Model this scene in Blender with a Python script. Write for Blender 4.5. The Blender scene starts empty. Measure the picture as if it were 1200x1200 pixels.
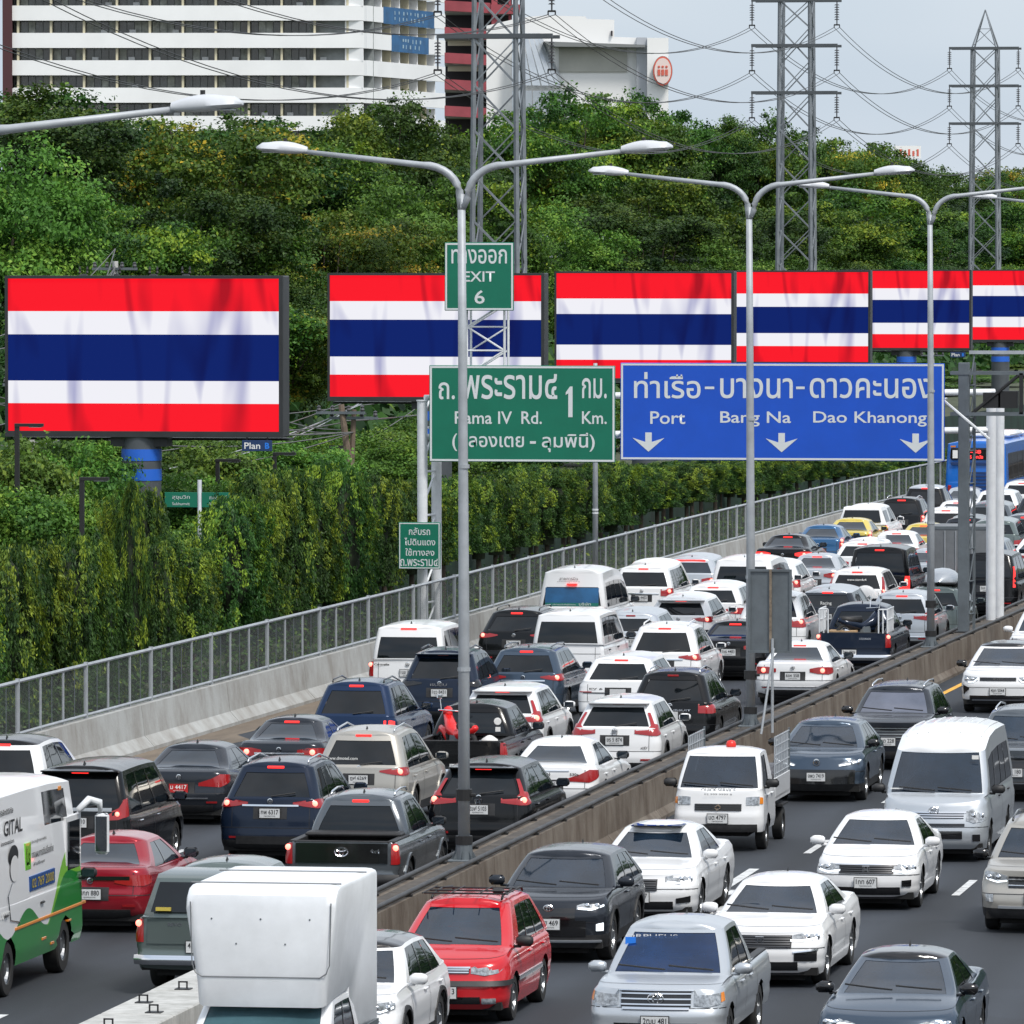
import bpy, math, random, colorsys
import numpy as np
from mathutils import Vector, Matrix

random.seed(7)
RNG = np.random.default_rng(11)
C = bpy.context.scene.collection
SC = bpy.context.scene

# ------------------------------------------------------------------ camera
F_PX = 8500.0                 # focal length in pixels of the 1200 px frame
CAM_H = 10.7
PHI = math.atan(304 / F_PX)
THE = math.atan(1415 * math.cos(PHI) / F_PX)
cam_data = bpy.data.cameras.new('camera')
cam_data.sensor_width = 36.0
cam_data.lens = 36.0 * F_PX / 1200.0
cam_data.clip_start = 1.0
cam_data.clip_end = 6000.0
cam = bpy.data.objects.new('camera', cam_data)
C.objects.link(cam)
cam.location = (0, 0, CAM_H)
cam.rotation_euler = (math.pi / 2 - PHI, 0, THE)
SC.camera = cam

# ------------------------------------------------------------------ sky and sun
SUN_EL, SUN_AZ = math.radians(56), math.radians(135)     # azimuth clockwise from +Y
world = bpy.data.worlds.new('World')
SC.world = world
world.use_nodes = True
wn = world.node_tree.nodes
wl = world.node_tree.links
wn.clear()
w_out = wn.new('ShaderNodeOutputWorld')
w_bg = wn.new('ShaderNodeBackground')
w_sky = wn.new('ShaderNodeTexSky')
w_sky.sky_type = 'NISHITA'
w_sky.sun_disc = False
w_sky.sun_elevation = SUN_EL
w_sky.sun_rotation = SUN_AZ
w_sky.air_density = 1.3
w_sky.dust_density = 3.0
w_sky.ozone_density = 2.0
w_mix = wn.new('ShaderNodeMixRGB')          # thin even cloud veil over the whole sky
w_mix.inputs[0].default_value = 0.62
w_tc = wn.new('ShaderNodeTexCoord'); w_no = wn.new('ShaderNodeTexNoise'); w_no.inputs['Scale'].default_value = 2.2; w_no.inputs['Detail'].default_value = 5
w_mp = wn.new('ShaderNodeMapping'); w_mp.inputs['Scale'].default_value = (1, 1, 3.0)
w_cr = wn.new('ShaderNodeValToRGB')         # soft uneven cloud cover
w_cr.color_ramp.elements[0].position = 0.36; w_cr.color_ramp.elements[0].color = (0.6, 0.71, 0.84, 1)
w_cr.color_ramp.elements[1].position = 0.62; w_cr.color_ramp.elements[1].color = (1.03, 1.05, 1.09, 1)
w_sc = wn.new('ShaderNodeVectorMath'); w_sc.operation = 'SCALE'; w_sc.inputs['Scale'].default_value = 11.6
wl.new(w_tc.outputs['Generated'], w_mp.inputs[0]); wl.new(w_mp.outputs[0], w_no.inputs[0]); wl.new(w_no.outputs[0], w_cr.inputs[0])
wl.new(w_cr.outputs[0], w_sc.inputs[0]); wl.new(w_sc.outputs[0], w_mix.inputs[2])
wl.new(w_sky.outputs[0], w_mix.inputs[1])
wl.new(w_mix.outputs[0], w_bg.inputs[0])
w_bg.inputs[1].default_value = 0.1
wl.new(w_bg.outputs[0], w_out.inputs[0])

sun_data = bpy.data.lights.new('sun', 'SUN')
sun_data.energy = 2.5
sun_data.angle = math.radians(13)
sun_data.color = (1.0, 0.96, 0.9)
sun = bpy.data.objects.new('sun', sun_data)
C.objects.link(sun)
_sd = Vector((math.sin(SUN_AZ) * math.cos(SUN_EL), math.cos(SUN_AZ) * math.cos(SUN_EL), math.sin(SUN_EL)))
sun.rotation_euler = _sd.to_track_quat('Z', 'Y').to_euler()

SC.view_settings.view_transform = 'Standard'
SC.view_settings.look = 'None'
SC.view_settings.exposure = 0.24
SC.view_settings.gamma = 1.0
SC.view_settings.use_curve_mapping = False
SC.cycles.max_bounces = 6
SC.cycles.transparent_max_bounces = 12
SC.cycles.use_denoising = True

# ------------------------------------------------------------------ measuring helpers (place finding)
_R = np.array(cam.rotation_euler.to_matrix())
def ray(px, py):
    d = _R @ np.array([(px - 600) / F_PX, -(py - 600) / F_PX, -1.0])
    return d
def on_z(px, py, z=0.0):
    d = ray(px, py); t = (z - CAM_H) / d[2]
    return (d[0] * t, d[1] * t, z)
def at_x(px, py, x):
    d = ray(px, py); t = x / d[0]
    return (x, d[1] * t, CAM_H + d[2] * t)
def at_y(px, py, y):
    d = ray(px, py); t = y / d[1]
    return (d[0] * t, y, CAM_H + d[2] * t)

# ------------------------------------------------------------------ materials
MATS = {}
def mat(name, col, rough=0.5, metal=0.0, coat=0.0, spec=0.5, emit=None, es=0.0, noise=None, bump=None, alpha=None):
    """Principled material; noise=(scale, amount) varies the colour; bump=(scale, strength)."""
    if name in MATS: return MATS[name]
    m = bpy.data.materials.new(name); m.use_nodes = True
    nt = m.node_tree; n = nt.nodes; l = nt.links
    p = n['Principled BSDF']
    p.inputs['Base Color'].default_value = (*col, 1)
    p.inputs['Roughness'].default_value = rough
    p.inputs['Metallic'].default_value = metal
    p.inputs['Coat Weight'].default_value = coat
    p.inputs['Coat Roughness'].default_value = 0.04
    p.inputs['Specular IOR Level'].default_value = spec
    if emit:
        p.inputs['Emission Color'].default_value = (*emit, 1)
        p.inputs['Emission Strength'].default_value = es
    if noise or bump:
        tc = n.new('ShaderNodeTexCoord')
    if noise:
        t = n.new('ShaderNodeTexNoise'); t.inputs['Scale'].default_value = noise[0]
        t.inputs['Detail'].default_value = 6; t.inputs['Roughness'].default_value = 0.65
        l.new(tc.outputs['Object'], t.inputs['Vector'])
        r = n.new('ShaderNodeMapRange'); r.inputs[1].default_value = 0.3; r.inputs[2].default_value = 0.7
        r.inputs[3].default_value = 1 - noise[1]; r.inputs[4].default_value = 1 + noise[1]
        l.new(t.outputs[0], r.inputs[0])
        mx = n.new('ShaderNodeVectorMath'); mx.operation = 'SCALE'
        mx.inputs[0].default_value = col
        l.new(r.outputs[0], mx.inputs['Scale'])
        l.new(mx.outputs[0], p.inputs['Base Color'])
    if bump:
        t2 = n.new('ShaderNodeTexNoise'); t2.inputs['Scale'].default_value = bump[0]; t2.inputs['Detail'].default_value = 4
        l.new(tc.outputs['Object'], t2.inputs['Vector'])
        b = n.new('ShaderNodeBump'); b.inputs['Strength'].default_value = bump[1]; b.inputs['Distance'].default_value = 0.02
        l.new(t2.outputs[0], b.inputs['Height']); l.new(b.outputs[0], p.inputs['Normal'])
    MATS[name] = m
    return m

def paint(name, col, metal=0.0, rough=0.17):
    """car paint with a faint film of road dust low down and in drifts"""
    key = 'paint_' + name
    if key in MATS: return MATS[key]
    m = bpy.data.materials.new(key); m.use_nodes = True
    nt = m.node_tree; n = nt.nodes; l = nt.links
    p = n['Principled BSDF']
    p.inputs['Metallic'].default_value = metal
    p.inputs['Coat Weight'].default_value = 0.35 if max(col) > .1 else .2
    p.inputs['Specular IOR Level'].default_value = 0.4 if max(col) > .1 else .25
    p.inputs['Coat Roughness'].default_value = 0.03
    tc = n.new('ShaderNodeTexCoord')
    t = n.new('ShaderNodeTexNoise'); t.inputs['Scale'].default_value = 3.0; t.inputs['Detail'].default_value = 8
    l.new(tc.outputs['Object'], t.inputs['Vector'])
    sx = n.new('ShaderNodeSeparateXYZ'); l.new(tc.outputs['Object'], sx.inputs[0])
    r = n.new('ShaderNodeMapRange'); r.inputs[1].default_value = 0.2; r.inputs[2].default_value = 0.75
    r.inputs[3].default_value = 0.22; r.inputs[4].default_value = 0.012
    l.new(sx.outputs[2], r.inputs[0])
    mu = n.new('ShaderNodeMath'); mu.operation = 'MULTIPLY'
    l.new(t.outputs[0], mu.inputs[0]); l.new(r.outputs[0], mu.inputs[1])
    mx = n.new('ShaderNodeMixRGB'); mx.inputs[1].default_value = (*col, 1); mx.inputs[2].default_value = (*[0.04 + 0.5 * min(max(col), 0.25) * q for q in (1, .9, .78)], 1)
    l.new(mu.outputs[0], mx.inputs[0]); l.new(mx.outputs[0], p.inputs['Base Color'])
    r2 = n.new('ShaderNodeMapRange'); r2.inputs[3].default_value = rough * 0.8; r2.inputs[4].default_value = rough * 1.4
    l.new(t.outputs[0], r2.inputs[0]); l.new(r2.outputs[0], p.inputs['Roughness'])
    MATS[key] = m
    return m

WHITE = paint('white', (0.76, 0.765, 0.77)); PEARL = paint('pearl', (0.74, 0.75, 0.76))
BLACK = paint('black', (0.003, 0.0035, 0.0045)); NAVY = paint('navy', (0.008, 0.016, 0.035), 0.2)
GREY = paint('grey', (0.11, 0.125, 0.14), 0.5); DGREY = paint('dark_grey', (0.026, 0.031, 0.04), 0.35)
SILVER = paint('silver', (0.5, 0.53, 0.56), 0.55, 0.3); RED = paint('red', (0.55, 0.012, 0.02), 0.1)
CRIMSON = paint('crimson', (0.3, 0.008, 0.02), 0.35); BLUE = paint('blue', (0.02, 0.1, 0.23), 0.25)
BEIGE = paint('champagne', (0.42, 0.4, 0.36), 0.5, 0.3); YELLOW = paint('taxi_yellow', (0.58, 0.46, 0.09))
GREENC = paint('taxi_green', (0.02, 0.2, 0.06)); BLUEGREY = paint('blue_grey', (0.05, 0.075, 0.11), 0.5)
SLATE = paint('slate', (0.12, 0.15, 0.145), 0.4); MIDN = paint('midnight', (0.008, 0.025, 0.07), 0.25); BUSBLUE = paint('bus_blue', (0.01, 0.13, 0.5)); LGREEN = paint('lime_green', (0.16, 0.5, 0.04))
DGREEN = paint('deep_green', (0.015, 0.24, 0.04))

GLASS = mat('tinted_glass', (0.004, 0.006, 0.008), 0.03, 0, 0.0, 0.5, noise=(1.3, 0.5))
GLASS2 = mat('windscreen_glass', (0.012, 0.019, 0.028), 0.04, 0, 0.0, 0.75, noise=(1.1, 0.5))
def see_glass(name, col, fac, tint):
    m = mat(name, col, 0.03, 0, 0.15, 1.0, noise=(1.1, 0.5)); nt = m.node_tree; n = nt.nodes; l = nt.links
    tr = n.new('ShaderNodeBsdfTransparent'); tr.inputs[0].default_value = (*tint, 1); ms = n.new('ShaderNodeMixShader'); ms.inputs[0].default_value = fac
    l.new(tr.outputs[0], ms.inputs[1]); l.new(n['Principled BSDF'].outputs[0], ms.inputs[2]); l.new(ms.outputs[0], n['Material Output'].inputs[0])
    return m
WSG = see_glass('clear_windscreen_glass', (0.01, 0.02, 0.036), 0.78, (0.5, 0.62, 0.7)); WSB = see_glass('blue_tinted_windscreen', (0.004, 0.03, 0.11), 0.6, (0.4, 0.55, 0.85))
SEAT = mat('seat_fabric', (0.09, 0.085, 0.08), 0.9, noise=(5, .3)); TEAL = mat('teal_glass', (0.05, 0.105, 0.125), 0.05, 0, 0.0, 0.7, noise=(1.2, .3)); DASH = mat('dashboard_plastic', (0.05, 0.05, 0.052), 0.7)
GLASS3 = mat('blue_windscreen_glass', (0.008, 0.024, 0.075), 0.04, 0, 0.0, 0.75, noise=(1.1, 0.4))
PLAST = mat('black_plastic', (0.018, 0.018, 0.019), 0.55, noise=(9, 0.4))
GLOSSB = mat('gloss_black', (0.008, 0.008, 0.009), 0.12, 0, 0.4)
UNDER = mat('underbody', (0.008, 0.008, 0.008), 0.9)
RUBBER = mat('rubber', (0.018, 0.018, 0.018), 0.85, noise=(12, 0.35))
RIM = mat('alloy_rim', (0.35, 0.36, 0.37), 0.3, 0.9); RIMD = mat('dark_rim', (0.06, 0.062, 0.066), 0.35, 0.7)
CHROME = mat('chrome', (0.75, 0.76, 0.78), 0.12, 1.0)
LAMPRED = mat('tail_lamp_red', (0.32, 0.01, 0.012), 0.15, 0, 0.6)
BRAKE = mat('lit_brake_lamp', (0.6, 0.02, 0.02), 0.3, emit=(1.0, 0.03, 0.025), es=1.5)
BRAKEHOT = mat('lit_brake_bulb', (1, 0.3, 0.25), 0.3, emit=(1.0, 0.17, 0.12), es=3.2)
AMBER = mat('amber_lens', (0.7, 0.22, 0.02), 0.2, 0, 0.5)
LENS = mat('clear_lens', (0.3, 0.32, 0.34), 0.08, 0.3, 0.8, noise=(22, 0.7))
DRL = mat('daylight_strip', (0.8, 0.85, 0.9), 0.3, emit=(0.85, 0.93, 1.0), es=1.6)
PLATE = mat('plate_white', (0.62, 0.63, 0.63), 0.4, noise=(30, 0.08)); PLATER = mat('plate_red', (0.5, 0.02, 0.02), 0.4)
INK = mat('plate_ink', (0.012, 0.012, 0.015), 0.5); WINK = mat('white_print', (0.78, 0.78, 0.76), 0.5)
GALV = mat('galvanised_steel', (0.36, 0.385, 0.41), 0.5, 0.15, noise=(1.7, 0.2)); PYL = mat('pylon_steel', (0.19, 0.21, 0.23), 0.55, 0.2, noise=(.8, 0.3))
GALVD = mat('grey_painted_steel', (0.13, 0.15, 0.165), 0.5, 0.3, noise=(2.2, 0.2))
WSTEEL = mat('white_painted_steel', (0.66, 0.68, 0.7), 0.45, noise=(2.5, 0.12))
BSTEEL = mat('black_painted_steel', (0.015, 0.015, 0.016), 0.5)

# ------------------------------------------------------------------ mesh helpers
def tag(o, label=None, cat=None, group=None, kind=None):
    if label: o['label'] = label
    if cat: o['category'] = cat
    if group: o['group'] = group
    if kind: o['kind'] = kind
    return o
def thing(name, label, cat, loc=(0, 0, 0), rz=0.0, group=None):
    o = bpy.data.objects.new(name, None); C.objects.link(o)
    o.empty_display_size = 0.2
    o.location = loc; o.rotation_euler = (0, 0, rz)
    return tag(o, label, cat, group)
def link_mesh(name, me, parent=None, loc=None, rot=None, scale=None):
    o = bpy.data.objects.new(name, me); C.objects.link(o)
    if parent is not None: o.parent = parent
    if loc is not None: o.location = loc
    if rot is not None: o.rotation_euler = rot
    if scale is not None: o.scale = scale
    return o
def make_mesh(name, v, f, mats, idx=None, smooth=False, angle=None):
    me = bpy.data.meshes.new(name)
    me.from_pydata([tuple(map(float, p)) for p in v], [], [tuple(map(int, q)) for q in f])
    for m in (mats if isinstance(mats, (list, tuple)) else [mats]): me.materials.append(m)
    if idx is not None: me.polygons.foreach_set('material_index', np.asarray(idx, np.int32))
    if smooth:
        me.polygons.foreach_set('use_smooth', np.ones(len(me.polygons), bool))
        if angle: me.set_sharp_from_angle(angle=math.radians(angle))
    me.update()
    return me
class MB:
    def __init__(s): s.v = []; s.f = []; s.m = []; s.cm = 0
    def add(s, v, f):
        o = len(s.v); s.v += [tuple(p) for p in v]
        s.f += [tuple(i + o for i in q) for q in f]; s.m += [s.cm] * len(f); return s
    def box(s, x0, x1, y0, y1, z0, z1, bev=0.0):
        if bev <= 0:
            return s.add([(x0,y0,z0),(x1,y0,z0),(x1,y1,z0),(x0,y1,z0),(x0,y0,z1),(x1,y0,z1),(x1,y1,z1),(x0,y1,z1)],
                [(0,3,2,1),(4,5,6,7),(0,1,5,4),(1,2,6,5),(2,3,7,6),(3,0,4,7)])
        b = min(bev, (x1-x0)/2.01, (y1-y0)/2.01, (z1-z0)/2.01)
        rings = []
        for z, i in ((z0, b), (z0+b, 0), (z1-b, 0), (z1, b)):
            a0, a1, c0, c1 = x0+i, x1-i, y0+i, y1-i; k = b
            rings.append([(a0+k,c0,z),(a1-k,c0,z),(a1,c0+k,z),(a1,c1-k,z),(a1-k,c1,z),(a0+k,c1,z),(a0,c1-k,z),(a0,c0+k,z)])
        v = [p for r in rings for p in r]; f = []
        for r in range(3):
            for j in range(8):
                k = (j+1) % 8; f.append((r*8+j, r*8+k, r*8+8+k, r*8+8+j))
        f += [tuple(range(7,-1,-1)), tuple(range(24,32))]
        return s.add(v, f)
    def cbox(s, c, sz, M=None, bev=0.0):
        """box centred at c with size sz, optionally turned by a 3x3 matrix"""
        t = MB(); t.box(-sz[0]/2, sz[0]/2, -sz[1]/2, sz[1]/2, -sz[2]/2, sz[2]/2, bev)
        v = [Vector(p) for p in t.v]
        if M is not None: v = [M @ p for p in v]
        return s.add([tuple(p + Vector(c)) for p in v], t.f)
    def tube(s, p0, p1, r0, r1=None, n=8, cap=True):
        r1 = r0 if r1 is None else r1
        p0, p1 = Vector(p0), Vector(p1); d = (p1 - p0)
        if d.length < 1e-6: return s
        q = d.to_track_quat('Z', 'Y').to_matrix(); v = []
        for p, r in ((p0, r0), (p1, r1)):
            for k in range(n):
                a = 2*math.pi*(k+.5)/n; v.append(tuple(p + q @ Vector((math.cos(a)*r, math.sin(a)*r, 0))))
        f = [(k, (k+1) % n, n+(k+1) % n, n+k) for k in range(n)]
        if cap: f += [tuple(range(n-1,-1,-1)), tuple(range(n, 2*n))]
        return s.add(v, f)
    def path(s, pts, r, n=6, cap=True):
        pts = [Vector(p) for p in pts]; m = len(pts); v = []
        rs = r if isinstance(r, (list, tuple)) else [r]*m
        for i, p in enumerate(pts):
            d = (pts[min(i+1, m-1)] - pts[max(i-1, 0)]).normalized()
            up = Vector((0, 0, 1)) if abs(d.z) < 0.95 else Vector((0, 1, 0))
            a1 = d.cross(up).normalized(); a2 = d.cross(a1).normalized()
            for k in range(n):
                a = 2*math.pi*k/n; v.append(tuple(p + a1*math.cos(a)*rs[i] + a2*math.sin(a)*rs[i]))
        f = []
        for i in range(m-1):
            for k in range(n):
                f.append((i*n+k, i*n+(k+1) % n, (i+1)*n+(k+1) % n, (i+1)*n+k))
        if cap: f += [tuple(range(n-1,-1,-1)), tuple(range((m-1)*n, m*n))]
        return s.add(v, f)
    def prism(s, poly, y0, y1):
        """polygon of (x, z) points given a depth from y0 to y1"""
        n = len(poly)
        v = [(x, y0, z) for x, z in poly] + [(x, y1, z) for x, z in poly]
        f = [(k, (k+1) % n, n+(k+1) % n, n+k) for k in range(n)] + [tuple(range(n-1,-1,-1)), tuple(range(n, 2*n))]
        return s.add(v, f)
    def lathe(s, prof, n=20, axis='x', c=(0, 0, 0)):
        """profile (r, a): radius and place along the axis"""
        v = []; m = len(prof)
        for r, a in prof:
            for k in range(n):
                t = 2*math.pi*k/n; u, w = math.cos(t)*r, math.sin(t)*r
                p = (a, u, w) if axis == 'x' else ((u, a, w) if axis == 'y' else (u, w, a))
                v.append((p[0]+c[0], p[1]+c[1], p[2]+c[2]))
        f = []
        for i in range(m-1):
            for k in range(n): f.append((i*n+k, i*n+(k+1) % n, (i+1)*n+(k+1) % n, (i+1)*n+k))
        return s.add(v, f)
    def mesh(s, name, m, smooth=False, angle=None):
        ms = m if isinstance(m, (list, tuple)) else [m]
        return make_mesh(name, s.v, s.f, ms, s.m if len(ms) > 1 else None, smooth, angle)
    def build(s, name, m, parent=None, smooth=False, angle=None, label=None, loc=None, rot=None):
        o = link_mesh(name, s.mesh(name, m, smooth, angle), parent, loc, rot)
        if label: o['label'] = label
        return o

_TX = {}
ONES = 'zeroth first second third fourth fifth sixth seventh eighth ninth tenth eleventh twelfth thirteenth fourteenth fifteenth sixteenth seventeenth eighteenth nineteenth'.split()
TENS = ' ten twenty thirty forty fifty sixty seventy eighty ninety'.split(' ')
def nth(n):
    if n < 20: return ONES[n]
    if n % 10 == 0: return TENS[n // 10][:-1] + 'ieth'
    return TENS[n // 10] + ' ' + ONES[n % 10]
_TX = {}
def text_mesh(txt, m, w=None, h=None, depth=0.0, spacing=1.0, bold=0.0):
    """lettering as a mesh in the x-z plane facing -y, centred, fitted to width w and height h (metres)"""
    key = (txt, m.name, w, h, depth, spacing, bold)
    if key in _TX: return _TX[key]
    cu = bpy.data.curves.new('lettering', 'FONT'); cu.body = txt; cu.size = 1; cu.space_character = spacing
    cu.resolution_u = 3; cu.extrude = depth; cu.offset = bold; cu.align_x = 'CENTER'
    o = bpy.data.objects.new('lettering', cu)
    me = bpy.data.meshes.new_from_object(o)
    bpy.data.objects.remove(o); bpy.data.curves.remove(cu)
    n = len(me.vertices); co = np.zeros(n*3); me.vertices.foreach_get('co', co); co = co.reshape(-1, 3)
    if n:
        mn, mx = co.min(0), co.max(0); c = (mn + mx) / 2; sz = np.maximum(mx - mn, 1e-6)
        sx = w / sz[0] if w else None; sy = h / sz[1] if h else None
        if sx is None: sx = sy
        if sy is None: sy = sx
        out = np.stack([(co[:, 0]-c[0])*sx, -(co[:, 2]-c[2]), (co[:, 1]-c[1])*sy], 1)
        me.vertices.foreach_set('co', out.ravel())
    me.materials.clear(); me.materials.append(m); me.name = 'lettering'; me.update()
    _TX[key] = me
    return me
def lettering(txt, m, parent, loc, w=None, h=None, rz=0.0, name='lettering', spacing=1.0, bold=0.0, depth=0.0):
    return link_mesh(name, text_mesh(txt, m, w, h, depth, spacing, bold), parent, loc, (0, 0, rz))
# ------------------------------------------------------------------ vehicles
def lerp(a, b, t): return a + (b - a) * t
def pl(prof, z): return float(np.interp(z, [p[0] for p in prof], [p[1] for p in prof]))
NE, NC = 6, 5                                   # points on half an end, in a corner

class Car:
    """A vehicle skin of stacked outline rings: body, bonnet and deck, cabin, roof."""
    def __init__(s, **k):
        d = dict(L=4.6, W=1.8, H=1.5, zb=.2, zsr=.98, belt=.95, zsf=.74, rr=.3, rf=.35, bowr=.1, bowf=.16,
            rp=[(.2,.12),(.32,.02),(.5,0),(.65,.01),(.85,.05),(1.,.08)], fp=[(.2,.1),(.3,.02),(.5,0),(.62,.03),(.76,.12)],
            wp=[(0,.05),(.22,.02),(.36,.022),(.44,.006),(.7,0),(.8,.022),(.93,.035),(1,.08)],
            yr0=.5, yf0=3.5, yr1=1.2, yf1=2.5, zcr=1.03, zcf=1.0, hw0=.8, hw1=.6, zrr=1.38, zrf=1.38, crown=.07,
            cr0=.16, cr1=.2, cb=.06, crownd=.05, fw=.95, rw=.9, R=.33, wins=[(.08,.42),(.46,.9)], g0=.06, g1=.9, gr=(.06,.9), gf=(.04,.92),
            rx=.9, fx=.93, bed=None, clad=0.0, curve=1.0, tw=.22)
        d.update(k); s.__dict__.update(d)
        s.n_deck, s.n_cab, s.n_hood = 7, 22, 9
        a, b = s.yr0 / s.L, s.yf0 / s.L
        vb = list(np.linspace(0, a, s.n_deck, endpoint=False)); vc = list(np.linspace(0, .03, s.n_deck, endpoint=False))
        cuts = sorted(set([0., 1.] + [e for w in s.wins for e in w]))
        ts = set(np.linspace(0, 1, s.n_cab).round(3))
        for c in cuts:
            ts = {t for t in ts if abs(t - c) > .018} | {c}
        ts = sorted(ts)
        vb += [lerp(a, b, t) for t in ts]; vc += [lerp(.03, .97, t) for t in ts]
        s.ts = ts
        vb += list(np.linspace(b, 1, s.n_hood + 1)[1:]); vc += list(np.linspace(.97, 1, s.n_hood + 1)[1:])
        s.vb, s.vc = np.array(vb), np.array(vc); s.ns = len(vb)
    def zs(s, y):
        return np.interp(y, [0, s.yr0, s.yr0 + .3 * (s.yf0 - s.yr0), s.yf0, s.yf0 + .35 * (s.L - s.yf0), s.L - .12, s.L],
                         [s.zsr, s.zsr if s.bed is None else s.belt, s.belt, s.belt - .01, lerp(s.belt, s.zsf, .35), lerp(s.belt, s.zsf, .93), s.zsf])
    def bring(s, f):
        """ring parameters of the body at fraction f of its height"""
        ir = pl(s.rp, lerp(s.zb, s.zsr, f)); iff = pl(s.fp, lerp(s.zb, s.zsf, f)); iw = pl(s.wp, f)
        return (ir, s.L - iff, s.W / 2 - iw, s.rr, s.rf, s.bowr, s.bowf)
    def cring(s, g):
        e = g ** s.curve
        return (lerp(s.yr0, s.yr1, e if s.yr1 - s.yr0 > .25 else g ** 1.6), lerp(s.yf0, s.yf1, g ** (1.06)), lerp(s.hw0, s.hw1, g ** 1.25),
                lerp(s.cr0, s.cr1, g), lerp(s.cr0 * 1.4, s.cr1, g), s.cb, s.cb * 2.2)
    def half(s, P, vs):
        yr, yf, hw, rr, rf, br, bf = P
        xs = np.linspace(0, 1, NE + 1)[:-1] * (hw - rr)
        pts = [(x, yr + br * (x / hw) ** 2) for x in xs]
        cy = yr + br * ((hw - rr) / hw) ** 2
        for a in np.linspace(0, math.pi / 2, NC):
            pts.append((hw - rr + math.sin(a) * rr, cy + rr - math.cos(a) * rr))
        cf = yf - bf * ((hw - rf) / hw) ** 2
        y0, y1 = cy + rr, cf - rf
        span0, span1 = yr, yf
        for v in vs[1:-1]:
            pts.append((hw, lerp(y0, y1, v)))
        for a in np.linspace(math.pi / 2, 0, NC):
            pts.append((hw - rf + math.sin(a) * rf, cf - rf + math.cos(a) * rf))
        xs = np.linspace(1, 0, NE + 1)[1:] * (hw - rf)
        pts += [(x, yf - bf * (x / hw) ** 2) for x in xs]
        return np.array(pts)
    def at(s, end, q, z, off=0.0):
        """point on the skin: q metres round from the middle of the rear or front end, at height z"""
        base = s.zsr if end == 'rear' else s.zsf
        if z <= base:
            P = s.bring((z - s.zb) / (base - s.zb))
        else:
            g = (z - (s.zcr if end == 'rear' else s.zcf)) / ((s.zrr if end == 'rear' else s.zrf) - (s.zcr if end == 'rear' else s.zcf))
            P = s.cring(min(max(g, 0), 1))
        yr, yf, hw, rr, rf, br, bf = P
        sg = 1 if q >= 0 else -1; q = abs(q)
        if end == 'rear': ye, r, b, dr = yr, rr, br, 1
        else: ye, r, b, dr = yf, rf, bf, -1
        fl = hw - r; arc = r * math.pi / 2
        if q < fl:
            x, y = q, ye + dr * b * (q / hw) ** 2
            nx, ny = dr * 0 + 2 * b * q / hw / hw, -1.0
        elif q < fl + arc:
            a = (q - fl) / r; x = fl + math.sin(a) * r
            y = ye + dr * (b * (fl / hw) ** 2 + r - math.cos(a) * r); nx, ny = math.sin(a), -math.cos(a)
        else:
            x = hw; y = ye + dr * (b * (fl / hw) ** 2 + r + q - fl - arc); nx, ny = 1.0, 0.0
        l = math.hypot(nx, ny); nx /= l; ny /= l
        return (sg * (x + nx * off), y + dr * ny * off, z)
    def side(s, y, z, off=0.0):
        f = (z - s.zb) / (float(s.zs(y)) - s.zb)
        if f <= 1: hw = s.W / 2 - pl(s.wp, f)
        else:
            g = (z - s.belt) / (s.H - s.crown - s.belt); hw = lerp(s.hw0, s.hw1, min(max(g, 0), 1) ** 1.25)
        return hw + off

def roof_z(c, x, y):
    ym = (c.yr1 + c.yf1) / 2; t = 1 - min(abs(x) / c.hw1, 1)
    e = np.interp(y, [c.yr1, lerp(c.yr1, ym, .5), ym, lerp(c.yf1, ym, .5), c.yf1], [c.zrr, lerp(c.zrr, c.H - c.crown, .75), c.H - c.crown, lerp(c.zrf, c.H - c.crown, .8), c.zrf])
    return float(e + c.crown * (1 - (1 - t) ** 3))
WHEELS = {}
def wheel_meshes(R, w, style):
    key = (R, w, style)
    if key in WHEELS: return WHEELS[key]
    t = MB(); n = 28; rr = R * (.62 if style != 'steel' else .56); h = w / 2
    t.lathe([(rr, -h*.8), (rr+.01, -h), (R*.93, -h), (R*.99, -h*.8), (R, -h*.3), (R, h*.3), (R*.99, h*.8), (R*.93, h), (rr+.01, h), (rr, h*.8), (rr, -h*.8)], n)
    tyre = t.mesh('tyre', RUBBER, True, 40)
    r = MB(); r.cm = 1
    r.lathe([(rr, h*.85), (rr-.02, h*.7), (rr-.03, h*.1), (.001, h*.05)], n)
    r.cm = 0
    if style == 'steel':
        r.lathe([(rr-.02, h*.75), (rr*.8, h*.35), (rr*.45, h*.7), (.001, h*.75)], 20)
    else:
        r.lathe([(rr, h*.92), (rr-.018, h*.92), (rr-.03, h*.6)], n)
        for k in range(10 if style == 'multi' else 5):
            a = 2*math.pi*k/(10 if style == 'multi' else 5)
            wd = .035 if style == 'multi' else .085
            ca, sa = math.cos(a), math.sin(a)
            pts = []
            for rad, hw_, x in ((.03, wd*.6, h*.62), (rr-.015, wd*.5, h*.86)):
                for sg in (-1, 1):
                    for dx in (0, -.03):
                        pts.append((x+dx, ca*rad - sa*sg*hw_, sa*rad + ca*sg*hw_))
            r.add(pts, [(0,2,6,4),(0,4,5,1),(2,3,7,6),(4,6,7,5),(1,5,7,3)])
        r.lathe([(.06, h*.5), (.055, h*.7), (.001, h*.72)], 12)
    rim = r.mesh('rim', [RIM if style != 'dark' else RIMD, GLOSSB], False)
    WHEELS[key] = (tyre, rim)
    return WHEELS[key]

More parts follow.
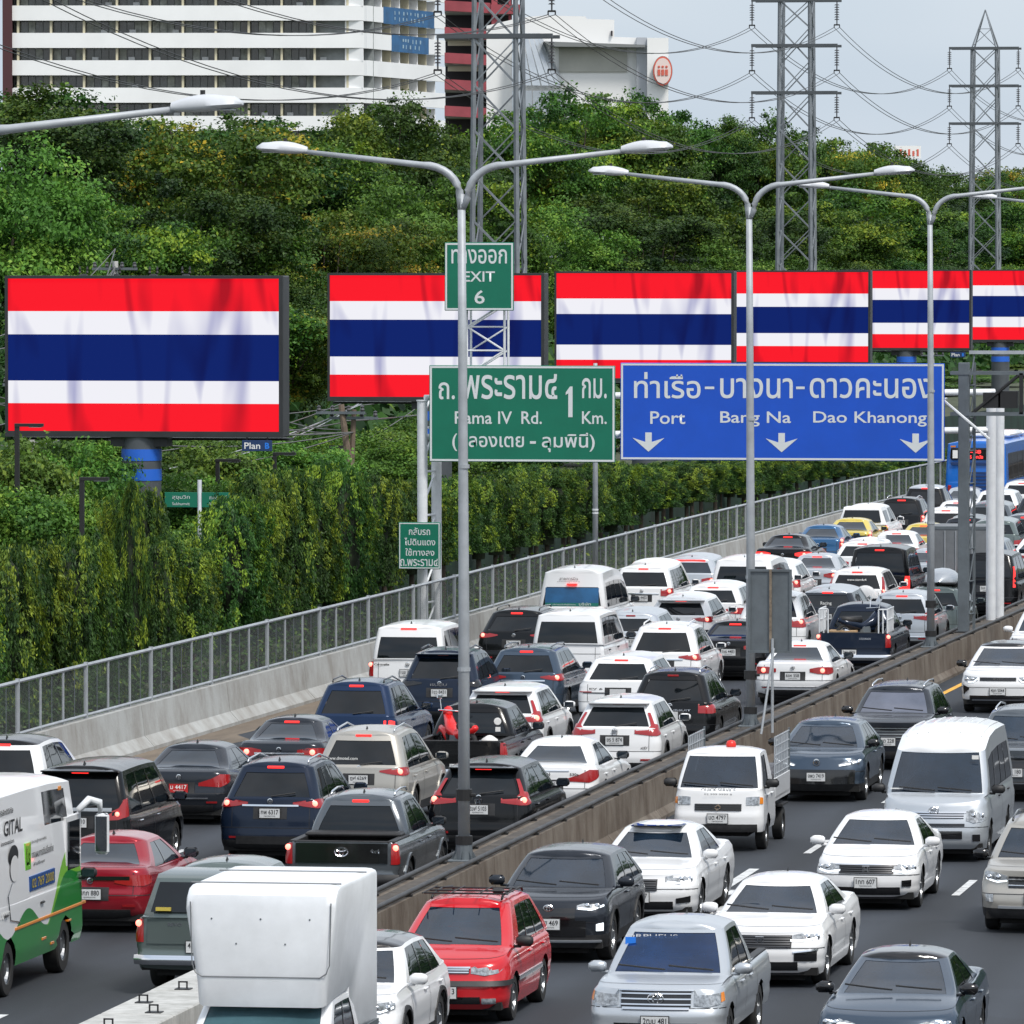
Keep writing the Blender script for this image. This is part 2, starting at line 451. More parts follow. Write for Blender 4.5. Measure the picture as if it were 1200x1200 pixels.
def feature(c, name, cols, m, parent, end='rear', both=True, off=.012, nz=3, label=None, depth=.03, sub=4):
    """a raised patch that follows the skin; cols = (q, z low, z high); returns its objects"""
    out = []
    qs = []
    for a, b in zip(cols[:-1], cols[1:]):
        for k in range(sub): qs.append(tuple(lerp(a[i], b[i], k / sub) for i in range(3)))
    qs.append(cols[-1])
    sym = qs[0][0] < 0
    for sg in ((1, -1) if both and not sym else (1,)):
        v = []; f = []; nr = nz + 3
        for q, z0, z1 in qs:
            zz = [z0] + [lerp(z0, z1, k / nz) for k in range(nz + 1)] + [z1]
            oo = [off - depth] + [off] * (nz + 1) + [off - depth]
            for z, o_ in zip(zz, oo): v.append(c.at(end, q * sg, z, o_))
        n = len(qs)
        for i in range(n - 1):
            for k in range(nr - 1):
                a = i * nr + k
                fc = (a, a + nr, a + nr + 1, a + 1)
                flip = (sg < 0) != (end == 'front')
                f.append(fc[::-1] if flip else fc)
        # close both sides
        for i in (0, n - 1):
            base = len(v)
            q, z0, z1 = qs[i]
            v += [c.at(end, q * sg, z0, off - depth), c.at(end, q * sg, z0, off), c.at(end, q * sg, z1, off), c.at(end, q * sg, z1, off - depth)]
            f.append((base, base+1, base+2, base+3))
        me = make_mesh(name, v, f, m, None, True, 50)
        o = link_mesh(name, me, parent)
        if label: o['label'] = label
        out.append(o)
    return out

def build_car(c, root, body, roof=None, glass=GLASS, wscreen=None, wheel='alloy', wb=None, fo=None, rails=None, mirror=None, clad_mat=PLAST,
              pillar=GLOSSB, handles=None, gaps=True, arches=None, antenna=True, axles=None, belly=None):
    wscreen = wscreen or glass
    roof = roof or body; L, W = c.L, c.W
    fo = fo if fo is not None else .9; wb = wb or L * .585
    yfw = L - fo; yrw = yfw - wb; Ra = c.R + .055
    if axles is None: axles = (yrw, yfw)
    if len(axles) == 1: yrw = -9.0
    # ---- rings
    NB = 15
    fs = list(np.linspace(0, 1, NB)); layers = []; lab = []
    for f in fs:
        h = c.half(c.bring(f), c.vb); z = c.zb + f * (c.zs(h[:, 1]) - c.zb)
        layers.append(np.c_[h, z]); lab.append(('b', f))
    top = layers[-1]; g0 = c.half(c.cring(0), c.vc)
    zc0 = np.interp(g0[:, 1], [c.yr0, c.yr0 + .35, c.yf0 - .35, c.yf0], [c.zcr, c.belt + .01, c.belt + .01, c.zcf])
    for t in (.06, .2, .42, .66, .85):
        xy = top[:, :2] * (1 - t) + g0 * t
        zz = top[:, 2] * (1 - t) + zc0 * t
        zz = zz + c.crownd * (math.sin(math.pi * t ** .7)) * .6
        layers.append(np.c_[xy, zz]); lab.append(('d', t))
    gs = [0, c.g0, .2, .35, .5, .65, .8, c.g1, 1.0]
    gs = sorted(set(gs + [c.gr[0], c.gr[1], c.gf[0], c.gf[1]]))
    for g in gs:
        h = c.half(c.cring(g), c.vc); y = h[:, 1]
        zb_ = np.interp(y, [c.yr0, c.yr0 + .35, c.yf0 - .35, c.yf0], [c.zcr, c.belt + .01, c.belt + .01, c.zcf])
        h1 = c.half(c.cring(1), c.vc)[:, 1]
        ym = (c.yr1 + c.yf1) / 2
        zt_ = np.interp(h1, [c.yr1, lerp(c.yr1, ym, .5), ym, lerp(c.yf1, ym, .5), c.yf1], [c.zrr, lerp(c.zrr, c.H - c.crown, .75), c.H - c.crown, lerp(c.zrf, c.H - c.crown, .8), c.zrf])
        layers.append(np.c_[h, zb_ + g * (zt_ - zb_)]); lab.append(('c', g))
    edge = layers[-1]
    for t in (.04, .1, .2, .4, .7, 1.0):
        x = edge[:, 0] * (1 - t); y = edge[:, 1]
        y = np.clip(y, c.yr1 + t * .12, c.yf1 - t * .12)
        z = edge[:, 2] + c.crown * (1 - (1 - t) ** 3)
        layers.append(np.c_[x, y, z]); lab.append(('r', t))
    H = np.array(layers); nl, nh = H.shape[:2]
    # whole ring: right half then mirrored left half
    left = H[:, 1:-1][:, ::-1].copy(); left[:, :, 0] *= -1
    A = np.concatenate([H, left], 1); nr = A.shape[1]
    def hidx(j): return j if j < nh else nr - j          # index on the half ring
    V = A.reshape(-1, 3).copy()
    jside0, jside1 = NE + NC - 1, NE + NC - 1 + c.ns - 1
    jw = {t: jside0 + c.n_deck + k for k, t in enumerate(c.ts)}
    faces = {}
    y0a, z0a = (yrw, yfw), c.R
    Vy, Vz, Vx = V[:, 1], V[:, 2], np.abs(V[:, 0])
    cut = set(); kept = set()
    for i in range(nl - 1):
        k0, k1 = lab[i], lab[i + 1]
        for j in range(nr):
            j2 = (j + 1) % nr
            h0, h1 = hidx(j), hidx(j2) if j2 != 0 else 0
            ha, hb = min(h0, h1), max(h0, h1)
            q = (i*nr + j, i*nr + j2, (i+1)*nr + j2, (i+1)*nr + j)
            key = 'body'
            if k1[0] == 'b':
                cy = sum(V[a][1] for a in q) / 4; cz = sum(V[a][2] for a in q) / 4; cx = abs(V[q[0]][0])
                if cx > W/2 - c.rr - .05 and cz < c.R + Ra + .1:
                    hit = False
                    for ya in (yrw, yfw):
                        if math.hypot(cy - ya, cz - c.R) < Ra: hit = True
                    if hit: cut.update(q); continue
                    kept.update(q)
                if cz < c.clad: key = 'lower_cladding'
            elif k1[0] == 'c' and k0[0] == 'c':
                ga, gb = k0[1], k1[1]
                if ha >= jside0 and hb <= jside1:
                    for wi, (wa, wb_) in enumerate(c.wins):
                        if ha >= jw[wa] and hb <= jw[wb_] and ga >= c.g0 - 1e-6 and gb <= c.g1 + 1e-6:
                            key = ('side_window', wi, 1 if j < nh - 1 else -1)
                    if key == 'body' and pillar is not None and ga >= c.g0 - 1e-6 and gb <= c.g1 + 1e-6 and c.wins and ha >= jw[c.wins[0][0]] and hb <= jw[c.wins[-1][1]]:
                        key = ('pillar_trim', sum(1 for w in c.wins if ha >= jw[w[1]]) if True else 0, 1 if j < nh - 1 else -1, ga <= c.g0 + .2 if False else 0)
                elif hb <= jside0:
                    if ha <= NE - (1 if c.rx < .8 else 0) and hb <= NE + (1 if c.rx > .95 else 0) and ga >= c.gr[0] - 1e-6 and gb <= c.gr[1] + 1e-6: key = 'rear_window'
                elif ha >= jside1 and hb >= nh - NE - (2 if c.fx > .9 else 1) + (0 if c.fx > .9 else 0):
                    if ga >= c.gf[0] - 1e-6 and gb <= c.gf[1] + 1e-6 and ha >= nh - 1 - NE - (1 if c.fx > .9 else 0): key = 'windscreen'
            elif k1[0] == 'r': key = 'roof'
            elif k1[0] == 'd' or (k0[0] == 'd'):
                if c.bed is not None and max(V[a][1] for a in q) < c.yr0 + .02 and k1[0] != 'c' and k1[1] > .07: continue
            faces.setdefault(key, []).append(q)
    # snap arch edges
    bm_ = np.zeros(len(V), bool); bm_[list(cut & kept)] = True
    for ya in (yrw, yfw):
        d = np.hypot(Vy - ya, Vz - c.R)
        mask = ((d < Ra) | (bm_ & (d < Ra + .14))) & (Vx > W/2 - c.rr - .05) & (np.arange(len(V)) < NB * nr)
        kf = np.where(d > 1e-6, Ra / np.maximum(d, 1e-6), 1)
        V[mask, 1] = ya + (Vy[mask] - ya) * kf[mask]
        V[mask, 2] = np.maximum(c.R + (Vz[mask] - c.R) * kf[mask], c.zb - .02)
    def part(name, fl, m, inset=0.0, label=None):
        fl = np.array(fl); u, inv = np.unique(fl.ravel(), return_inverse=True)
        vv = V[u].copy()
        if inset:
            cen = np.array([0, (c.yr1 + c.yf1) / 2, c.belt])
            d = cen - vv; d[:, 2] = 0; d /= np.maximum(np.linalg.norm(d, axis=1), 1e-6)[:, None]; vv += d * inset
        me = make_mesh(name, vv, inv.reshape(-1, 4), m, None, True, 42)
        # put the origin of the mesh at the vehicle middle
        o = link_mesh(name, me, root)
        if label: o['label'] = label
        return o
    off = -L / 2
    def shift(o): o.location.y += off; return o
    for key, fl in faces.items():
        if key == 'body': shift(part('body', fl, body))
        elif key == 'lower_cladding': shift(part('lower_cladding', fl, clad_mat))
        elif key == 'roof': shift(part('roof', fl, roof))
        elif key[0] == 'pillar_trim': shift(part('pillar_trim', fl, pillar, .004))
        elif key == 'rear_window': shift(part('rear_window', fl, glass, .012))
        elif key == 'windscreen': shift(part('windscreen', fl, wscreen, .012))
        else: shift(part('side_window', fl, glass, .010))
    if wscreen in (WSG, WSB):
        d_ = MB(); d_.box(-c.hw0 + .1, c.hw0 - .1, c.yf0 - .62, c.yf0 - .2, c.zcf - .2, c.zcf - .05, .04); shift(d_.build('dashboard', DASH, root))
        ys_ = c.yf1 - .45 if c.L > 3 else c.yr0 + .35
        for sx_ in (-.37, .37):
            s_ = MB(); s_.box(sx_-.25, sx_+.25, ys_-.12, ys_+.08, c.belt-.25, c.belt+.18, .07); s_.box(sx_-.12, sx_+.12, ys_-.1, ys_+.04, c.belt+.21, c.belt+.4, .05); s_.box(sx_-.03, sx_+.03, ys_-.05, ys_-.02, c.belt+.15, c.belt+.25)
            shift(s_.build('seat', SEAT, root, True, 50))
        s_ = MB(); s_.lathe([(.16, 0), (.19, .015), (.19, -.015), (.16, 0)], 16, 'y', (.37, c.yf0 - .72, c.zcf + .0)); s_.box(.2, .54, c.yf0 - .73, c.yf0 - .7, c.zcf-.03, c.zcf+.01); shift(s_.build('steering_wheel', PLAST, root))
        s_ = MB(); s_.box(-.13, .13, c.yf1 - .02, c.yf1 + .02, c.zrf - .13, c.zrf - .06, .01); shift(s_.build('inside_mirror', PLAST, root))
    # underbody, widened and deepened to block light beneath the car
    u = MB(); zt = c.belt - .3
    hwi = W/2 - .30
    u.box(-hwi, hwi, .22, L - .25, c.zb - .09, zt)
    for a, b in ((.14, max(yrw - Ra, .2)), (max(yrw + Ra, .14), yfw - Ra), (yfw + Ra, L - .16)):
        if b - a > .05: u.box(-W/2 + .09, W/2 - .09, a, b, c.zb - .01, c.zb + .1)
    u.box(-.5, -.3, .3, .8, c.zb - .1, c.zb - .02)
    shift(u.build('underbody', UNDER, root))
    # wheels
    tyre, rim = wheel_meshes(c.R, c.tw, wheel)
    for y in axles:
        for sg in (1, -1):
            w = link_mesh('wheel', tyre, root, (sg * (W/2 - c.tw/2 - .03), y + off, c.R), (0, 0, 0 if sg > 0 else math.pi))
            link_mesh('rim', rim, w)
    if arches:
        for y in axles:
            for sg in (1, -1):
                a_ = MB(); v = []; f = []; n = 16
                for k in range(n + 1):
                    a = math.pi * (-.08 + 1.16 * k / n)
                    for r_, o_ in ((Ra - .01, .0), (Ra - .01, .018), (Ra + .045, .018), (Ra + .05, -.01)):
                        yy = y + math.cos(a) * r_; zz = max(c.R + math.sin(a) * r_, c.zb)
                        v.append((sg * c.side(yy, min(zz, c.zs(yy) - .02), o_), yy, zz))
                for k in range(n):
                    for q in range(3):
                        fc = (k*4+q, k*4+q+1, k*4+q+5, k*4+q+4); f.append(fc if sg > 0 else fc[::-1])
                a_.add(v, f); shift(a_.build('wheel_arch', arches, root))
    # mirrors
    mirror = mirror or body
    ym = c.yf0 - .38; zm = c.belt + .07
    for sg in (1, -1):
        m_ = MB(); hs = c.hw0
        m_.cbox((sg * (hs + .15), ym + .02, zm + .04), (.24, .13, .15), None, .04)
        m_.cbox((sg * (hs + .03), ym, zm - .04), (.14, .05, .04), None, .01)
        mo = shift(m_.build('door_mirror', mirror, root, True, 60))
        g_ = MB(); g_.box(sg*(hs+.15)-.095, sg*(hs+.15)+.095, ym-.050, ym-.046, zm-.015, zm+.095)
        g_.build('mirror_glass', GLASS2, mo)
    # shut lines of bonnet, boot and bumpers, lying just proud of the skin
    li = lab.index(('d', .2)); sg_ = MB()
    def ribbon(idx, w=.013):
        v = []
        for j in idx:
            a = A[li, j % nr]; b_ = A[li + 1, j % nr]; d = b_ - a; L_ = max(np.linalg.norm(d), 1e-6); e = a + d / L_ * min(w, L_)
            v += [(a[0], a[1], a[2] + .004), (e[0], e[1], e[2] + .004)]
        n_ = len(v) // 2; sg_.add(v, [(2*k, 2*k+1, 2*k+3, 2*k+2) for k in range(n_ - 1)])
    if gaps and c.L - c.yf0 > .5:
        j0 = jside1 - c.n_hood + 1; ribbon(range(j0, nr - j0 + 1))
    if gaps and c.bed is None and c.yr0 > .35:
        j1 = jside0 + c.n_deck - 1; ribbon(range(-j1, j1 + 1))
    if gaps:
        for end, zz in (('rear', c.zb + .4), ('front', c.zb + .38)):
            if c.bed is not None and end == 'rear': continue
            qm = W/2 + .12; v = []
            for q in np.linspace(-qm, qm, 25):
                lo = c.at(end, q, zz, .004); hi = c.at(end, q, zz + .011, .004); v += [lo, hi]
            sg_.add(v, [(2*k, 2*k+2, 2*k+3, 2*k+1) for k in range(24)])
        if c.bed is None:
            for q0 in (-(W/2 - .24), W/2 - .24):
                v = []
                for z in np.linspace(c.zb + .42, c.zsr - .04, 7): v += [c.at('rear', q0, z, .004), c.at('rear', q0 + .011, z, .004)]
                sg_.add(v, [(2*k, 2*k+1, 2*k+3, 2*k+2) for k in range(6)])
    if sg_.v: tag(shift(sg_.build('shut_lines', INK, root)), kind='stuff')
    # door gaps and handles
    if gaps:
        g_ = MB()
        ys = gaps if isinstance(gaps, (list, tuple)) else [lerp(c.yr0, c.yf0, t) for t in (.16, .5, .9)]
        for y in ys:
            for sg in (1, -1):
                zz = np.linspace(c.zb + .12, c.belt + .0, 7); v = []
                for z in zz:
                    if min(math.hypot(y - yrw, z - c.R), math.hypot(y - yfw, z - c.R)) < Ra + .03: continue
                    x = c.side(y, z, .003); v += [(sg * x, y - .007, z), (sg * x, y + .007, z)]
                n = len(v) // 2
                if n > 1: g_.add(v, [((k*2), (k*2+1), (k*2+3), (k*2+2)) if sg > 0 else ((k*2), (k*2+2), (k*2+3), (k*2+1)) for k in range(n-1)])
        if g_.v: shift(g_.build('panel_gap', INK, root))
    hm = handles or body
    for t in (.22, .56):
        y = lerp(c.yr0, c.yf0, t); z = c.belt - .13
        for sg in (1, -1):
            h_ = MB(); x = c.side(y, z)
            h_.box(min(sg*(x-.005), sg*(x+.035)), max(sg*(x-.005), sg*(x+.035)), y, y + .2, z, z + .03, .01)
            shift(h_.build('door_handle', hm, root))
    if rails:
        for sg in (1, -1):
            r_ = MB(); x = sg * (c.hw1 - .1)
            ya, yb = c.yr1 + .2, c.yf1 - .15
            zr = lambda y: np.interp(y, [c.yr1, (c.yr1 + c.yf1)/2, c.yf1], [c.zrr, c.H - c.crown, c.zrf]) + c.crown * .75
            r_.path([(x, ya, zr(ya)), (x, ya + .08, zr(ya) + .05), (x, (ya + yb)/2, zr((ya + yb)/2) + .055), (x, yb - .1, zr(yb) + .05), (x, yb, zr(yb) + .0)], .018, 6)
            shift(r_.build('roof_rail', rails, root, True))
    if antenna:
        a_ = MB(); y = c.yr1 + .28; z = np.interp(y, [c.yr1, (c.yr1+c.yf1)/2], [c.zrr, c.H - c.crown]) + c.crown - .02
        a_.add([(-.02, y, z), (.02, y, z), (.02, y+.16, z), (-.02, y+.16, z), (0, y+.02, z+.085), (0, y+.06, z+.085)],
               [(0,1,4),(1,2,5,4),(2,3,5),(3,0,4,5)])
        shift(a_.build('roof_antenna', PLAST if body not in (WHITE, PEARL) else GLOSSB, root))
    return root

def plate(c, root, end, z, txt, m=PLATE, x=0.0, w=.36, h=.16):
    p = c.at(end, x, z, .03); off = -c.L / 2
    sg = -1 if end == 'rear' else 1
    b = MB(); b.box(-w/2, w/2, -.008, .008, -h/2, h/2)
    o = b.build('number_plate', m, root, loc=(p[0], p[1] + off, z), rot=(0, 0, 0 if end == 'rear' else math.pi))
    fr = MB(); fr.box(-w/2-.012, w/2+.012, -.002, .012, -h/2-.012, h/2+.012); fr.build('plate_frame', PLAST, o, loc=(0, .004, 0))
    if txt: lettering(txt, INK if m is PLATE else WINK, o, (0, -.0105, .022), w=w*.86, h=h*.5, bold=.012)
    if txt: lettering('กรุงเทพมหานคร', INK if m is PLATE else WINK, o, (0, -.0105, -.052), w=w*.55, h=h*.18)
    return o

def shp(c, root, name, cols, m, end='rear', both=True, off=.012, **k):
    os_ = feature(c, name, cols, m, root, end, both, off, **k)
    for o in os_: o.location.y -= c.L / 2
    return os_

def hot(c, root, lamp_objs, q, z, r=.05, end='rear', m=None):
    """glowing spot in a tail lamp, one in each of its two lenses"""
    for o, sg in zip(lamp_objs, (1, -1)):
        b = MB(); p = c.at(end, sg * q, z, .02)
        a = math.atan2(0, 1)
        b.lathe([(r, .0), (r*.8, -.012 if end == 'rear' else .012), (.001, -.016 if end == 'rear' else .016)], 14, 'y', p)
        b.build('lamp_glow', m or BRAKEHOT, o, True)

def third(c, root, w=.28, m=BRAKE, z=None):
    """high brake light at the top of the rear window"""
    z = z or c.zrr + .01; y = c.yr1 - c.L/2
    b = MB(); b.box(-w/2, w/2, y - .02 + .0, y + .12, z - .03, z + .012, .008)
    return b.build('high_brake_light', m, root)

def spoiler(c, root, m, d=.16, z=None):
    """roof spoiler lip over the tailgate glass"""
    b = MB(); hw = c.hw1; z = z or c.zrr; v = []; f = []
    xs = np.linspace(-1, 1, 11)
    for x in xs:
        X = x * hw * .97; yb = c.yr1 - d * (1 - .35 * abs(x) ** 3) ; 
        v += [(X, yb, z - .0), (X, yb, z + .022), (X, c.yr1 + .16, z + c.crown * .82 * (1 - abs(x) ** 4)), (X, c.yr1 + .12, z - .03)]
    for i in range(10):
        for k in range(4): f.append((i*4+k, i*4+(k+1) % 4, i*4+4+(k+1) % 4, i*4+4+k))
    f += [(0,1,2,3), (43,42,41,40)]
    b.add(v, f); o = b.build('roof_spoiler', m, root, True, 35); o.location.y = -c.L/2
    return o
def wiper(c, root, end='rear', x0=.0, x1=.35, z0=1.08, z1=1.12):
    b = MB(); n = 5
    pts = [c.at(end, lerp(x0, x1, k/n), lerp(z0, z1, k/n), .02) for k in range(n + 1)]
    b.path(pts, .011, 5); o = b.build('wiper', PLAST, root); o.location.y = -c.L/2
    return o
# ------------------------------------------------------------------ vehicle shapes
def sedan(**k):
    d = dict(L=4.75, W=1.83, H=1.45, zb=.2, zsr=1.0, belt=.93, zsf=.72, R=.335, yr0=.6, yr1=1.38, yf0=3.52, yf1=2.7, zcr=1.05, zcf=.99,
             hw0=.8, hw1=.57, zrr=1.345, zrf=1.35, crown=.085, rr=.25, rf=.32, bowr=.1, bowf=.2, gr=(.07, .93), gf=(.05, .93), crownd=.05,
             wins=[(.12, .46), (.49, .93)], cb=.08, cr0=.14, cr1=.18, rp=[(.2,.16),(.32,.04),(.48,0),(.6,.0),(.72,.04),(.9,.05),(1.,.07)])
    d.update(k); return Car(**d)
def suv(**k):
    d = dict(L=4.65, W=1.87, H=1.7, zb=.24, zsr=1.08, belt=1.04, zsf=.86, R=.365, yr0=.14, yr1=.58, yf0=3.6, yf1=2.85, zcr=1.1, zcf=1.1,
             hw0=.85, hw1=.64, zrr=1.565, zrf=1.57, crown=.09, rr=.2, rf=.28, bowr=.08, bowf=.16, gr=(.1, .86), gf=(.05, .93), crownd=.05,
             wins=[(.06, .26), (.29, .57), (.6, .95)], cb=.07, cr0=.16, cr1=.16, rp=[(.24,.14),(.36,.02),(.52,0),(.62,.03),(.8,.045),(1.08,.1)], clad=.42)
    d.update(k); return Car(**d)
def mpv(**k):
    d = dict(L=4.9, W=1.85, H=1.93, zb=.2, zsr=1.1, belt=1.04, zsf=.9, R=.35, yr0=.12, yr1=.36, yf0=4.2, yf1=3.3, zcr=1.14, zcf=1.12,
             hw0=.86, hw1=.7, zrr=1.8, zrf=1.78, crown=.1, rr=.2, rf=.3, bowr=.06, bowf=.16, gr=(.08, .84), gf=(.04, .94), crownd=.04,
             wins=[(.05, .3), (.33, .62), (.65, .95)], cb=.05, cr0=.12, cr1=.13, rp=[(.2,.12),(.32,.02),(.5,0),(.62,.03),(1.1,.08)])
    d.update(k); return Car(**d)
def pickup(**k):
    d = dict(L=5.3, W=1.88, H=1.8, zb=.36, zsr=1.12, belt=1.1, zsf=.97, R=.385, yr0=1.62, yr1=1.82, yf0=4.1, yf1=3.3, zcr=1.14, zcf=1.15,
             hw0=.83, hw1=.63, zrr=1.66, zrf=1.68, crown=.1, rr=.1, rf=.34, bowr=.02, bowf=.14, gr=(.1, .86), gf=(.05, .93), crownd=.05,
             wins=[(.1, .46), (.5, .94)], cb=.03, cr0=.14, cr1=.17, rp=[(.36,.14),(.5,.03),(.6,.08),(1.12,.1)], bed=True, tw=.25)
    d.update(k); return Car(**d)
def minibus(**k):
    d = dict(L=5.4, W=1.92, H=2.28, zb=.24, zsr=1.2, belt=1.14, zsf=1.0, R=.345, yr0=.1, yr1=.3, yf0=4.9, yf1=4.25, zcr=1.24, zcf=1.18,
             hw0=.91, hw1=.78, zrr=2.12, zrf=1.87, crown=.13, rr=.16, rf=.3, bowr=.05, bowf=.16, gr=(.03, .6), gf=(.03, .98), crownd=.02,
             wins=[(.04, .24), (.26, .46), (.48, .7), (.76, .98)], g1=.72, cb=.04, cr0=.12, cr1=.16, rp=[(.24,.1),(.34,.01),(.5,0),(.6,.03),(1.2,.05)], fp=[(.24,.08),(.34,.01),(.52,0),(.7,.04),(1.,.16)])
    d.update(k); return Car(**d)

def cargo_bed(c, root, m, liner=PLAST, gate=None, hw=None, floor_z=None):
    """open load bed with inner walls, floor and tailgate"""
    W = c.W/2; off = -c.L/2; z1 = c.zsr + .0; z0 = floor_z or c.zb + .32; ya, yb = .16, c.yr0 - .02
    b = MB()
    for sg in (1, -1):
        x0, x1 = sorted((sg*(W-.19), sg*(W-.15))); b.box(x0, x1, ya, yb, z0, z1 - .005)
        x0, x1 = sorted((sg*(W-.19), sg*(W-.075))); b.box(x0, x1, ya - .02, yb, z1 - .012, z1 + .022, .008)
    b.box(-W+.19, W-.19, yb - .04, yb, z0, z1 - .005)
    b.box(-W+.19, W-.19, ya + .0, yb - .04, z0 - .04, z0)
    b.box(-W+.15, W-.15, .115, .165, z0, z1 + .02, .01)
    o = b.build('cargo_bed', liner, root); o.location.y = off
    return o

def lamps(c, root, style, lit=True, end='rear', m=None):
    """tail lamps by shape; every lamp is a lens with lit spots as children"""
    W = c.W/2; red = BRAKE if lit == 'full' else LAMPRED
    hw = W - .03
    S = {
     'slim':    ([(hw-.5, c.zsr-.2, c.zsr-.12), (hw-.3, c.zsr-.24, c.zsr-.08), (hw-.05, c.zsr-.25, c.zsr-.08), (hw+.2, c.zsr-.2, c.zsr-.1)], [(hw-.2, c.zsr-.16, .055)]),
     'fang':    ([(hw-.52, c.zsr-.26, c.zsr-.2), (hw-.3, c.zsr-.27, c.zsr-.13), (hw-.12, c.zsr-.28, c.zsr-.04), (hw+.2, c.zsr-.16, c.zsr-.06)], [(hw-.2, c.zsr-.18, .05)]),
     'ell':     ([(hw-.5, c.zsr-.08, c.zsr-.0), (hw-.24, c.zsr-.11, c.zsr+.02), (hw-.15, c.zsr-.12, c.zsr+.12), (hw-.03, c.zsr-.12, c.zsr+.1), (hw+.1, c.zsr-.09, c.zsr)], [(hw-.1, c.zsr-.03, .055)]),
     'taper':   ([(hw-.5, c.zsr-.06, c.zsr-.03), (hw-.3, c.zsr-.1, c.zsr+.0), (hw-.06, c.zsr-.13, c.zsr+.03), (hw+.2, c.zsr-.1, c.zsr+.02)], [(hw-.12, c.zsr-.05, .05)]),
     'block':   ([(hw-.34, c.zsr-.19, c.zsr+.0), (hw-.05, c.zsr-.2, c.zsr+.03), (hw+.12, c.zsr-.18, c.zsr+.02)], [(hw-.1, c.zsr-.05, .055)]),
     'tall':    ([(hw-.13, c.zsr-.32, c.zsr+.05), (hw-.0, c.zsr-.32, c.zsr+.06), (hw+.1, c.zsr-.3, c.zsr+.05)], [(hw-.04, c.zsr-.03, .055), (hw-.04, c.zsr-.15, .045)]),
     'column':  ([(W-.125, c.zsr-.36, c.zsr-.02), (W-.02, c.zsr-.36, c.zsr-.02), (W+.06, c.zsr-.35, c.zsr-.04)], [(W-.06, c.zsr-.09, .05)]),
     'high':    ([(hw-.12, c.zsr-.06, c.zsr+.4), (hw-.02, c.zsr-.08, c.zsr+.4)], [(hw-.07, c.zsr+.0, .05)]),
     'low':     ([(hw-.2, c.zsr-.42, c.zsr-.16), (hw-.03, c.zsr-.42, c.zsr-.14), (hw+.08, c.zsr-.4, c.zsr-.16)], []),
    }
    cols, spots = S[style]
    os_ = shp(c, root, 'tail_light', cols, m or red)
    if lit:
        for q, z, r in spots: hot(c, root, os_, q, z, r)
    return os_

def pillar_lamps(c, root, m=LAMPRED):
    """lamps that climb the rear pillars beside the glass"""
    for sg in (1, -1):
        v = []; n = 8
        for k in range(n + 1):
            g = -.02 + .66 * k / n
            P = c.cring(max(g, 0)); z = c.zcr + g * (c.zrr - c.zcr)
            hw = P[2]; qa = hw - P[3] + P[3]*.25 ; w = .085 - .03*k/n
            for q_ in (qa, qa + w*.6, qa + w): v.append(c.at('rear', sg * q_, z, .014))
        f = []
        for k in range(n):
            for j in range(2):
                a = k*3 + j; fc = (a, a+1, a+4, a+3); f.append(fc if sg > 0 else fc[::-1])
        o = link_mesh('pillar_light', make_mesh('pillar_light', v, f, m, None, True, 60), root); o.location.y = -c.L/2

def bar(c, root, name, q, z0, z1, m, end='rear', off=.014, depth=.03):
    return shp(c, root, name, [(-q, z0, z1), (-q*.5, z0, z1), (0, z0, z1), (q*.5, z0, z1), (q, z0, z1)], m, end, False, off, depth=depth)[0]

def rear_trim(c, root, dark=PLAST, plate_z=None, txt=None, bz=None, chrome=False, badge=True, pm=PLATE, recess=True):
    bz = bz or c.zb + .02
    bar(c, root, 'bumper_trim', c.W/2 - .28, bz, bz + .16, dark, off=.014)
    pz = plate_z or (c.zsr - .22)
    if recess: bar(c, root, 'plate_recess', .3, pz - .1, pz + .11, dark if not chrome else dark, off=.006)
    plate(c, root, 'rear', pz, txt, pm)
    if chrome: bar(c, root, 'chrome_strip', .5, pz + .12, pz + .15, CHROME, off=.02)
    for o in shp(c, root, 'reflector', [(c.W/2 - .4, bz + .2, bz + .235), (c.W/2 - .2, bz + .2, bz + .235)], LAMPRED): pass
    if badge:
        p = c.at('rear', 0, pz + .21, .02); b = MB()
        b.lathe([(.05, 0), (.05, -.01), (.036, -.012), (.036, 0)], 16, 'y'); b.box(-.03, .03, -.008, 0, -.006, .006); b.box(-.006, .006, -.008, 0, -.03, .03)
        b.build('badge', CHROME, root, loc=(p[0], p[1] - c.L/2, p[2]))

def ribs(c, root, q, z0, z1, n, m, end='front', off=.03):
    for k in range(n):
        z = lerp(z0, z1, (k + .5) / n); bar(c, root, 'grille_bar', q, z - .009, z + .009, m, end, off)

def headlamps(c, root, cols, drl=None, m=LENS, bulbs=True):
    hs = shp(c, root, 'headlight', cols, m, 'front', True, .012)
    q = lerp(cols[0][0], cols[-1][0], .5); z = (cols[1][1] + cols[1][2]) / 2
    if bulbs:
        for o, sg in zip(hs, (1, -1)):
            for dq in (-.07, .08):
                p = c.at('front', sg * (q + dq), z, .016); b = MB()
                b.lathe([(.045, -.01), (.045, .006), (.03, .01)], 14, 'y', p); b.lathe([(.03, .004), (.001, .012)], 14, 'y', p)
                b.build('bulb_ring', CHROME, o, True)
    if drl:
        for o, sg in zip(hs, (1, -1)):
            v = []; f = []; N = 10
            for k in range(N + 1):
                t = k / N * (len(drl) - 1); i = min(int(t), len(drl) - 2); u = t - i
                qq, zz = lerp(drl[i][0], drl[i+1][0], u), lerp(drl[i][1], drl[i+1][1], u)
                v += [c.at('front', sg * qq, zz - .012, .019), c.at('front', sg * qq, zz + .012, .019)]
            f = [(2*k, 2*k+1, 2*k+3, 2*k+2) for k in range(N)]
            link_mesh('daylight_strip', make_mesh('daylight_strip', v, f, DRL), o)
    return hs

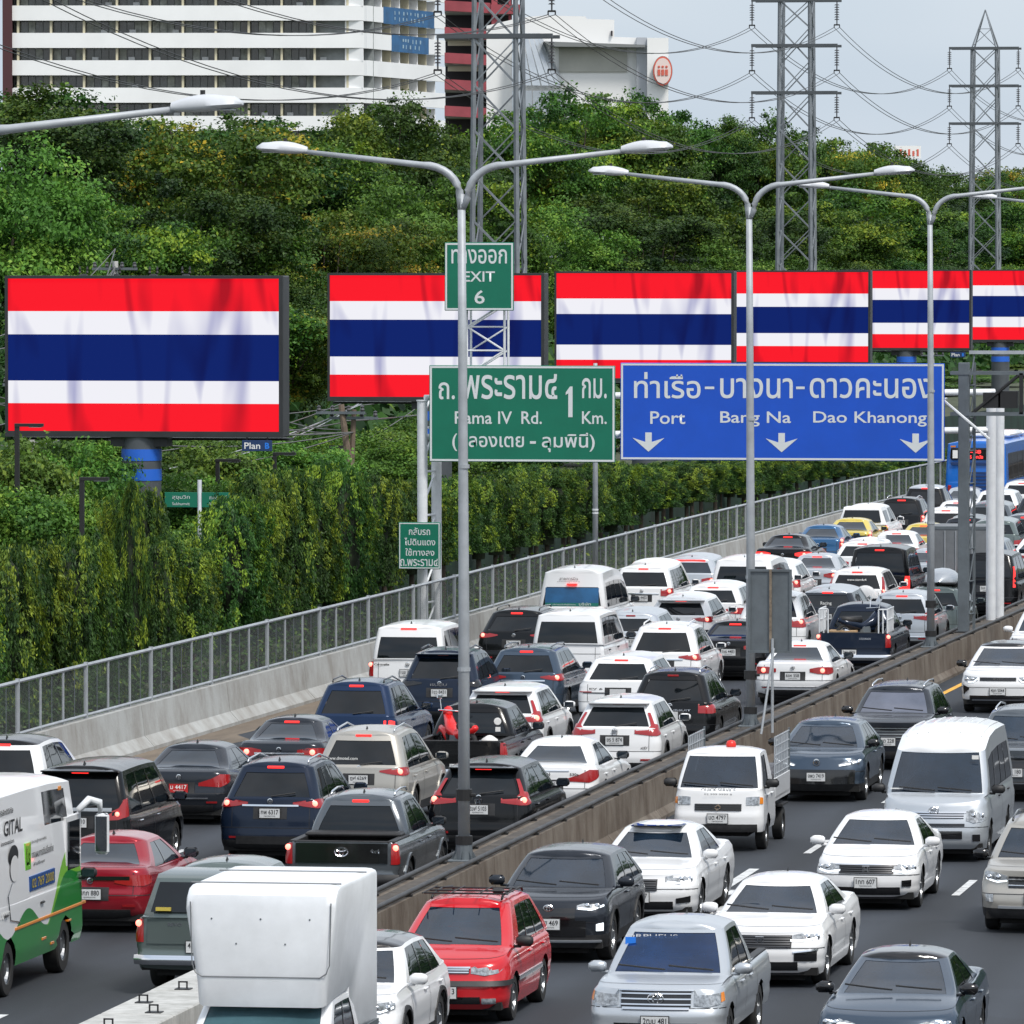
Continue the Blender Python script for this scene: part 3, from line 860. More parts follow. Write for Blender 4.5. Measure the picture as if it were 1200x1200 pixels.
def wipers(c, root):
    for x0, x1 in ((-.62, -.02), (.02, .66)):
        b = MB(); n = 6; pts = []
        for k in range(n + 1):
            x = lerp(x0, x1, k/n); y = c.yf0 - .03 - c.cb * 2.2 * (x / c.hw0) ** 2 + .015; z = c.zcf + .04 + .05 * k / n
            pts.append((x, y + .02 - .05 * k/n, z + .02))
        b.path(pts, .013, 5); o = b.build('wiper', PLAST, root); o.location.y = -c.L/2

def emblem(c, root, z, r=.055, kind='ring', end='front', m=CHROME):
    p = c.at(end, 0, z, .034); b = MB(); sg = 1 if end == 'front' else -1
    if kind == 'h':
        b.box(-r*.62, -r*.34, 0, .01, -r*.6, r*.6); b.box(r*.34, r*.62, 0, .01, -r*.6, r*.6); b.box(-r*.4, r*.4, 0, .01, -r*.12, r*.12)
        fr = [(-r, r*.85), (-r*.8, -r*.85), (r*.8, -r*.85), (r, r*.85)]
        for i in range(4):
            a, d = fr[i], fr[(i+1) % 4]; b.tube((a[0], .005, a[1]), (d[0], .005, d[1]), .006, n=5)
    elif kind == 's':
        b.prism([(-r*.9, r*.1), (-r*.2, r*.9), (r*.9, r*.1), (r*.5, -.0), (r*.1, r*.35)], 0, .01)
        b.prism([(r*.9, -r*.1), (r*.2, -r*.9), (-r*.9, -r*.1), (-r*.5, .0), (-r*.1, -r*.35)], 0, .01)
    elif kind == 'oval':
        for rx, rz_ in ((r, r*.68), (r*.35, r*.62), (r*.7, r*.25)):
            pts = [(math.cos(t)*rx, .006, math.sin(t)*rz_ + (r*.32 if rx == r*.7 else 0)) for t in np.linspace(0, 2*math.pi, 19)]
            b.path(pts, r*.11, 5, False)
    else:
        b.lathe([(r, 0), (r, .012), (r*.72, .014), (r*.72, 0)], 18, 'y'); b.prism([(-r*.5, 0), (0, r*.5), (r*.5, 0), (0, -r*.5)], 0, .01)
    o = b.build('badge', m, root, loc=(p[0], p[1] - c.L/2, p[2]))
    return o
# ------------------------------------------------------------------ road, barriers, fence
def path_x(pts, y): return float(np.interp(y, [p[0] for p in pts], [p[1] for p in pts]))
FENCE = [(60, -33.6), (145, -33.6), (182, -33.1), (235, -32.9), (274, -32.3), (300, -31.5), (340, -30.2), (420, -27.0), (520, -22.0)]
MED = [(60, -20.1), (110, -20.1), (140, -20.05), (182, -19.45), (230, -18.7), (300, -17.3), (420, -13.5), (520, -9.5)]

def road_mat(name, col, rough, wear, scale=0.5):
    m = bpy.data.materials.new(name); m.use_nodes = True
    n = m.node_tree.nodes; l = m.node_tree.links; p = n['Principled BSDF']
    tc = n.new('ShaderNodeTexCoord')
    mp = n.new('ShaderNodeMapping'); mp.inputs['Scale'].default_value = (1, .12, 1)
    l.new(tc.outputs['Object'], mp.inputs[0])
    a = n.new('ShaderNodeTexNoise'); a.inputs['Scale'].default_value = scale; a.inputs['Detail'].default_value = 8; a.inputs['Roughness'].default_value = .6
    l.new(mp.outputs[0], a.inputs[0])
    b = n.new('ShaderNodeTexNoise'); b.inputs['Scale'].default_value = 40; b.inputs['Detail'].default_value = 3
    l.new(tc.outputs['Object'], b.inputs[0])
    ad = n.new('ShaderNodeMath'); ad.operation = 'ADD'
    sc = n.new('ShaderNodeMath'); sc.operation = 'MULTIPLY'; sc.inputs[1].default_value = .5; l.new(b.outputs[0], sc.inputs[0])
    l.new(a.outputs[0], ad.inputs[0]); l.new(sc.outputs[0], ad.inputs[1])
    r = n.new('ShaderNodeValToRGB'); r.color_ramp.elements[0].position = .45; r.color_ramp.elements[1].position = 1.0
    r.color_ramp.elements[0].color = (*[c * (1 - wear) for c in col], 1); r.color_ramp.elements[1].color = (*[c * (1 + wear) for c in col], 1)
    l.new(ad.outputs[0], r.inputs[0]); l.new(r.outputs[0], p.inputs['Base Color'])
    p.inputs['Roughness'].default_value = rough
    bp = n.new('ShaderNodeBump'); bp.inputs['Strength'].default_value = .35; bp.inputs['Distance'].default_value = .01
    l.new(b.outputs[0], bp.inputs['Height']); l.new(bp.outputs[0], p.inputs['Normal'])
    return m
def asphalt():
    m = road_mat('asphalt', (.021, .0255, .033), .8, .45); n = m.node_tree.nodes; l = m.node_tree.links; p = n['Principled BSDF']
    src = p.inputs['Base Color'].links[0].from_socket
    geo = n.new('ShaderNodeNewGeometry'); sx = n.new('ShaderNodeSeparateXYZ'); l.new(geo.outputs['Position'], sx.inputs[0])
    # polished wheel tracks and oil line repeating with the lane width, broken up by noise
    a = n.new('ShaderNodeMath'); a.operation = 'MULTIPLY'; a.inputs[1].default_value = 2 * math.pi / 1.72; l.new(sx.outputs[0], a.inputs[0])
    b = n.new('ShaderNodeMath'); b.operation = 'SINE'; l.new(a.outputs[0], b.inputs[0])
    mp = n.new('ShaderNodeMapping'); mp.inputs['Scale'].default_value = (1, .06, 1); l.new(geo.outputs['Position'], mp.inputs[0])
    t = n.new('ShaderNodeTexNoise'); t.inputs['Scale'].default_value = 1.1; t.inputs['Detail'].default_value = 6; l.new(mp.outputs[0], t.inputs[0])
    c = n.new('ShaderNodeMath'); c.operation = 'MULTIPLY'; l.new(b.outputs[0], c.inputs[0]); l.new(t.outputs[0], c.inputs[1])
    # square repair patches
    br = n.new('ShaderNodeTexVoronoi'); br.distance = 'CHEBYCHEV'; br.inputs['Scale'].default_value = .16; l.new(geo.outputs['Position'], br.inputs['Vector'])
    r2 = n.new('ShaderNodeMapRange'); r2.inputs[1].default_value = .0; r2.inputs[2].default_value = 1; r2.inputs[3].default_value = .82; r2.inputs[4].default_value = 1.16; l.new(br.outputs['Color'], r2.inputs[0])
    d = n.new('ShaderNodeMapRange'); d.inputs[1].default_value = -.6; d.inputs[2].default_value = .6; d.inputs[3].default_value = .72; d.inputs[4].default_value = 1.25; l.new(c.outputs[0], d.inputs[0])
    e = n.new('ShaderNodeMath'); e.operation = 'MULTIPLY'; l.new(d.outputs[0], e.inputs[0]); l.new(r2.outputs[0], e.inputs[1])
    v = n.new('ShaderNodeVectorMath'); v.operation = 'SCALE'; l.new(src, v.inputs[0]); l.new(e.outputs[0], v.inputs['Scale']); l.new(v.outputs[0], p.inputs['Base Color'])
    return m
ASPH = asphalt()
EARTH = road_mat('ground_soil', (.05, .06, .03), .95, .5)
DIRT = road_mat('roadside_dirt', (.15, .12, .09), .95, .4, 2.0)
LINEW = mat('road_paint_white', (.55, .56, .56), .7, noise=(5, .35)); LINEY = mat('road_paint_yellow', (.75, .4, .06), .7, noise=(5, .3))

def stained(name, col, stain, amount, vertical=.25, scale=2.2):
    """concrete with rain streaks and grime"""
    m = bpy.data.materials.new(name); m.use_nodes = True
    n = m.node_tree.nodes; l = m.node_tree.links; p = n['Principled BSDF']; p.inputs['Roughness'].default_value = .85
    tc = n.new('ShaderNodeTexCoord'); mp = n.new('ShaderNodeMapping'); mp.inputs['Scale'].default_value = (1, 1, vertical)
    geo = n.new('ShaderNodeNewGeometry'); l.new(geo.outputs['Position'], mp.inputs[0])
    a = n.new('ShaderNodeTexNoise'); a.inputs['Scale'].default_value = scale; a.inputs['Detail'].default_value = 9; a.inputs['Roughness'].default_value = .7
    l.new(mp.outputs[0], a.inputs[0])
    r = n.new('ShaderNodeValToRGB'); r.color_ramp.elements[0].position = .5 - amount; r.color_ramp.elements[1].position = .62
    r.color_ramp.elements[0].color = (*stain, 1); r.color_ramp.elements[1].color = (*col, 1)
    l.new(a.outputs[0], r.inputs[0]); l.new(r.outputs[0], p.inputs['Base Color'])
    b = n.new('ShaderNodeTexNoise'); b.inputs['Scale'].default_value = 18; b.inputs['Detail'].default_value = 5; l.new(geo.outputs['Position'], b.inputs[0])
    bp = n.new('ShaderNodeBump'); bp.inputs['Strength'].default_value = .3; bp.inputs['Distance'].default_value = .02
    l.new(b.outputs[0], bp.inputs['Height']); l.new(bp.outputs[0], p.inputs['Normal'])
    return m
CONC = stained('barrier_concrete', (.4, .41, .4), (.27, .26, .24), .14, .6, 1.1)
CONCB = stained('stained_median_concrete', (.175, .15, .122), (.085, .063, .046), .12, .5, 1.4)
CONCW = stained('pale_coping_concrete', (.5, .5, .48), (.3, .3, .28), .16)

def strip(name, pts, m, kind='structure', z=0.0):
    """sheet between two edges; pts = (y, x left, x right)"""
    v = []; f = []
    for y, a, b in pts: v += [(a, y, z), (b, y, z)]
    for i in range(len(pts) - 1): f.append((2*i, 2*i+1, 2*i+3, 2*i+2))
    return tag(link_mesh(name, make_mesh(name, v, f, m)), kind=kind)
strip('ground', [(-200, -600, 500), (2600, -600, 500)], EARTH, z=-.02)
ys = list(range(60, 521, 10))
strip('road', [(y, path_x(FENCE, y) + .2, path_x(MED, y) + 30) for y in ys], ASPH, z=0)
strip('roadside_dirt', [(y, path_x(FENCE, y) + .3, path_x(FENCE, y) + 1.3 + .35 * math.sin(y * .7) + .2 * math.sin(y * 2.1)) for y in np.arange(60, 330, 1.5)], DIRT, z=.004)

def mark(name, x0, x1, y0, y1, m=LINEW):
    b = MB(); b.add([(x0, y0, .008), (x1, y0, .008), (x1, y1, .008), (x0, y1, .008)], [(0, 1, 2, 3)])
    return tag(b.build(name, m), kind='structure')
for off_ in (-3.6, -7.0, -10.4):                       # lane dashes of the far carriageway
    y = 84 if off_ != -7.0 else 88
    while y < 320:
        xm = path_x(MED, y) + off_; xm2 = path_x(MED, y + 3) + off_
        b = MB(); b.add([(xm-.07, y, .008), (xm+.07, y, .008), (xm2+.07, y+3, .008), (xm2-.07, y+3, .008)], [(0,1,2,3)])
        tag(b.build('road_marking', LINEW), kind='structure'); y += 12
for off_ in (4.1, 7.6, 11.0):
    y = 80 if off_ != 7.6 else 84
    while y < 240:
        xm = path_x(MED, y) + off_
        mark('road_marking', xm-.07, xm+.07, y, y+3); y += 12
strip('edge_line', [(y, path_x(MED, y) + .95, path_x(MED, y) + 1.1) for y in ys], LINEY, z=.008)
strip('edge_line', [(y, path_x(MED, y) - .72, path_x(MED, y) - .6) for y in ys], LINEW, z=.008)
strip('edge_line', [(y, path_x(FENCE, y) + 2.1, path_x(FENCE, y) + 2.22) for y in ys], LINEW, z=.008)
for px, py in ((866, 1030), (905, 1118)):               # turn arrows facing the oncoming drivers
    x, y, _ = on_z(px, py)
    b = MB(); b.add([(x-.09, y-2.2, .008), (x+.09, y-2.2, .008), (x+.09, y+2, .008), (x-.09, y+2, .008),
                     (x-.5, y-2.21, .008), (x, y-4.2, .008), (x+.5, y-2.21, .008)], [(0,1,2,3), (4,5,6)])
    tag(b.build('arrow_marking', LINEW), kind='structure')

def barrier(name, label, pathp, prof, y0, y1, seg, m, cat='barrier'):
    """concrete barrier cast in separate lengths; prof = (dx, z)"""
    root = thing(name, label, cat, (0, 0, 0)); y = y0; n = len(prof)
    while y < y1:
        a, b = y, min(y + seg, y1) - .035
        v = []; ysub = np.linspace(a, b, 4)
        for yy in ysub: v += [(path_x(pathp, yy) + dx, yy, z) for dx, z in prof]
        f = []
        for i in range(3):
            for k in range(n): f.append((i*n+k, i*n+(k+1) % n, (i+1)*n+(k+1) % n, (i+1)*n+k))
        f += [tuple(range(n-1, -1, -1)), tuple(range(3*n, 4*n))]
        link_mesh('concrete_panel', make_mesh('concrete_panel', v, f, m), root); y += seg
    return root
barrier('concrete_barrier', 'long pale concrete parapet carrying the steel mesh fence along the hedge', FENCE,
        [(.32, -.02), (.32, .08), (.12, .3), (.04, .96), (-.2, .96), (-.2, -.02)], 110, 420, 8.5, CONC)
med = barrier('median_barrier', 'brown stained concrete median wall carrying the twin arm lamp posts', MED,
        [(.46, -.02), (.46, .07), (.36, .2), (.33, .8), (-.33, .8), (-.36, .2), (-.46, .07), (-.46, -.02)], 99, 420, 6.0, CONCB)
for sg in (1, -1):                                      # pipe rails bolted on the coping
    b = MB(); b.path([(path_x(MED, y) + sg * .27, y, .87) for y in np.arange(100, 420, 6)], .04, 6)
    b.build('pipe_rail', mat('dark_pipe', (.05, .052, .055), .6, .2, noise=(2, .4)), med, True)
for y in np.arange(100.5, 330, 3):
    b = MB(); x = path_x(MED, y); b.box(x+.2, x+.33, y-.05, y+.05, .79, .84); b.box(x-.33, x-.2, y-.05, y+.05, .79, .84); b.build('rail_bracket', BSTEEL, med)
for y in np.arange(101, 300, 3.0):
    b = MB(); x = path_x(MED, y + .7) + .02; b.box(x-.16, x+.16, y, y+2.96, .8, .815, .004); 
    b.build('cover_slab', mat('grimy_cover', (.07, .06, .05), .9, noise=(3, .5)), med)
co = thing('concrete_island', 'wide pale concrete slab with steel anchors at the near end of the median', 'slab', (0, 0, 0))
y = 80.0
while y < 98.5:
    b = MB(); b.box(-20.75, -19.75, y, y + 2.95, -.02, .8, .02); b.build('slab_block', CONCW, co); y += 3.0
for y, x in ((97.6, -20.2), (96.9, -20.0), (95.2, -20.35), (93.4, -20.5), (92.2, -20.1), (90.4, -20.3)):
    b = MB()
    b.box(x-.04, x-.02, y, y+.02, .8, .9); b.box(x+.07, x+.09, y, y+.02, .8, .9); b.box(x-.04, x+.09, y, y+.02, .89, .91); b.box(x-.07, x+.14, y-.1, y+.1, .8, .815)
    b.build('anchor_bracket', BSTEEL, co)

def mesh_mat():
    m = bpy.data.materials.new('wire_mesh'); m.use_nodes = True
    n = m.node_tree.nodes; l = m.node_tree.links; p = n['Principled BSDF']; out = n['Material Output']
    p.inputs['Base Color'].default_value = (.12, .13, .13, 1); p.inputs['Roughness'].default_value = .6
    geo = n.new('ShaderNodeNewGeometry'); sx = n.new('ShaderNodeSeparateXYZ'); l.new(geo.outputs['Position'], sx.inputs[0])
    outs = []
    for o_ in (('ADD', 1), ('SUBTRACT', 2)):
        a = n.new('ShaderNodeMath'); a.operation = o_[0]; l.new(sx.outputs[1], a.inputs[0]); l.new(sx.outputs[2], a.inputs[1])
        k = n.new('ShaderNodeMath'); k.operation = 'MULTIPLY'; k.inputs[1].default_value = 22; l.new(a.outputs[0], k.inputs[0])
        fr = n.new('ShaderNodeMath'); fr.operation = 'FRACT'; l.new(k.outputs[0], fr.inputs[0])
        lt = n.new('ShaderNodeMath'); lt.operation = 'LESS_THAN'; lt.inputs[1].default_value = .17; l.new(fr.outputs[0], lt.inputs[0]); outs.append(lt)
    mx = n.new('ShaderNodeMath'); mx.operation = 'MAXIMUM'; l.new(outs[0].outputs[0], mx.inputs[0]); l.new(outs[1].outputs[0], mx.inputs[1])
    tr = n.new('ShaderNodeBsdfTransparent'); ms = n.new('ShaderNodeMixShader')
    l.new(mx.outputs[0], ms.inputs[0]); l.new(tr.outputs[0], ms.inputs[1]); l.new(p.outputs[0], ms.inputs[2]); l.new(ms.outputs[0], out.inputs[0])
    return m
WIRE = mesh_mat()
fence = thing('steel_fence', 'grey steel fence of wire mesh panels running along the concrete parapet below the hedge', 'fence')
post_me = MB().box(-.022, .022, -.022, .022, .94, 2.1).mesh('post', GALV)
thick_me = MB().box(-.038, .038, -.038, .038, .94, 2.14).mesh('post', GALV)
bar_me = MB().box(-.008, .008, -.008, .008, 1.04, 2.02).mesh('bar', GALVD)
y = 112.0; k = 0
while y < 330:
    x, x2 = path_x(FENCE, y) - .1, path_x(FENCE, y + 2) - .1
    link_mesh('post', thick_me if k % 3 == 0 else post_me, fence, (x, y, 0))
    link_mesh('bar', bar_me, fence, ((x + x2) / 2, y + 1, 0))
    b = MB(); b.path([(x, y, 2.08), (x2, y + 2, 2.08)], .04, 6); b.build('top_rail', GALV, fence)
    b = MB(); b.path([(x, y, 1.03), (x2, y + 2, 1.03)], .032, 6); b.build('bottom_rail', GALV, fence)
    b = MB(); b.add([(x, y+.02, 1.05), (x2, y+1.98, 1.05), (x2, y+1.98, 2.05), (x, y+.02, 2.05)], [(0,1,2,3)]); b.build('mesh_panel', WIRE, fence)
    y += 2; k += 1

# ------------------------------------------------------------------ street lamps
_Ri = _R.T
def project(p):
    c = _Ri @ (np.array(p) - np.array([0, 0, CAM_H])); return (600 + F_PX * c[0] / -c[2], 600 - F_PX * c[1] / -c[2])
def street_lamp(Y, label, band=True):
    x = path_x(MED, Y); root = thing('street_lamp', label, 'street lamp', (x, Y, .8), 0, 'twin arm street lamps along the median')
    b = MB(); b.path([(0, 0, .25), (0, 0, 4), (-.02, 0, 8), (-.04, 0, 10.85)], [.1, .09, .074, .062], 12); b.build('pole', GALV, root, True)
    b = MB(); b.box(-.24, .24, -.24, .24, 0, .04, .01); b.tube((0, 0, .04), (0, 0, .3), .15, .13, 12)
    for a in range(8):
        t = a * math.pi / 4; b.add(*_gus(t))
    b.build('base_plate', GALVD, root)
    if band:
        b = MB(); b.tube((0, 0, 1.0), (0, 0, 1.18), .135, n=14); b.tube((.12, -.05, 1.09), (.2, -.05, 1.09), .03, n=6); b.build('clamp_band', BSTEEL, root)
        b = MB(); b.tube((0, 0, .28), (0, 0, .42), .14, n=14); b.build('clamp_band', BSTEEL, root)
    for z in (3.1, 6.4):
        b = MB(); b.tube((0, 0, z), (0, 0, z + .06), .118 - z * .004, n=12); b.build('collar', GALV, root)
    for sg in (1, -1):
        b = MB(); pts = [(-.04, 0, 10.6)]
        for t in np.linspace(0, 1, 9): pts.append((sg * (.06 + .62 * (1 - math.cos(t * math.pi / 2))), 0, 10.8 + .52 * math.sin(t * math.pi / 2)))
        pts.append((sg * 2.62, 0, 11.54)); b.path(pts, [.065]*9 + [.055, .04], 10)
        b.build('arm', GALV, root, True)
        h = MB(); n = 9; secs = []
        for i in range(n):
            t = i / (n - 1); wd = .05 + .13 * math.sin(min(t * 1.15, 1) * math.pi * .62); ht = .04 + .105 * math.sin(min(t * 1.1 + .12, 1) * math.pi * .8)
            if i == n - 1: wd, ht = .06, .03
            X = sg * (2.58 + t * .84); Z = 11.55 + .05 * t
            secs.append([(X, math.cos(a) * wd, Z + (math.sin(a) * ht if math.sin(a) > 0 else math.sin(a) * ht * .45)) for a in np.linspace(0, 2*math.pi, 10, endpoint=False)])
        v = [p for s_ in secs for p in s_]; f = []
        for i in range(n - 1):
            for q in range(10): f.append((i*10+q, i*10+(q+1) % 10, (i+1)*10+(q+1) % 10, (i+1)*10+q))
        f += [tuple(range(9, -1, -1)), tuple(range((n-1)*10, n*10))]
        h.add(v, f); ho = h.build('lamp_head', mat('lamp_head_grey', (.55, .57, .6), .4), root, True, 60)
        l_ = MB(); xa, xb = sorted((sg * 2.84, sg * 3.32)); l_.box(xa, xb, -.1, .1, 11.525, 11.54, .004); l_.build('lens', mat('lamp_lens', (.45, .47, .5), .3), ho)
        l_ = MB(); l_.tube((sg*2.95, 0, 11.7), (sg*2.95, 0, 11.76), .03, n=8); l_.build('photocell', PLAST, ho)
    return root
def _gus(t):
    c, s = math.cos(t), math.sin(t)
    return ([(c*.13, s*.13, .04), (c*.22, s*.22, .04), (c*.13, s*.13, .2)], [(0, 1, 2)])
def y_on_med(px, z):
    """distance along the road at which the median is seen at column px"""
    best = min(np.arange(60, 500, .25), key=lambda y: abs(project((path_x(MED, y), y, z))[0] - px)); return float(best)
YL = [y_on_med(543, .9), y_on_med(880, .9), y_on_med(1091, .9)]
street_lamp(YL[0], 'twin arm lamp post standing in front of the exit six sign')
street_lamp(YL[1], 'twin arm lamp post before the blue sign, beside the small grey signboard')
street_lamp(YL[2], 'twin arm lamp post covering the last letters of the blue sign')
street_lamp(YL[2] + 37, 'far twin arm lamp post showing only its heads at the right edge', False)
street_lamp(YL[0] - 34.5, 'nearest lamp post, only one big head reaching in at the upper left', False)

# ------------------------------------------------------------------ road signs
SGREEN = mat('sign_green', (.0, .145, .085), .45, noise=(1.5, .08)); SBLUE = mat('sign_blue', (.004, .075, .5), .45, noise=(1.2, .07))
SWHITE = mat('sign_white', (.62, .65, .66), .45)
def sign_panel(root, x0, x1, z0, z1, y, m, parts=True, edge=.05):
    b = MB(); b.box(x0, x1, y, y + .04, z0, z1, .012); pnl = b.build('sign_panel', m, root)
    e = MB()
    for a in ((x0+.02, x1-.02, z1-.02-edge, z1-.02), (x0+.02, x1-.02, z0+.02, z0+.02+edge), (x0+.02, x0+.02+edge, z0+.02+edge, z1-.02-edge), (x1-.02-edge, x1-.02, z0+.02+edge, z1-.02-edge)):
        e.box(a[0], a[1], y - .004, y, a[2], a[3])
    e.build('sign_border', SWHITE, pnl)
    return pnl
YG = 187.0
def gx(px, py=480, y=YG): return at_y(px, py, y)[0]
def gz(py, px=700, y=YG): return at_y(px, py, y)[2]
def text_at(parent, s, px0, px1, py0, py1, Y, m=SWHITE, bold=.01):
    a = at_y(px0, py0, Y); b = at_y(px1, py1, Y)
    return lettering(s, m, parent, ((a[0]+b[0])/2, Y, (a[2]+b[2])/2), abs(b[0]-a[0]), abs(a[2]-b[2]), bold=bold)
gan = thing('sign_gantry', 'white tubular steel gantry spanning the road behind the green and blue direction signs', 'gantry', (gx(500, 700), YG, 0))
gloc = gan.location.copy()
def gb(mb, name, m=WSTEEL, smooth=False):
    o = mb.build(name, m, gan, smooth, 40); o.location = (-gloc.x, -gloc.y, -gloc.z); return o
YR = y_on_med(1163, .8)
for px, yy, top in ((495, YG + .3, 470), (511.5, YG + 1.35, 466), (1161.5, YR, 473), (1171, YR + 1.05, 464)):
    x = gx(px, 600, yy); b = MB(); b.tube((x, yy, .0 if px < 900 else .78), (x, yy, gz(top, px, yy)), .135, n=14); b.tube((x, yy, gz(top, px, yy)), (x, yy, gz(top, px, yy) + .03), .16, n=14); gb(b, 'post', WSTEEL, True)
zt, zb_ = gz(467), gz(513)
for yy in (YG + .3, YG + 1.35):
    for z in (zt, zb_):
        b = MB(); b.tube((gx(495), yy, z), (gx(1161, 500, YR), yy + YR - YG - .3, z + .05), .075, n=10); gb(b, 'chord', WSTEEL, True)
xs_ = np.linspace(gx(505), gx(1158), 13)
for i in range(12):
    za, zc_ = (zt, zb_) if i % 2 else (zb_, zt)
    b = MB(); b.tube((xs_[i], YG + .3, za), (xs_[i+1], YG + .3, zc_), .035, n=6); gb(b, 'brace')
    b = MB(); b.tube((xs_[i], YG + .3, za), (xs_[i], YG + 1.35, za), .03, n=6); gb(b, 'brace')
for px, xx in ((495, 511),):
    z = .6; k = 0
    while z < 6.6:
        b = MB(); xa, xb = gx(px, 600, YG + .3), gx(xx, 600, YG + 1.35)
        b.tube((xa, YG + .3, z), (xb, YG + 1.35, z + (.9 if k % 2 == 0 else 0)), .03, n=6); gb(b, 'brace'); z += .9 if k % 2 == 0 else .25; k += 1
def on_gantry(name, label, px0, px1, py0, py1, Y, m, edge=.05):
    x0, x1 = at_y(px0, py0, Y)[0], at_y(px1, py0, Y)[0]; z1, z0 = at_y(px0, py0, Y)[2], at_y(px0, py1, Y)[2]
    r = thing(name, label, 'road sign', ((x0+x1)/2, Y, z0))
    pn = sign_panel(r, x0, x1, z0, z1, Y, m, edge=edge); pn.location = (-(x0+x1)/2, -Y, -z0)
    k = MB()
    for t in (.15, .5, .85):
        X = lerp(x0, x1, t); k.box(X-.03, X+.03, Y + .042, Y + .1, z0+.05, z1-.05)
    kk = k.build('bracket', GALV, r); kk.location = pn.location
    return r, pn
YS = YG
r1, p1 = on_gantry('direction_sign', 'green gantry sign for Rama IV Rd. one kilometre ahead, left of the blue sign', 503, 721, 428, 541, YS, SGREEN)
T = lambda s, a, b, c, d, p, **k: text_at(p, s, a, b, c, d, YS - .005, **k)
T('ถ.', 514, 533, 448, 468, p1); T('พระราม๔', 542, 653, 438, 468, p1); D1 = MB(); D1.prism([(gx(666), gz(489)), (gx(671), gz(489)), (gx(671), gz(453)), (gx(668), gz(453)), (gx(663), gz(460)), (gx(663), gz(463)), (gx(666), gz(461))][::-1], YS - .008, YS - .003); D1.build('lettering', SWHITE, p1); T('กม.', 682, 711, 443, 467, p1)
T('Rama IV', 533, 600, 482, 497, p1); T('Rd.', 611, 635, 482, 497, p1); T('Km.', 682, 711, 482, 497, p1)
T('(คลองเตย', 530, 614, 508, 529, p1); T('-', 621, 628, 517, 520, p1); T('ลุมพินี)', 635, 697, 507, 530, p1)
r2, p2 = on_gantry('direction_sign', 'wide blue gantry sign reading Port, Bang Na and Dao Khanong with three down arrows', 727, 1107, 425, 539, YS, SBLUE)
T('ท่าเรือ', 743, 821, 436, 467, p2); T('-', 826, 837, 453, 456, p2); T('บางนา', 844, 929, 443, 467, p2); T('-', 933, 943, 453, 456, p2)
T('ดาวคะนอง', 949, 1093, 443, 467, p2)
T('Port', 762, 803, 482, 497, p2); T('Bang Na', 844, 927, 482, 500, p2); T('Dao Khanong', 953, 1086, 482, 500, p2)
for px in (760, 916, 1073):
    w = .42; b = MB(); x, z = gx(px, 520), gz(529)
    b.prism([(x, z), (x-w, z+.36), (x-.07, z+.25), (x, z+.25)][::-1], YS - .008, YS - .003); b.prism([(x, z), (x, z+.25), (x+.07, z+.25), (x+w, z+.36)][::-1], YS - .008, YS - .003); b.box(x-.085, x+.085, YS - .008, YS - .003, z+.251, z+.5)
    b.build('arrow', SWHITE, p2)
r3, p3 = on_gantry('exit_sign', 'square green EXIT 6 sign raised above the gantry', 521, 602, 284, 364, YS, SGREEN, .045)
T('ทางออก', 529, 594, 292, 309, p3); T('EXIT', 543, 580, 318, 330, p3); T('6', 556, 568, 340, 356, p3)
mast = MB(); xa, xb = gx(545), gx(589)
m_ = thing('sign_mast', 'small white lattice mast holding the exit sign above the green sign', 'mast', ((xa+xb)/2, YG + .5, gz(467)))
mo = (-(xa+xb)/2, -(YG + .5), -gz(467))
for x in (xa, xb):
    for yy in (YG + .3, YG + .9):
        b = MB(); b.tube((x, yy, gz(467)), (x, yy, gz(290)), .035, n=6); b.build('leg', WSTEEL, m_, loc=mo)
zz = gz(467); k = 0
while zz < gz(300):
    z2 = zz + .62; b = MB()
    b.tube((xa if k % 2 else xb, YG + .3, zz), (xb if k % 2 else xa, YG + .3, z2), .025, n=6); b.tube((xa, YG + .3, zz), (xb, YG + .3, zz), .022, n=6)
    b.tube((xa, YG + .9, zz), (xb, YG + .9, z2), .022, n=6); b.build('brace', WSTEEL, m_, loc=mo); zz = z2; k += 1
Yq = YG - .6
x0, x1 = at_y(467, 612, Yq)[0], at_y(516, 612, Yq)[0]; z1, z0 = at_y(490, 612, Yq)[2], at_y(490, 667, Yq)[2]
r4 = thing('notice_sign', 'small green notice sign in four lines of Thai on the left gantry posts', 'road sign', ((x0+x1)/2, Yq, z0))
p4 = sign_panel(r4, x0, x1, z0, z1, Yq, SGREEN, edge=.025); p4.location = (-(x0+x1)/2, -Yq, -z0)
for i, (s, a, b) in enumerate((('กลับรถ', 479, 504), ('ไปดินแดง', 474, 510), ('ใช้ทางลง', 475, 509), ('ถ.พระราม๔', 469, 513))):
    text_at(p4, s, a, b, 618 + i * 12.2, 627 + i * 12.2, Yq - .005)
b = MB(); b.box((x0+x1)/2 - .3, (x0+x1)/2 + .3, .045, .9, .3, .36); b.box((x0+x1)/2 - .3, (x0+x1)/2 + .3, .045, .9, .9, .96)
o = b.build('bracket', GALV, r4); o.location = (-(x0+x1)/2, 0, 0)

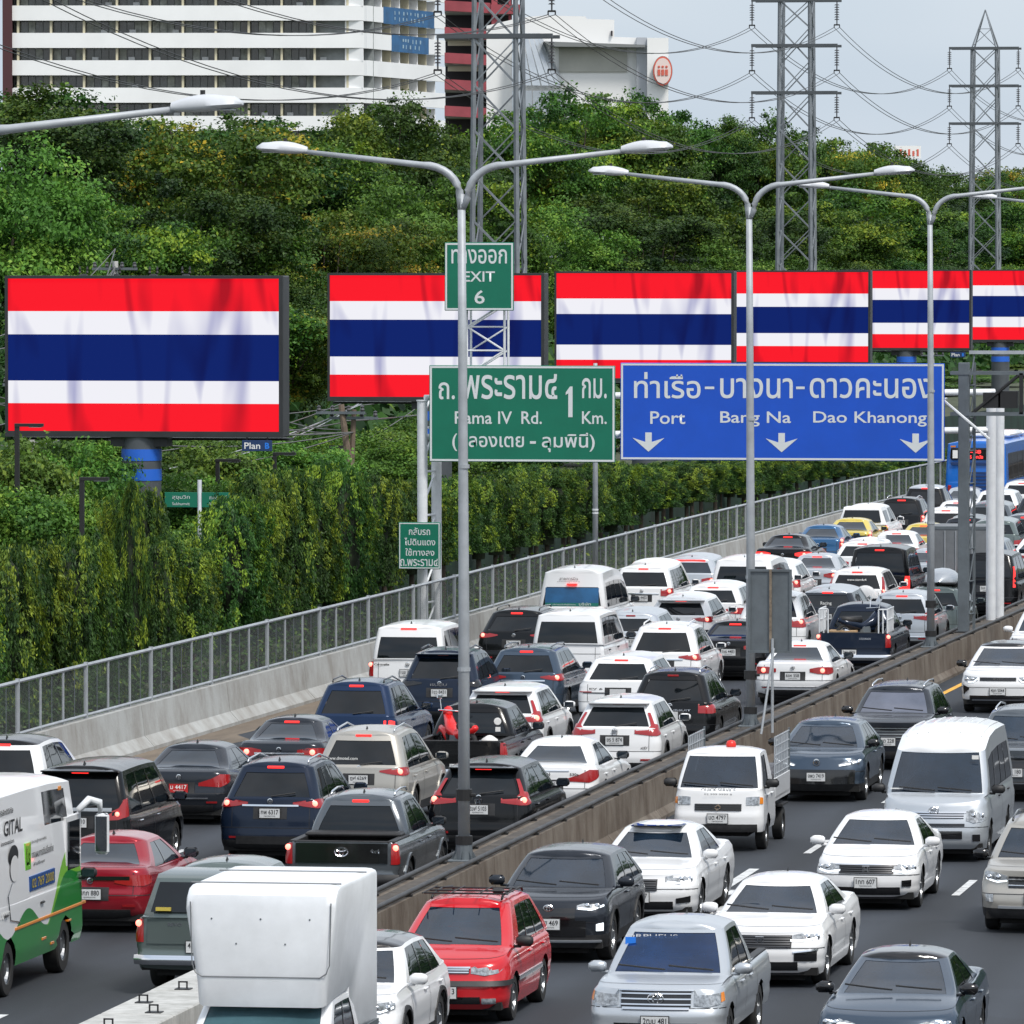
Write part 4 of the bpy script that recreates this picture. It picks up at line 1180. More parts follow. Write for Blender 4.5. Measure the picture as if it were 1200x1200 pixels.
# small signboard seen from behind, on the median
Yb = YL[1] - 2.0; xc = at_y(903, 716, Yb)[0]
bs = thing('signboard', 'grey signboard seen from behind on two thin legs on the median', 'road sign', (xc, Yb, .82))
x0, x1 = at_y(877, 700, Yb)[0] - xc, at_y(928, 700, Yb)[0] - xc; z1, z0 = at_y(900, 667, Yb)[2] - .82, at_y(900, 765, Yb)[2] - .82
b = MB(); b.box(x0, x1, -.01, .01, z0, z1, .004); pn = b.build('sign_panel', GALVD, bs)
e = MB(); e.box(x0, x1, -.045, -.012, z1-.05, z1); e.box(x0, x1, -.045, -.012, z0, z0+.05); e.box(x0, x0+.05, -.045, -.012, z0+.05, z1-.05); e.box(x1-.05, x1, -.045, -.012, z0+.05, z1-.05)
e.build('frame', GALVD, pn)
b = MB(); b.box(-.02, .03, -.06, -.015, z0, z1); b.build('rib', mat('rusty_steel', (.2, .16, .12), .7, .2, noise=(8, .6)), pn)
b = MB(); b.tube((.05, -.08, 0), (.05, -.08, z0 + .3), .03, n=8); b.build('leg', GALV, bs)
b = MB(); b.tube((-.12, -.55, 0), (.08, -.1, z0 + .1), .025, n=8); b.build('leg', GALV, bs)

# slim pole at the parapet between the two signs
Yp = 214.0; xp = path_x(FENCE, Yp) - .1
sp = thing('steel_pole', 'slim steel pole rising from the fence into the gap between green and blue signs', 'pole', (xp, Yp, 0))
b = MB(); b.path([(0, 0, .9), (0, 0, 5), (.0, 0, 7.4)], [.09, .075, .06], 10); b.build('shaft', GALV, sp, True)
b = MB(); b.tube((0, 0, .9), (0, 0, 1.1), .12, n=10); b.build('collar', GALVD, sp)
for z in (2.9, 3.0): 
    b = MB(); b.tube((0, 0, z), (0, 0, z+.05), .095, n=10); b.build('collar', WSTEEL, sp)

# grey truss gantry over the near carriageway
Yv = y_on_med(1129, .9); xv = path_x(MED, Yv)
vg = thing('truss_gantry', 'dark grey steel truss gantry reaching right from a square post on the median', 'gantry', (xv, Yv, .8))
def zv(py): return at_y(1130, py, Yv)[2] - .8
b = MB(); b.box(-.14, .14, -.14, .14, 0, zv(425), .01); b.build('post', GALVD, vg)
b = MB(); b.box(-.2, .2, -.2, .2, 0, .05); b.build('base_plate', BSTEEL, vg)
b = MB(); b.box(.2, .27, .3, .37, 0, zv(425)); b.build('post', GALVD, vg)
for z in np.arange(.5, zv(425), .85):
    b = MB(); b.tube((.14, .0, z), (.24, .33, z + .0), .02, n=5); b.tube((.14, 0, z), (.24, .33, z + .8), .02, n=5); b.build('brace', GALVD, vg)
for py, yy in ((413, .3), (437, -.12), (485, -.12), (437, .34), (485, .34)):
    b = MB(); xa = .1 if py == 413 else -.35; b.box(xa, 12, yy - .04, yy + .04, zv(py) - .045, zv(py) + .045); b.build('chord', GALVD if py != 413 else GALV, vg)
xk = [.2, 1.5, 2.8, 4.1, 5.4, 6.7, 8.0, 9.3, 10.6, 11.9]
for i in range(9):
    a, c_ = (zv(485), zv(437)) if i % 2 == 0 else (zv(437), zv(485))
    b = MB(); b.tube((xk[i], -.12, a), (xk[i+1], -.12, c_), .045, n=6); b.build('brace', BSTEEL, vg)
    b = MB(); b.box(xk[i+1]-.05, xk[i+1]+.05, -.16, -.1, zv(485), zv(437)); b.build('brace', BSTEEL, vg)
b = MB(); b.box(.9, 1.4, -.1, .3, zv(478), zv(458)); b.box(.5, .95, -.1, .1, zv(478), zv(460)); b.build('control_box', BSTEEL, vg)

# ------------------------------------------------------------------ LED billboards
def led_mat():
    m = bpy.data.materials.new('led_flag_screen'); m.use_nodes = True
    n = m.node_tree.nodes; l = m.node_tree.links; p = n['Principled BSDF']
    p.inputs['Base Color'].default_value = (.004, .004, .004, 1); p.inputs['Roughness'].default_value = .7; p.inputs['Specular IOR Level'].default_value = .05
    tc = n.new('ShaderNodeTexCoord'); sx = n.new('ShaderNodeSeparateXYZ'); l.new(tc.outputs['Object'], sx.inputs[0])
    mr = n.new('ShaderNodeMapRange'); mr.inputs[1].default_value = 0; mr.inputs[2].default_value = 4.5; l.new(sx.outputs[2], mr.inputs[0])
    r = n.new('ShaderNodeValToRGB'); cr = r.color_ramp; cr.interpolation = 'CONSTANT'
    red, wh, bl = (1, .008, .022, 1), (.9, .9, .96, 1), (.001, .014, .15, 1)
    cr.elements[0].position = 0; cr.elements[0].color = red; cr.elements[1].position = .19; cr.elements[1].color = wh
    for pos, c in ((.345, bl), (.665, wh), (.825, red)):
        e = cr.elements.new(pos); e.color = c
    l.new(mr.outputs[0], r.inputs[0])
    mp = n.new('ShaderNodeMapping'); mp.inputs['Rotation'].default_value = (0, math.radians(-28), 0); mp.inputs['Scale'].default_value = (1.1, 1, .22)
    l.new(tc.outputs['Object'], mp.inputs[0])
    a = n.new('ShaderNodeTexNoise'); a.inputs['Scale'].default_value = .85; a.inputs['Detail'].default_value = 1.5; a.inputs['Distortion'].default_value = .7; l.new(mp.outputs[0], a.inputs[0])
    k = n.new('ShaderNodeMapRange'); k.inputs[1].default_value = .3; k.inputs[2].default_value = .45; k.inputs[3].default_value = .12; k.inputs[4].default_value = 1.0; l.new(a.outputs[0], k.inputs[0])
    tint = n.new('ShaderNodeMixRGB'); tint.inputs[1].default_value = (.36, .37, .6, 1); tint.inputs[2].default_value = (1, 1, 1, 1); l.new(k.outputs[0], tint.inputs[0])
    mu = n.new('ShaderNodeMixRGB'); mu.blend_type = 'MULTIPLY'; mu.inputs[0].default_value = 1; l.new(r.outputs[0], mu.inputs[1]); l.new(tint.outputs[0], mu.inputs[2])
    l.new(mu.outputs[0], p.inputs['Emission Color']); p.inputs['Emission Strength'].default_value = .82
    return m
LED = led_mat(); CAB = mat('billboard_cabinet', (.025, .027, .03), .5, noise=(1, .3)); POLEG = mat('billboard_pole_grey', (.07, .08, .09), .5, noise=(.8, .25)); BANDB = mat('pole_band_blue', (.02, .13, .6), .45)
def billboard(px0, px1, py0, py1, pxp, Z, label):
    """LED board on one round pole; frame corners in the picture at distance Z along the view"""
    Y = on_view(px0, Z)[1]; a = at_y(px0, py0, Y); b_ = at_y(px1, py1, Y); w = b_[0] - a[0]; h = a[2] - b_[2]; xc = (a[0] + b_[0]) / 2
    r = thing('led_billboard', label, 'billboard', (xc, Y, 0), 0, 'LED billboards showing the striped flag')
    z0 = b_[2]; e = .09 * w / 8.6
    b = MB(); b.box(-w/2, w/2, .05, 1.0, z0, z0+h, .03); cab = b.build('cabinet', CAB, r)
    for q in ((-w/2, w/2, z0+h-e, z0+h), (-w/2, w/2, z0, z0+e*2), (-w/2, -w/2+e, z0+e*2, z0+h-e), (w/2-e*1.4, w/2, z0+e*2, z0+h-e)):
        f = MB(); f.box(q[0], q[1], -.06, .05, q[2], q[3]); f.build('bezel', CAB, cab)
    s = MB(); sw = w - e*2.4; sh = h - e*3; s.box(-w/2+e, w/2-e*1.4, 0, .045, 0, sh)
    scr = s.build('screen', LED, r, loc=(0, 0, z0 + e*2)); scr.scale = (1, 1, 1)
    # service catwalk and pole
    c_ = MB(); c_.box(-w/2, w/2, 1.0, 1.7, z0-.12, z0-.04); c_.build('catwalk', CAB, r)
    xo = at_y(pxp, 560, Y + .6)[0] - xc
    c_ = MB(); c_.tube((xo, .6, 0), (xo, .6, z0), .62, n=28); c_.build('pole', POLEG, r, True, 40)
    for zz in (.38, 1.0):
        c_ = MB(); c_.tube((xo, .6, z0-zz-.36), (xo, .6, z0-zz), .635, n=28); c_.build('pole_band', BANDB, r, True, 40)
    c_ = MB(); c_.box(xo-.9, xo+.9, .2, 1.0, z0-.3, z0-.002); c_.build('head_beam', CAB, r)
    s = MB(); s.box(w/2-1.3, w/2-.35, -.05, .02, z0-.42, z0-.08, .01); so = s.build('name_plate', mat('nameplate_blue', (.015, .04, .12), .4), r)
    for q in (w/2-1.15, w/2-.5):
        s = MB(); s.box(q-.02, q+.02, -.02, .02, z0-.1, z0); s.build('hanger', BSTEEL, so)
    lettering('Plan', WINK, so, (w/2-.97, -.056, z0-.25), .5, .2, bold=.01); lettering('B', mat('print_blue', (.02, .2, .75), .4), so, (w/2-.5, -.056, z0-.25), .14, .19, bold=.03)
    return r
def on_view(px, Z):
    d = ray(px, 296); F = _R @ np.array([0, 0, -1.0]); return d * (Z / float(np.dot(d, F)))
billboard(6, 332, 323, 513, 166, 226, 'nearest and largest flag billboard, on a grey pole with blue bands')
billboard(384, 638, 320, 471, 511, 283, 'second flag billboard, partly behind the exit sign')
billboard(650, 860, 318, 448, 756, 340, 'third flag billboard, above the join of green and blue signs')
billboard(840, 1020, 317, 428, 940, 397, 'fourth flag billboard, above the middle of the blue sign')
billboard(985, 1138, 316, 411, 1062, 455, 'fifth flag billboard, the lamp post of the blue sign crossing it')
billboard(1128, 1266, 316, 401, 1172, 500, 'last flag billboard, cut off by the right edge of the picture')
# ------------------------------------------------------------------ trees and hedge
def leaf_mat(name, c1, c2, c3, trans=.22):
    m = bpy.data.materials.new(name); m.use_nodes = True
    n = m.node_tree.nodes; l = m.node_tree.links; p = n['Principled BSDF']; out = n['Material Output']
    at = n.new('ShaderNodeAttribute'); at.attribute_name = 'tint'
    r = n.new('ShaderNodeValToRGB'); r.color_ramp.elements[0].color = (*c1, 1); r.color_ramp.elements[1].color = (*c3, 1)
    e = r.color_ramp.elements.new(.55); e.color = (*c2, 1)
    l.new(at.outputs['Fac'], r.inputs[0])
    oi = n.new('ShaderNodeObjectInfo'); hs = n.new('ShaderNodeHueSaturation')
    mr = n.new('ShaderNodeMapRange'); mr.inputs[3].default_value = .485; mr.inputs[4].default_value = .515; l.new(oi.outputs['Random'], mr.inputs[0]); l.new(mr.outputs[0], hs.inputs['Hue'])
    mr2 = n.new('ShaderNodeMapRange'); mr2.inputs[3].default_value = .8; mr2.inputs[4].default_value = 1.25; l.new(oi.outputs['Random'], mr2.inputs[0]); l.new(mr2.outputs[0], hs.inputs['Value'])
    l.new(r.outputs[0], hs.inputs['Color']); l.new(hs.outputs[0], p.inputs['Base Color'])
    p.inputs['Roughness'].default_value = .5; p.inputs['Specular IOR Level'].default_value = .2
    t = n.new('ShaderNodeBsdfTranslucent'); l.new(hs.outputs[0], t.inputs[0]); ms = n.new('ShaderNodeMixShader'); ms.inputs[0].default_value = trans
    l.new(p.outputs[0], ms.inputs[1]); l.new(t.outputs[0], ms.inputs[2]); l.new(ms.outputs[0], out.inputs[0])
    return m
LEAF = leaf_mat('tree_leaves', (.018, .05, .01), (.07, .15, .018), (.26, .33, .03))
LEAFY = leaf_mat('yellowing_leaves', (.025, .06, .01), (.1, .17, .02), (.5, .34, .03))
LEAFD = leaf_mat('dark_leaves', (.012, .038, .012), (.04, .1, .018), (.13, .21, .028))
LEAFB = leaf_mat('fresh_leaves', (.035, .09, .018), (.1, .21, .03), (.25, .36, .05), .25)
LEAFH = leaf_mat('hedge_leaves', (.016, .048, .014), (.06, .132, .02), (.3, .39, .035))
BARK = mat('bark', (.07, .055, .042), .9, noise=(3, .45), bump=(6, .6))

def leaf_cloud(name, cen, nrm, size, tint, m, aspect=1.0, droop=None):
    """many small leaf faces: each a folded diamond; cen, nrm (n,3), size (n,)"""
    n = len(cen); up = RNG.normal(size=(n, 3))
    if droop is not None: a = droop
    else: a = np.cross(nrm, up)
    a /= np.linalg.norm(a, axis=1)[:, None] + 1e-9; b = np.cross(nrm, a); b /= np.linalg.norm(b, axis=1)[:, None] + 1e-9
    s = size[:, None]
    v = np.stack([cen - a*s, cen - b*s*aspect + nrm*s*.15, cen + a*s, cen + b*s*aspect + nrm*s*.15], 1).reshape(-1, 3)
    me = bpy.data.meshes.new(name); me.vertices.add(4*n); me.vertices.foreach_set('co', v.ravel().astype(np.float32))
    me.loops.add(4*n); me.loops.foreach_set('vertex_index', np.arange(4*n, dtype=np.int32))
    me.polygons.add(n); me.polygons.foreach_set('loop_start', np.arange(0, 4*n, 4, dtype=np.int32)); me.polygons.foreach_set('loop_total', np.full(n, 4, np.int32))
    at = me.attributes.new('tint', 'FLOAT', 'FACE'); at.data.foreach_set('value', np.clip(tint, 0, 1).astype(np.float32))
    me.materials.append(m); me.update(calc_edges=True)
    return me

def crown(name, seed, R, H, nblob, per, m, size=.2, zc=.5, flat=1.0, loose=.0):
    """crown of many leaf clumps on limbs; sits from 0 to H"""
    g = np.random.default_rng(seed); cen = []; nrm = []; sz = []; ti = []; limbs = []
    for k in range(nblob):
        d = g.normal(size=3); d /= np.linalg.norm(d); d[2] = d[2] * .8 + .18
        rr = g.uniform(.35, 1.0) ** .5
        c = np.array([d[0]*R*rr*.85, d[1]*R*rr*.85, H*zc + d[2]*H*.5*rr*.82])
        br = g.uniform(.12, .31) * R * (1.2 - .3 * rr)
        limbs.append(c)
        nt = 15; n = int(per * (br / (.22*R)) ** 2); q = n // nt; n = q * nt
        tu = g.normal(size=(nt, 3)); tu[:, 2] = tu[:, 2] * .8 + .45; tu /= np.linalg.norm(tu, axis=1)[:, None]; tr_ = br * g.uniform(.55, 1.25, nt)
        tc_ = c + tu * tr_[:, None] * np.array([1.2, 1.2, .72 * flat])
        u = np.repeat(tu, q, 0); spread = br * g.uniform(.16, .34, nt)
        p = np.repeat(tc_, q, 0) + g.normal(size=(n, 3)) * np.repeat(spread, q)[:, None] * np.array([1, 1, .55])
        cen.append(p); nn = u * .5 + g.normal(size=(n, 3)) * .5 + np.array([0, 0, .5]); nn /= np.linalg.norm(nn, axis=1)[:, None]; nrm.append(nn)
        sz.append(size * g.uniform(.55, 1.4, n)); tb = np.repeat(g.normal(0, .12, nt), q)
        bt = g.uniform(.08, .62)
        ti.append(bt + tb + g.normal(0, .1, n) + .1 * u[:, 2] + (g.random(n) < .03) * .4)
    return leaf_cloud(name, np.concatenate(cen), np.concatenate(nrm), np.concatenate(sz), np.concatenate(ti), m, .62), limbs

def trunk_mesh(name, H0, R, H, limbs, seed, r0=.35):
    g = np.random.default_rng(seed); b = MB(); base = Vector((0, 0, 0)); fork = Vector((g.uniform(-.4, .4), g.uniform(-.4, .4), H0))
    b.path([(0, 0, -.1), (fork.x*.3, fork.y*.3, H0*.5), tuple(fork)], [r0*1.25, r0, r0*.85], 9)
    for c in limbs[:14]:
        c = Vector((c[0] * .85, c[1] * .85, H0 + (c[2] + 2.0) * .62)); mid = fork.lerp(c, .5) + Vector((0, 0, -.08*R)) + Vector(g.normal(size=3) * .25)
        b.path([tuple(fork), tuple(fork.lerp(mid, .5) + Vector(g.normal(size=3)*.15)), tuple(mid), tuple(c)], [r0*.5, r0*.34, r0*.24, r0*.08], 6)
    return b.mesh(name, BARK, True)

VAR = []
for i, (R, H, nb, per, m, sz, fl) in enumerate(((6.2, 10.5, 46, 1150, LEAF, .11, 1), (6.8, 9.5, 52, 1050, LEAFY, .11, .85), (5.6, 12.0, 44, 1150, LEAFD, .105, 1.1), (6.0, 9.0, 40, 1200, LEAFB, .105, 1), (6.5, 11.0, 58, 950, LEAF, .11, .6), (6.4, 11.5, 46, 1150, LEAFD, .11, .8))):
    me, limbs = crown('crown', 40 + i, R, H, nb, per, m, sz, .5, fl)
    VAR.append((me, trunk_mesh('trunk', 4.0, R, H, limbs, 90 + i), R, H))
TREE_N = 0
def tree(px, top, lat, w, var, label, group=None, bs=3.4):
    """tree whose crown tops out at picture row top, standing lat metres left of the camera"""
    global TREE_N
    x, y, z = at_x(px, top, -lat); me, tr, R, H = VAR[var]
    s = (z) / (H + bs); s = max(s, .2); wx = w / R
    r = thing('tree', label, 'tree', (x, y, 0), random.uniform(0, 6.28), group)
    t = link_mesh('trunk', tr, r, scale=(wx*.9, wx*.9, s * (4 + bs) / 7.4))
    c = link_mesh('crown', me, r, (0, 0, bs*s), scale=(wx, wx, s)); TREE_N += 1
    return r
BACK = [(-25, 52, 88, 8, 5), (28, 78, 84, 6.5, 2), (88, 142, 92, 6, 3), (140, 128, 90, 7, 4), (205, 116, 86, 8, 1), (262, 128, 92, 7, 0), (305, 112, 88, 6.5, 5), (352, 122, 86, 7, 4), (405, 104, 90, 7, 2), (452, 108, 86, 6.5, 0), (505, 128, 88, 7, 5), (560, 134, 90, 7.5, 1), (618, 110, 86, 7, 4), (668, 96, 88, 7, 0), (712, 88, 86, 7.5, 4), (752, 104, 90, 7, 0), (792, 150, 88, 6, 5),
        (822, 122, 86, 5.5, 2), (858, 130, 88, 6.5, 4), (892, 128, 86, 6.5, 0), (930, 132, 90, 7, 5), (966, 146, 86, 7.5, 1), (1000, 152, 88, 8, 4), (1036, 168, 90, 8, 0), (1072, 202, 88, 9, 5), (1106, 194, 90, 9, 2), (1140, 198, 88, 9, 4), (1176, 200, 90, 10, 0), (1206, 184, 88, 10, 1), (1240, 190, 90, 10, 4)]
LAB = ['broad', 'rounded', 'spreading', 'tall', 'layered', 'dense']; COL = ['mid green', 'yellow tinged', 'dark green', 'bright green', 'olive green', 'deep green']
def where(px):
    for a, b, s in ((-99, 60, 'above the left end of the nearest flag billboard'), (60, 180, 'over the nearest flag billboard, below the white hotel'), (180, 300, 'over the right half of the nearest flag billboard'),
        (300, 400, 'over the gap between the first two flag billboards'), (400, 540, 'over the second flag billboard, left of the tall pylon'), (540, 640, 'behind the tall pylon by the exit sign'), (640, 800, 'over the third flag billboard, before the white mall'),
        (800, 905, 'left of the middle pylon under open sky'), (905, 1000, 'behind and right of the middle pylon'), (1000, 1110, 'over the fifth flag billboard'), (1110, 1300, 'around the last pylon at the right edge')):
        if a <= px < b: return s
for i, (px, top, lat, w, v) in enumerate(BACK):
    tree(px, top, lat, w, v, f'{COL[v]} tree, {nth(i + 1)} from the left in the tall back row', 'back row of trees beyond the billboards', 7.5)
FRONT = [(-10, 170, 76, 6, 3), (45, 205, 75, 5.5, 0), (100, 185, 77, 5.5, 4), (150, 235, 74, 5.5, 2), (215, 180, 76, 6, 5), (270, 225, 74, 5.5, 0), (330, 190, 77, 6, 4), (385, 225, 74, 6, 1), (435, 190, 77, 6, 5), (490, 215, 74, 6, 3), (535, 190, 77, 6, 0), (585, 230, 74, 6, 3), (640, 240, 75, 6, 3), (690, 190, 77, 7, 5), (735, 215, 74, 6.5, 2),
         (780, 190, 77, 7, 0), (830, 195, 75, 7, 4), (872, 215, 75, 7, 5), (905, 190, 77, 7, 2), (955, 210, 75, 7.5, 4), (1000, 215, 75, 8, 0), (1045, 225, 77, 8, 5), (1090, 235, 75, 8.5, 2), (1135, 240, 77, 9, 4), (1180, 235, 75, 9, 0), (1220, 235, 75, 9, 5)]
FRONT = [f for k, f in enumerate(FRONT) if k % 5 not in (1, 3)]
for i, (px, top, lat, w, v) in enumerate(FRONT):
    tree(px, top, lat, w, v, f'{COL[v]} tree, {nth(i + 1)} from the left in the middle row beyond the billboards', 'front row of trees beyond the billboards', 5.0)
LOW = [(10, 330, 66, 5, 5), (70, 320, 70, 4.5, 2), (130, 318, 66, 5, 4), (190, 315, 68, 5, 1), (255, 310, 66, 5, 4), (320, 335, 64, 5, 1), (350, 300, 70, 4.5, 5), (395, 340, 66, 5, 0), (470, 300, 70, 5, 5), (540, 310, 68, 5, 2), (610, 290, 70, 5, 3), (645, 300, 68, 5, 4), (700, 290, 72, 6, 2), (770, 285, 72, 6, 5), (840, 285, 72, 6, 3), (890, 280, 72, 6, 0), (960, 280, 72, 6, 4), (1030, 285, 72, 6.5, 5), (1100, 290, 72, 7, 2), (1170, 290, 72, 7, 4), (1215, 290, 72, 7, 0)]
for i, (px, top, lat, w, v) in enumerate(LOW):
    tree(px, top, lat, w, v, f'low {COL[v]} tree, {nth(i + 1)} from the left, close behind the billboards', 'low trees behind the billboard row')

# fresh green bushes between hedge and trees
me_b, _ = crown('leaves', 77, 2.6, 4.0, 60, 520, LEAFB, .062, .48); me_b2, _ = crown('leaves', 78, 2.6, 4.2, 56, 520, LEAFB, .065, .48)
for i, (px, top, lat, w) in enumerate(sorted(((-15, 500, 50, 3), (25, 545, 47, 2.4), (66, 505, 52, 2.6), (92, 505, 50, 2.3), (82, 556, 46, 2.2), (215, 600, 44, 2.0), (140, 470, 56, 3.2), (215, 505, 52, 3), (240, 548, 47, 2.4), (262, 486, 54, 3.2), (290, 545, 48, 2.4), (318, 500, 52, 3), (352, 508, 50, 2.8), (385, 492, 54, 3.2), (425, 505, 52, 3), (455, 490, 54, 3.4), (480, 500, 52, 3), (530, 470, 54, 3.4), (560, 480, 56, 3.4), (600, 480, 54, 3.4), (640, 470, 56, 3.6), (690, 470, 56, 4), (740, 465, 58, 4), (800, 460, 58, 4.5), (860, 455, 60, 5), (930, 450, 60, 5), (1000, 450, 60, 5.5), (1060, 445, 60, 5.5), (1120, 440, 60, 6), (1180, 440, 60, 6.5), (1230, 440, 60, 6.5),
        (1140, 425, 66, 6), (1200, 420, 66, 6)))):
    x, y, z = at_x(px, top, -lat)
    b = thing('bush', f'{["near", "farther"][lat >= 51]} fresh green bush behind the hedge, {nth(i + 1)} from the left', 'bush', (x, y, 0), random.uniform(0, 6), 'bushes between the hedge and the trees')
    s = z / 4.1; link_mesh('leaves', me_b if i % 2 else me_b2, b, scale=(w/2.6, w/2.6, s))
    t = MB(); t.path([(0, 0, 0), (.1, .1, .8*s*2)], [.12, .06], 6); t.build('stem', BARK, b)
# understorey, one continuous mass
g = np.random.default_rng(5); n = 60000
yy = g.uniform(150, 900, n) ** 1.0; xx = -70 - g.uniform(-8, 12, n); hh = g.random(n) ** .6 * (4.5 + 1.2 * np.sin(yy * .35) + .8 * np.sin(yy * .9))
cc = np.stack([xx, yy, hh], 1); nn = g.normal(size=(n, 3)) + np.array([.6, -.8, .6]); nn /= np.linalg.norm(nn, axis=1)[:, None]
o = link_mesh('undergrowth', leaf_cloud('undergrowth', cc, nn, g.uniform(.2, .5, n), g.normal(.35, .2, n), LEAFD, .7)); tag(o, 'dark undergrowth filling in below the trees', 'undergrowth', kind='stuff')

# unseen trees added right of the road and behind the camera, to darken reflections
g = np.random.default_rng(15); n = 26000
px_ = np.concatenate([18 + g.uniform(0, 9, n), g.uniform(-70, 30, n)]); py_ = np.concatenate([g.uniform(-40, 520, n), -60 - g.uniform(0, 14, n)])
hz_ = g.random(2*n) ** .7 * (13 + 4 * np.sin((px_ + py_) * .13) + 3 * np.sin((px_ - py_) * .31))
nn = g.normal(size=(2*n, 3)); nn /= np.linalg.norm(nn, axis=1)[:, None]
tag(link_mesh('reflection_trees', leaf_cloud('reflection_trees', np.stack([px_, py_, hz_], 1), nn, g.uniform(.4, .9, 2*n), g.normal(.4, .2, 2*n), LEAFD, .7)), 'unseen trees added for reflections along the near side of the expressway', 'trees', kind='stuff')

# hedge of drooping mast trees along the fence
def mast(seed, H, R, n, m, spire=.3):
    """column of hanging leafy strands"""
    g = np.random.default_rng(seed); C_ = []; O = []; D = []; T = []; per = 70; ns_ = n // per
    for k in range(ns_):
        z = H * (1 - g.random() ** 1.15 * .97); a = g.uniform(0, 2*math.pi); top = min(1, ((H - z + .12) / (H * spire)) ** .55)
        lobe = 1 + .25 * math.sin(a * 3 + seed) + .12 * math.sin(a * 7 + z * 2)
        r = R * top * lobe * g.uniform(.5, 1.08); L = g.uniform(.45, 1.15); outer = r / (R * max(top, .3))
        t = g.random(per); lean = g.normal(0, .12, 2)
        cx = math.cos(a) * r + lean[0] * t + g.normal(0, .055, per); cy = math.sin(a) * r + lean[1] * t + g.normal(0, .055, per); cz = z - t * L + .1
        C_.append(np.stack([cx, cy, np.maximum(cz, -.1)], 1)); o = np.stack([np.full(per, math.cos(a)), np.full(per, math.sin(a)), np.full(per, .35)], 1) + g.normal(size=(per, 3)) * .5
        O.append(o / np.linalg.norm(o, axis=1)[:, None]); D.append(np.stack([np.full(per, math.cos(a)*.35), np.full(per, math.sin(a)*.35), np.full(per, -1.0)], 1) + g.normal(size=(per, 3)) * .42)
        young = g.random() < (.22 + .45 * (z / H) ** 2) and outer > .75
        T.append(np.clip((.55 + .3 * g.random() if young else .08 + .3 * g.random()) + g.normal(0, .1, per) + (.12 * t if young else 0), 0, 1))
    cen = np.concatenate(C_)
    return leaf_cloud('crown', cen, np.concatenate(O), g.uniform(.035, .085, len(cen)), np.concatenate(T), m, .3, np.concatenate(D))
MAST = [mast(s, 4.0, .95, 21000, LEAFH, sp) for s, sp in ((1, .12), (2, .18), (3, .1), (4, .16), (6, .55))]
core = MB(); core.lathe([(.25, -.6), (.26, .5), (.5, 1.0), (.55, 2.6), (.2, 3.5), (.01, 3.7)], 9, 'z')  # solid filler inside the foliage, coloured dark to stand for its inner shade
CORE = core.mesh('dark_core', mat('core_dark', (.02, .03, .014), .9, noise=(4, .5)), True)
tk = MB(); tk.path([(0, 0, -2.2), (.03, 0, -.5), (0, 0, 1.5)], [.085, .07, .05], 7); TK = tk.mesh('trunk', BARK, True)
MN = 0
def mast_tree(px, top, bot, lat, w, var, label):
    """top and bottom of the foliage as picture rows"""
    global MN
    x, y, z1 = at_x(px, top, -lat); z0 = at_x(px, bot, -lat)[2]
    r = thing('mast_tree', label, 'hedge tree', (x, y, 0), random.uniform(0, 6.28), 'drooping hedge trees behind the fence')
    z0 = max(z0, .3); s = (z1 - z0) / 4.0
    link_mesh('crown', MAST[var], r, (0, 0, z0), scale=(w, w, s)); link_mesh('dark_core', CORE, r, (0, 0, z0), scale=(w, w, s))
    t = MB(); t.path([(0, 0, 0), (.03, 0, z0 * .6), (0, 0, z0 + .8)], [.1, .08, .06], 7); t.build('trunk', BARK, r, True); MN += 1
hp = [(-40, 690, 850), (-12, 655, 848), (12, 640, 845), (38, 632, 840), (62, 628, 830), (86, 634, 822), (108, 628, 812), (130, 612, 800), (145, 590, 790), (155, 566, 782), (184, 626, 776), (206, 622, 766), (228, 644, 752), (268, 586, 742), (282, 578, 736), (302, 556, 730), (320, 566, 724), (338, 552, 718), (356, 560, 712), (372, 550, 704), (388, 546, 700), (404, 556, 694), (420, 552, 688), (436, 550, 682), (450, 556, 676), (466, 560, 674), (482, 566, 668)]
hp2 = []; px = 498
while px < 1125:
    hp2.append((px, np.interp(px, [498, 620, 720, 900, 1125], [566, 548, 545, 536, 528]), np.interp(px, [498, 620, 720, 800, 900, 1000, 1125], [652, 630, 608, 584, 572, 556, 544]))); px += 21 * (2015 - px) / 1500
hp = [h for k, h in enumerate(hp) if h[0] in (145, 155, 184, 206, 228, 268) or k % 3 != 1]
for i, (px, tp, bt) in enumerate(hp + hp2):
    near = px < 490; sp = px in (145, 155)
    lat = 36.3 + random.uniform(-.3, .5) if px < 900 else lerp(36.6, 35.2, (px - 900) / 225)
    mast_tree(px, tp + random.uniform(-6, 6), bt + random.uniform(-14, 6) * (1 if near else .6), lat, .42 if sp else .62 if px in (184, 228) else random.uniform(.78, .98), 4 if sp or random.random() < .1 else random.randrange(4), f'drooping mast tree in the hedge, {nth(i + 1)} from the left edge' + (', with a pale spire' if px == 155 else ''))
    if i % 2 == 0 and not 215 < px < 275: mast_tree(px + 7, tp + 10, bt - 10, lat + 1.5, .8, i % 4, f'drooping mast tree behind the {nth(i + 1)} tree of the hedge')
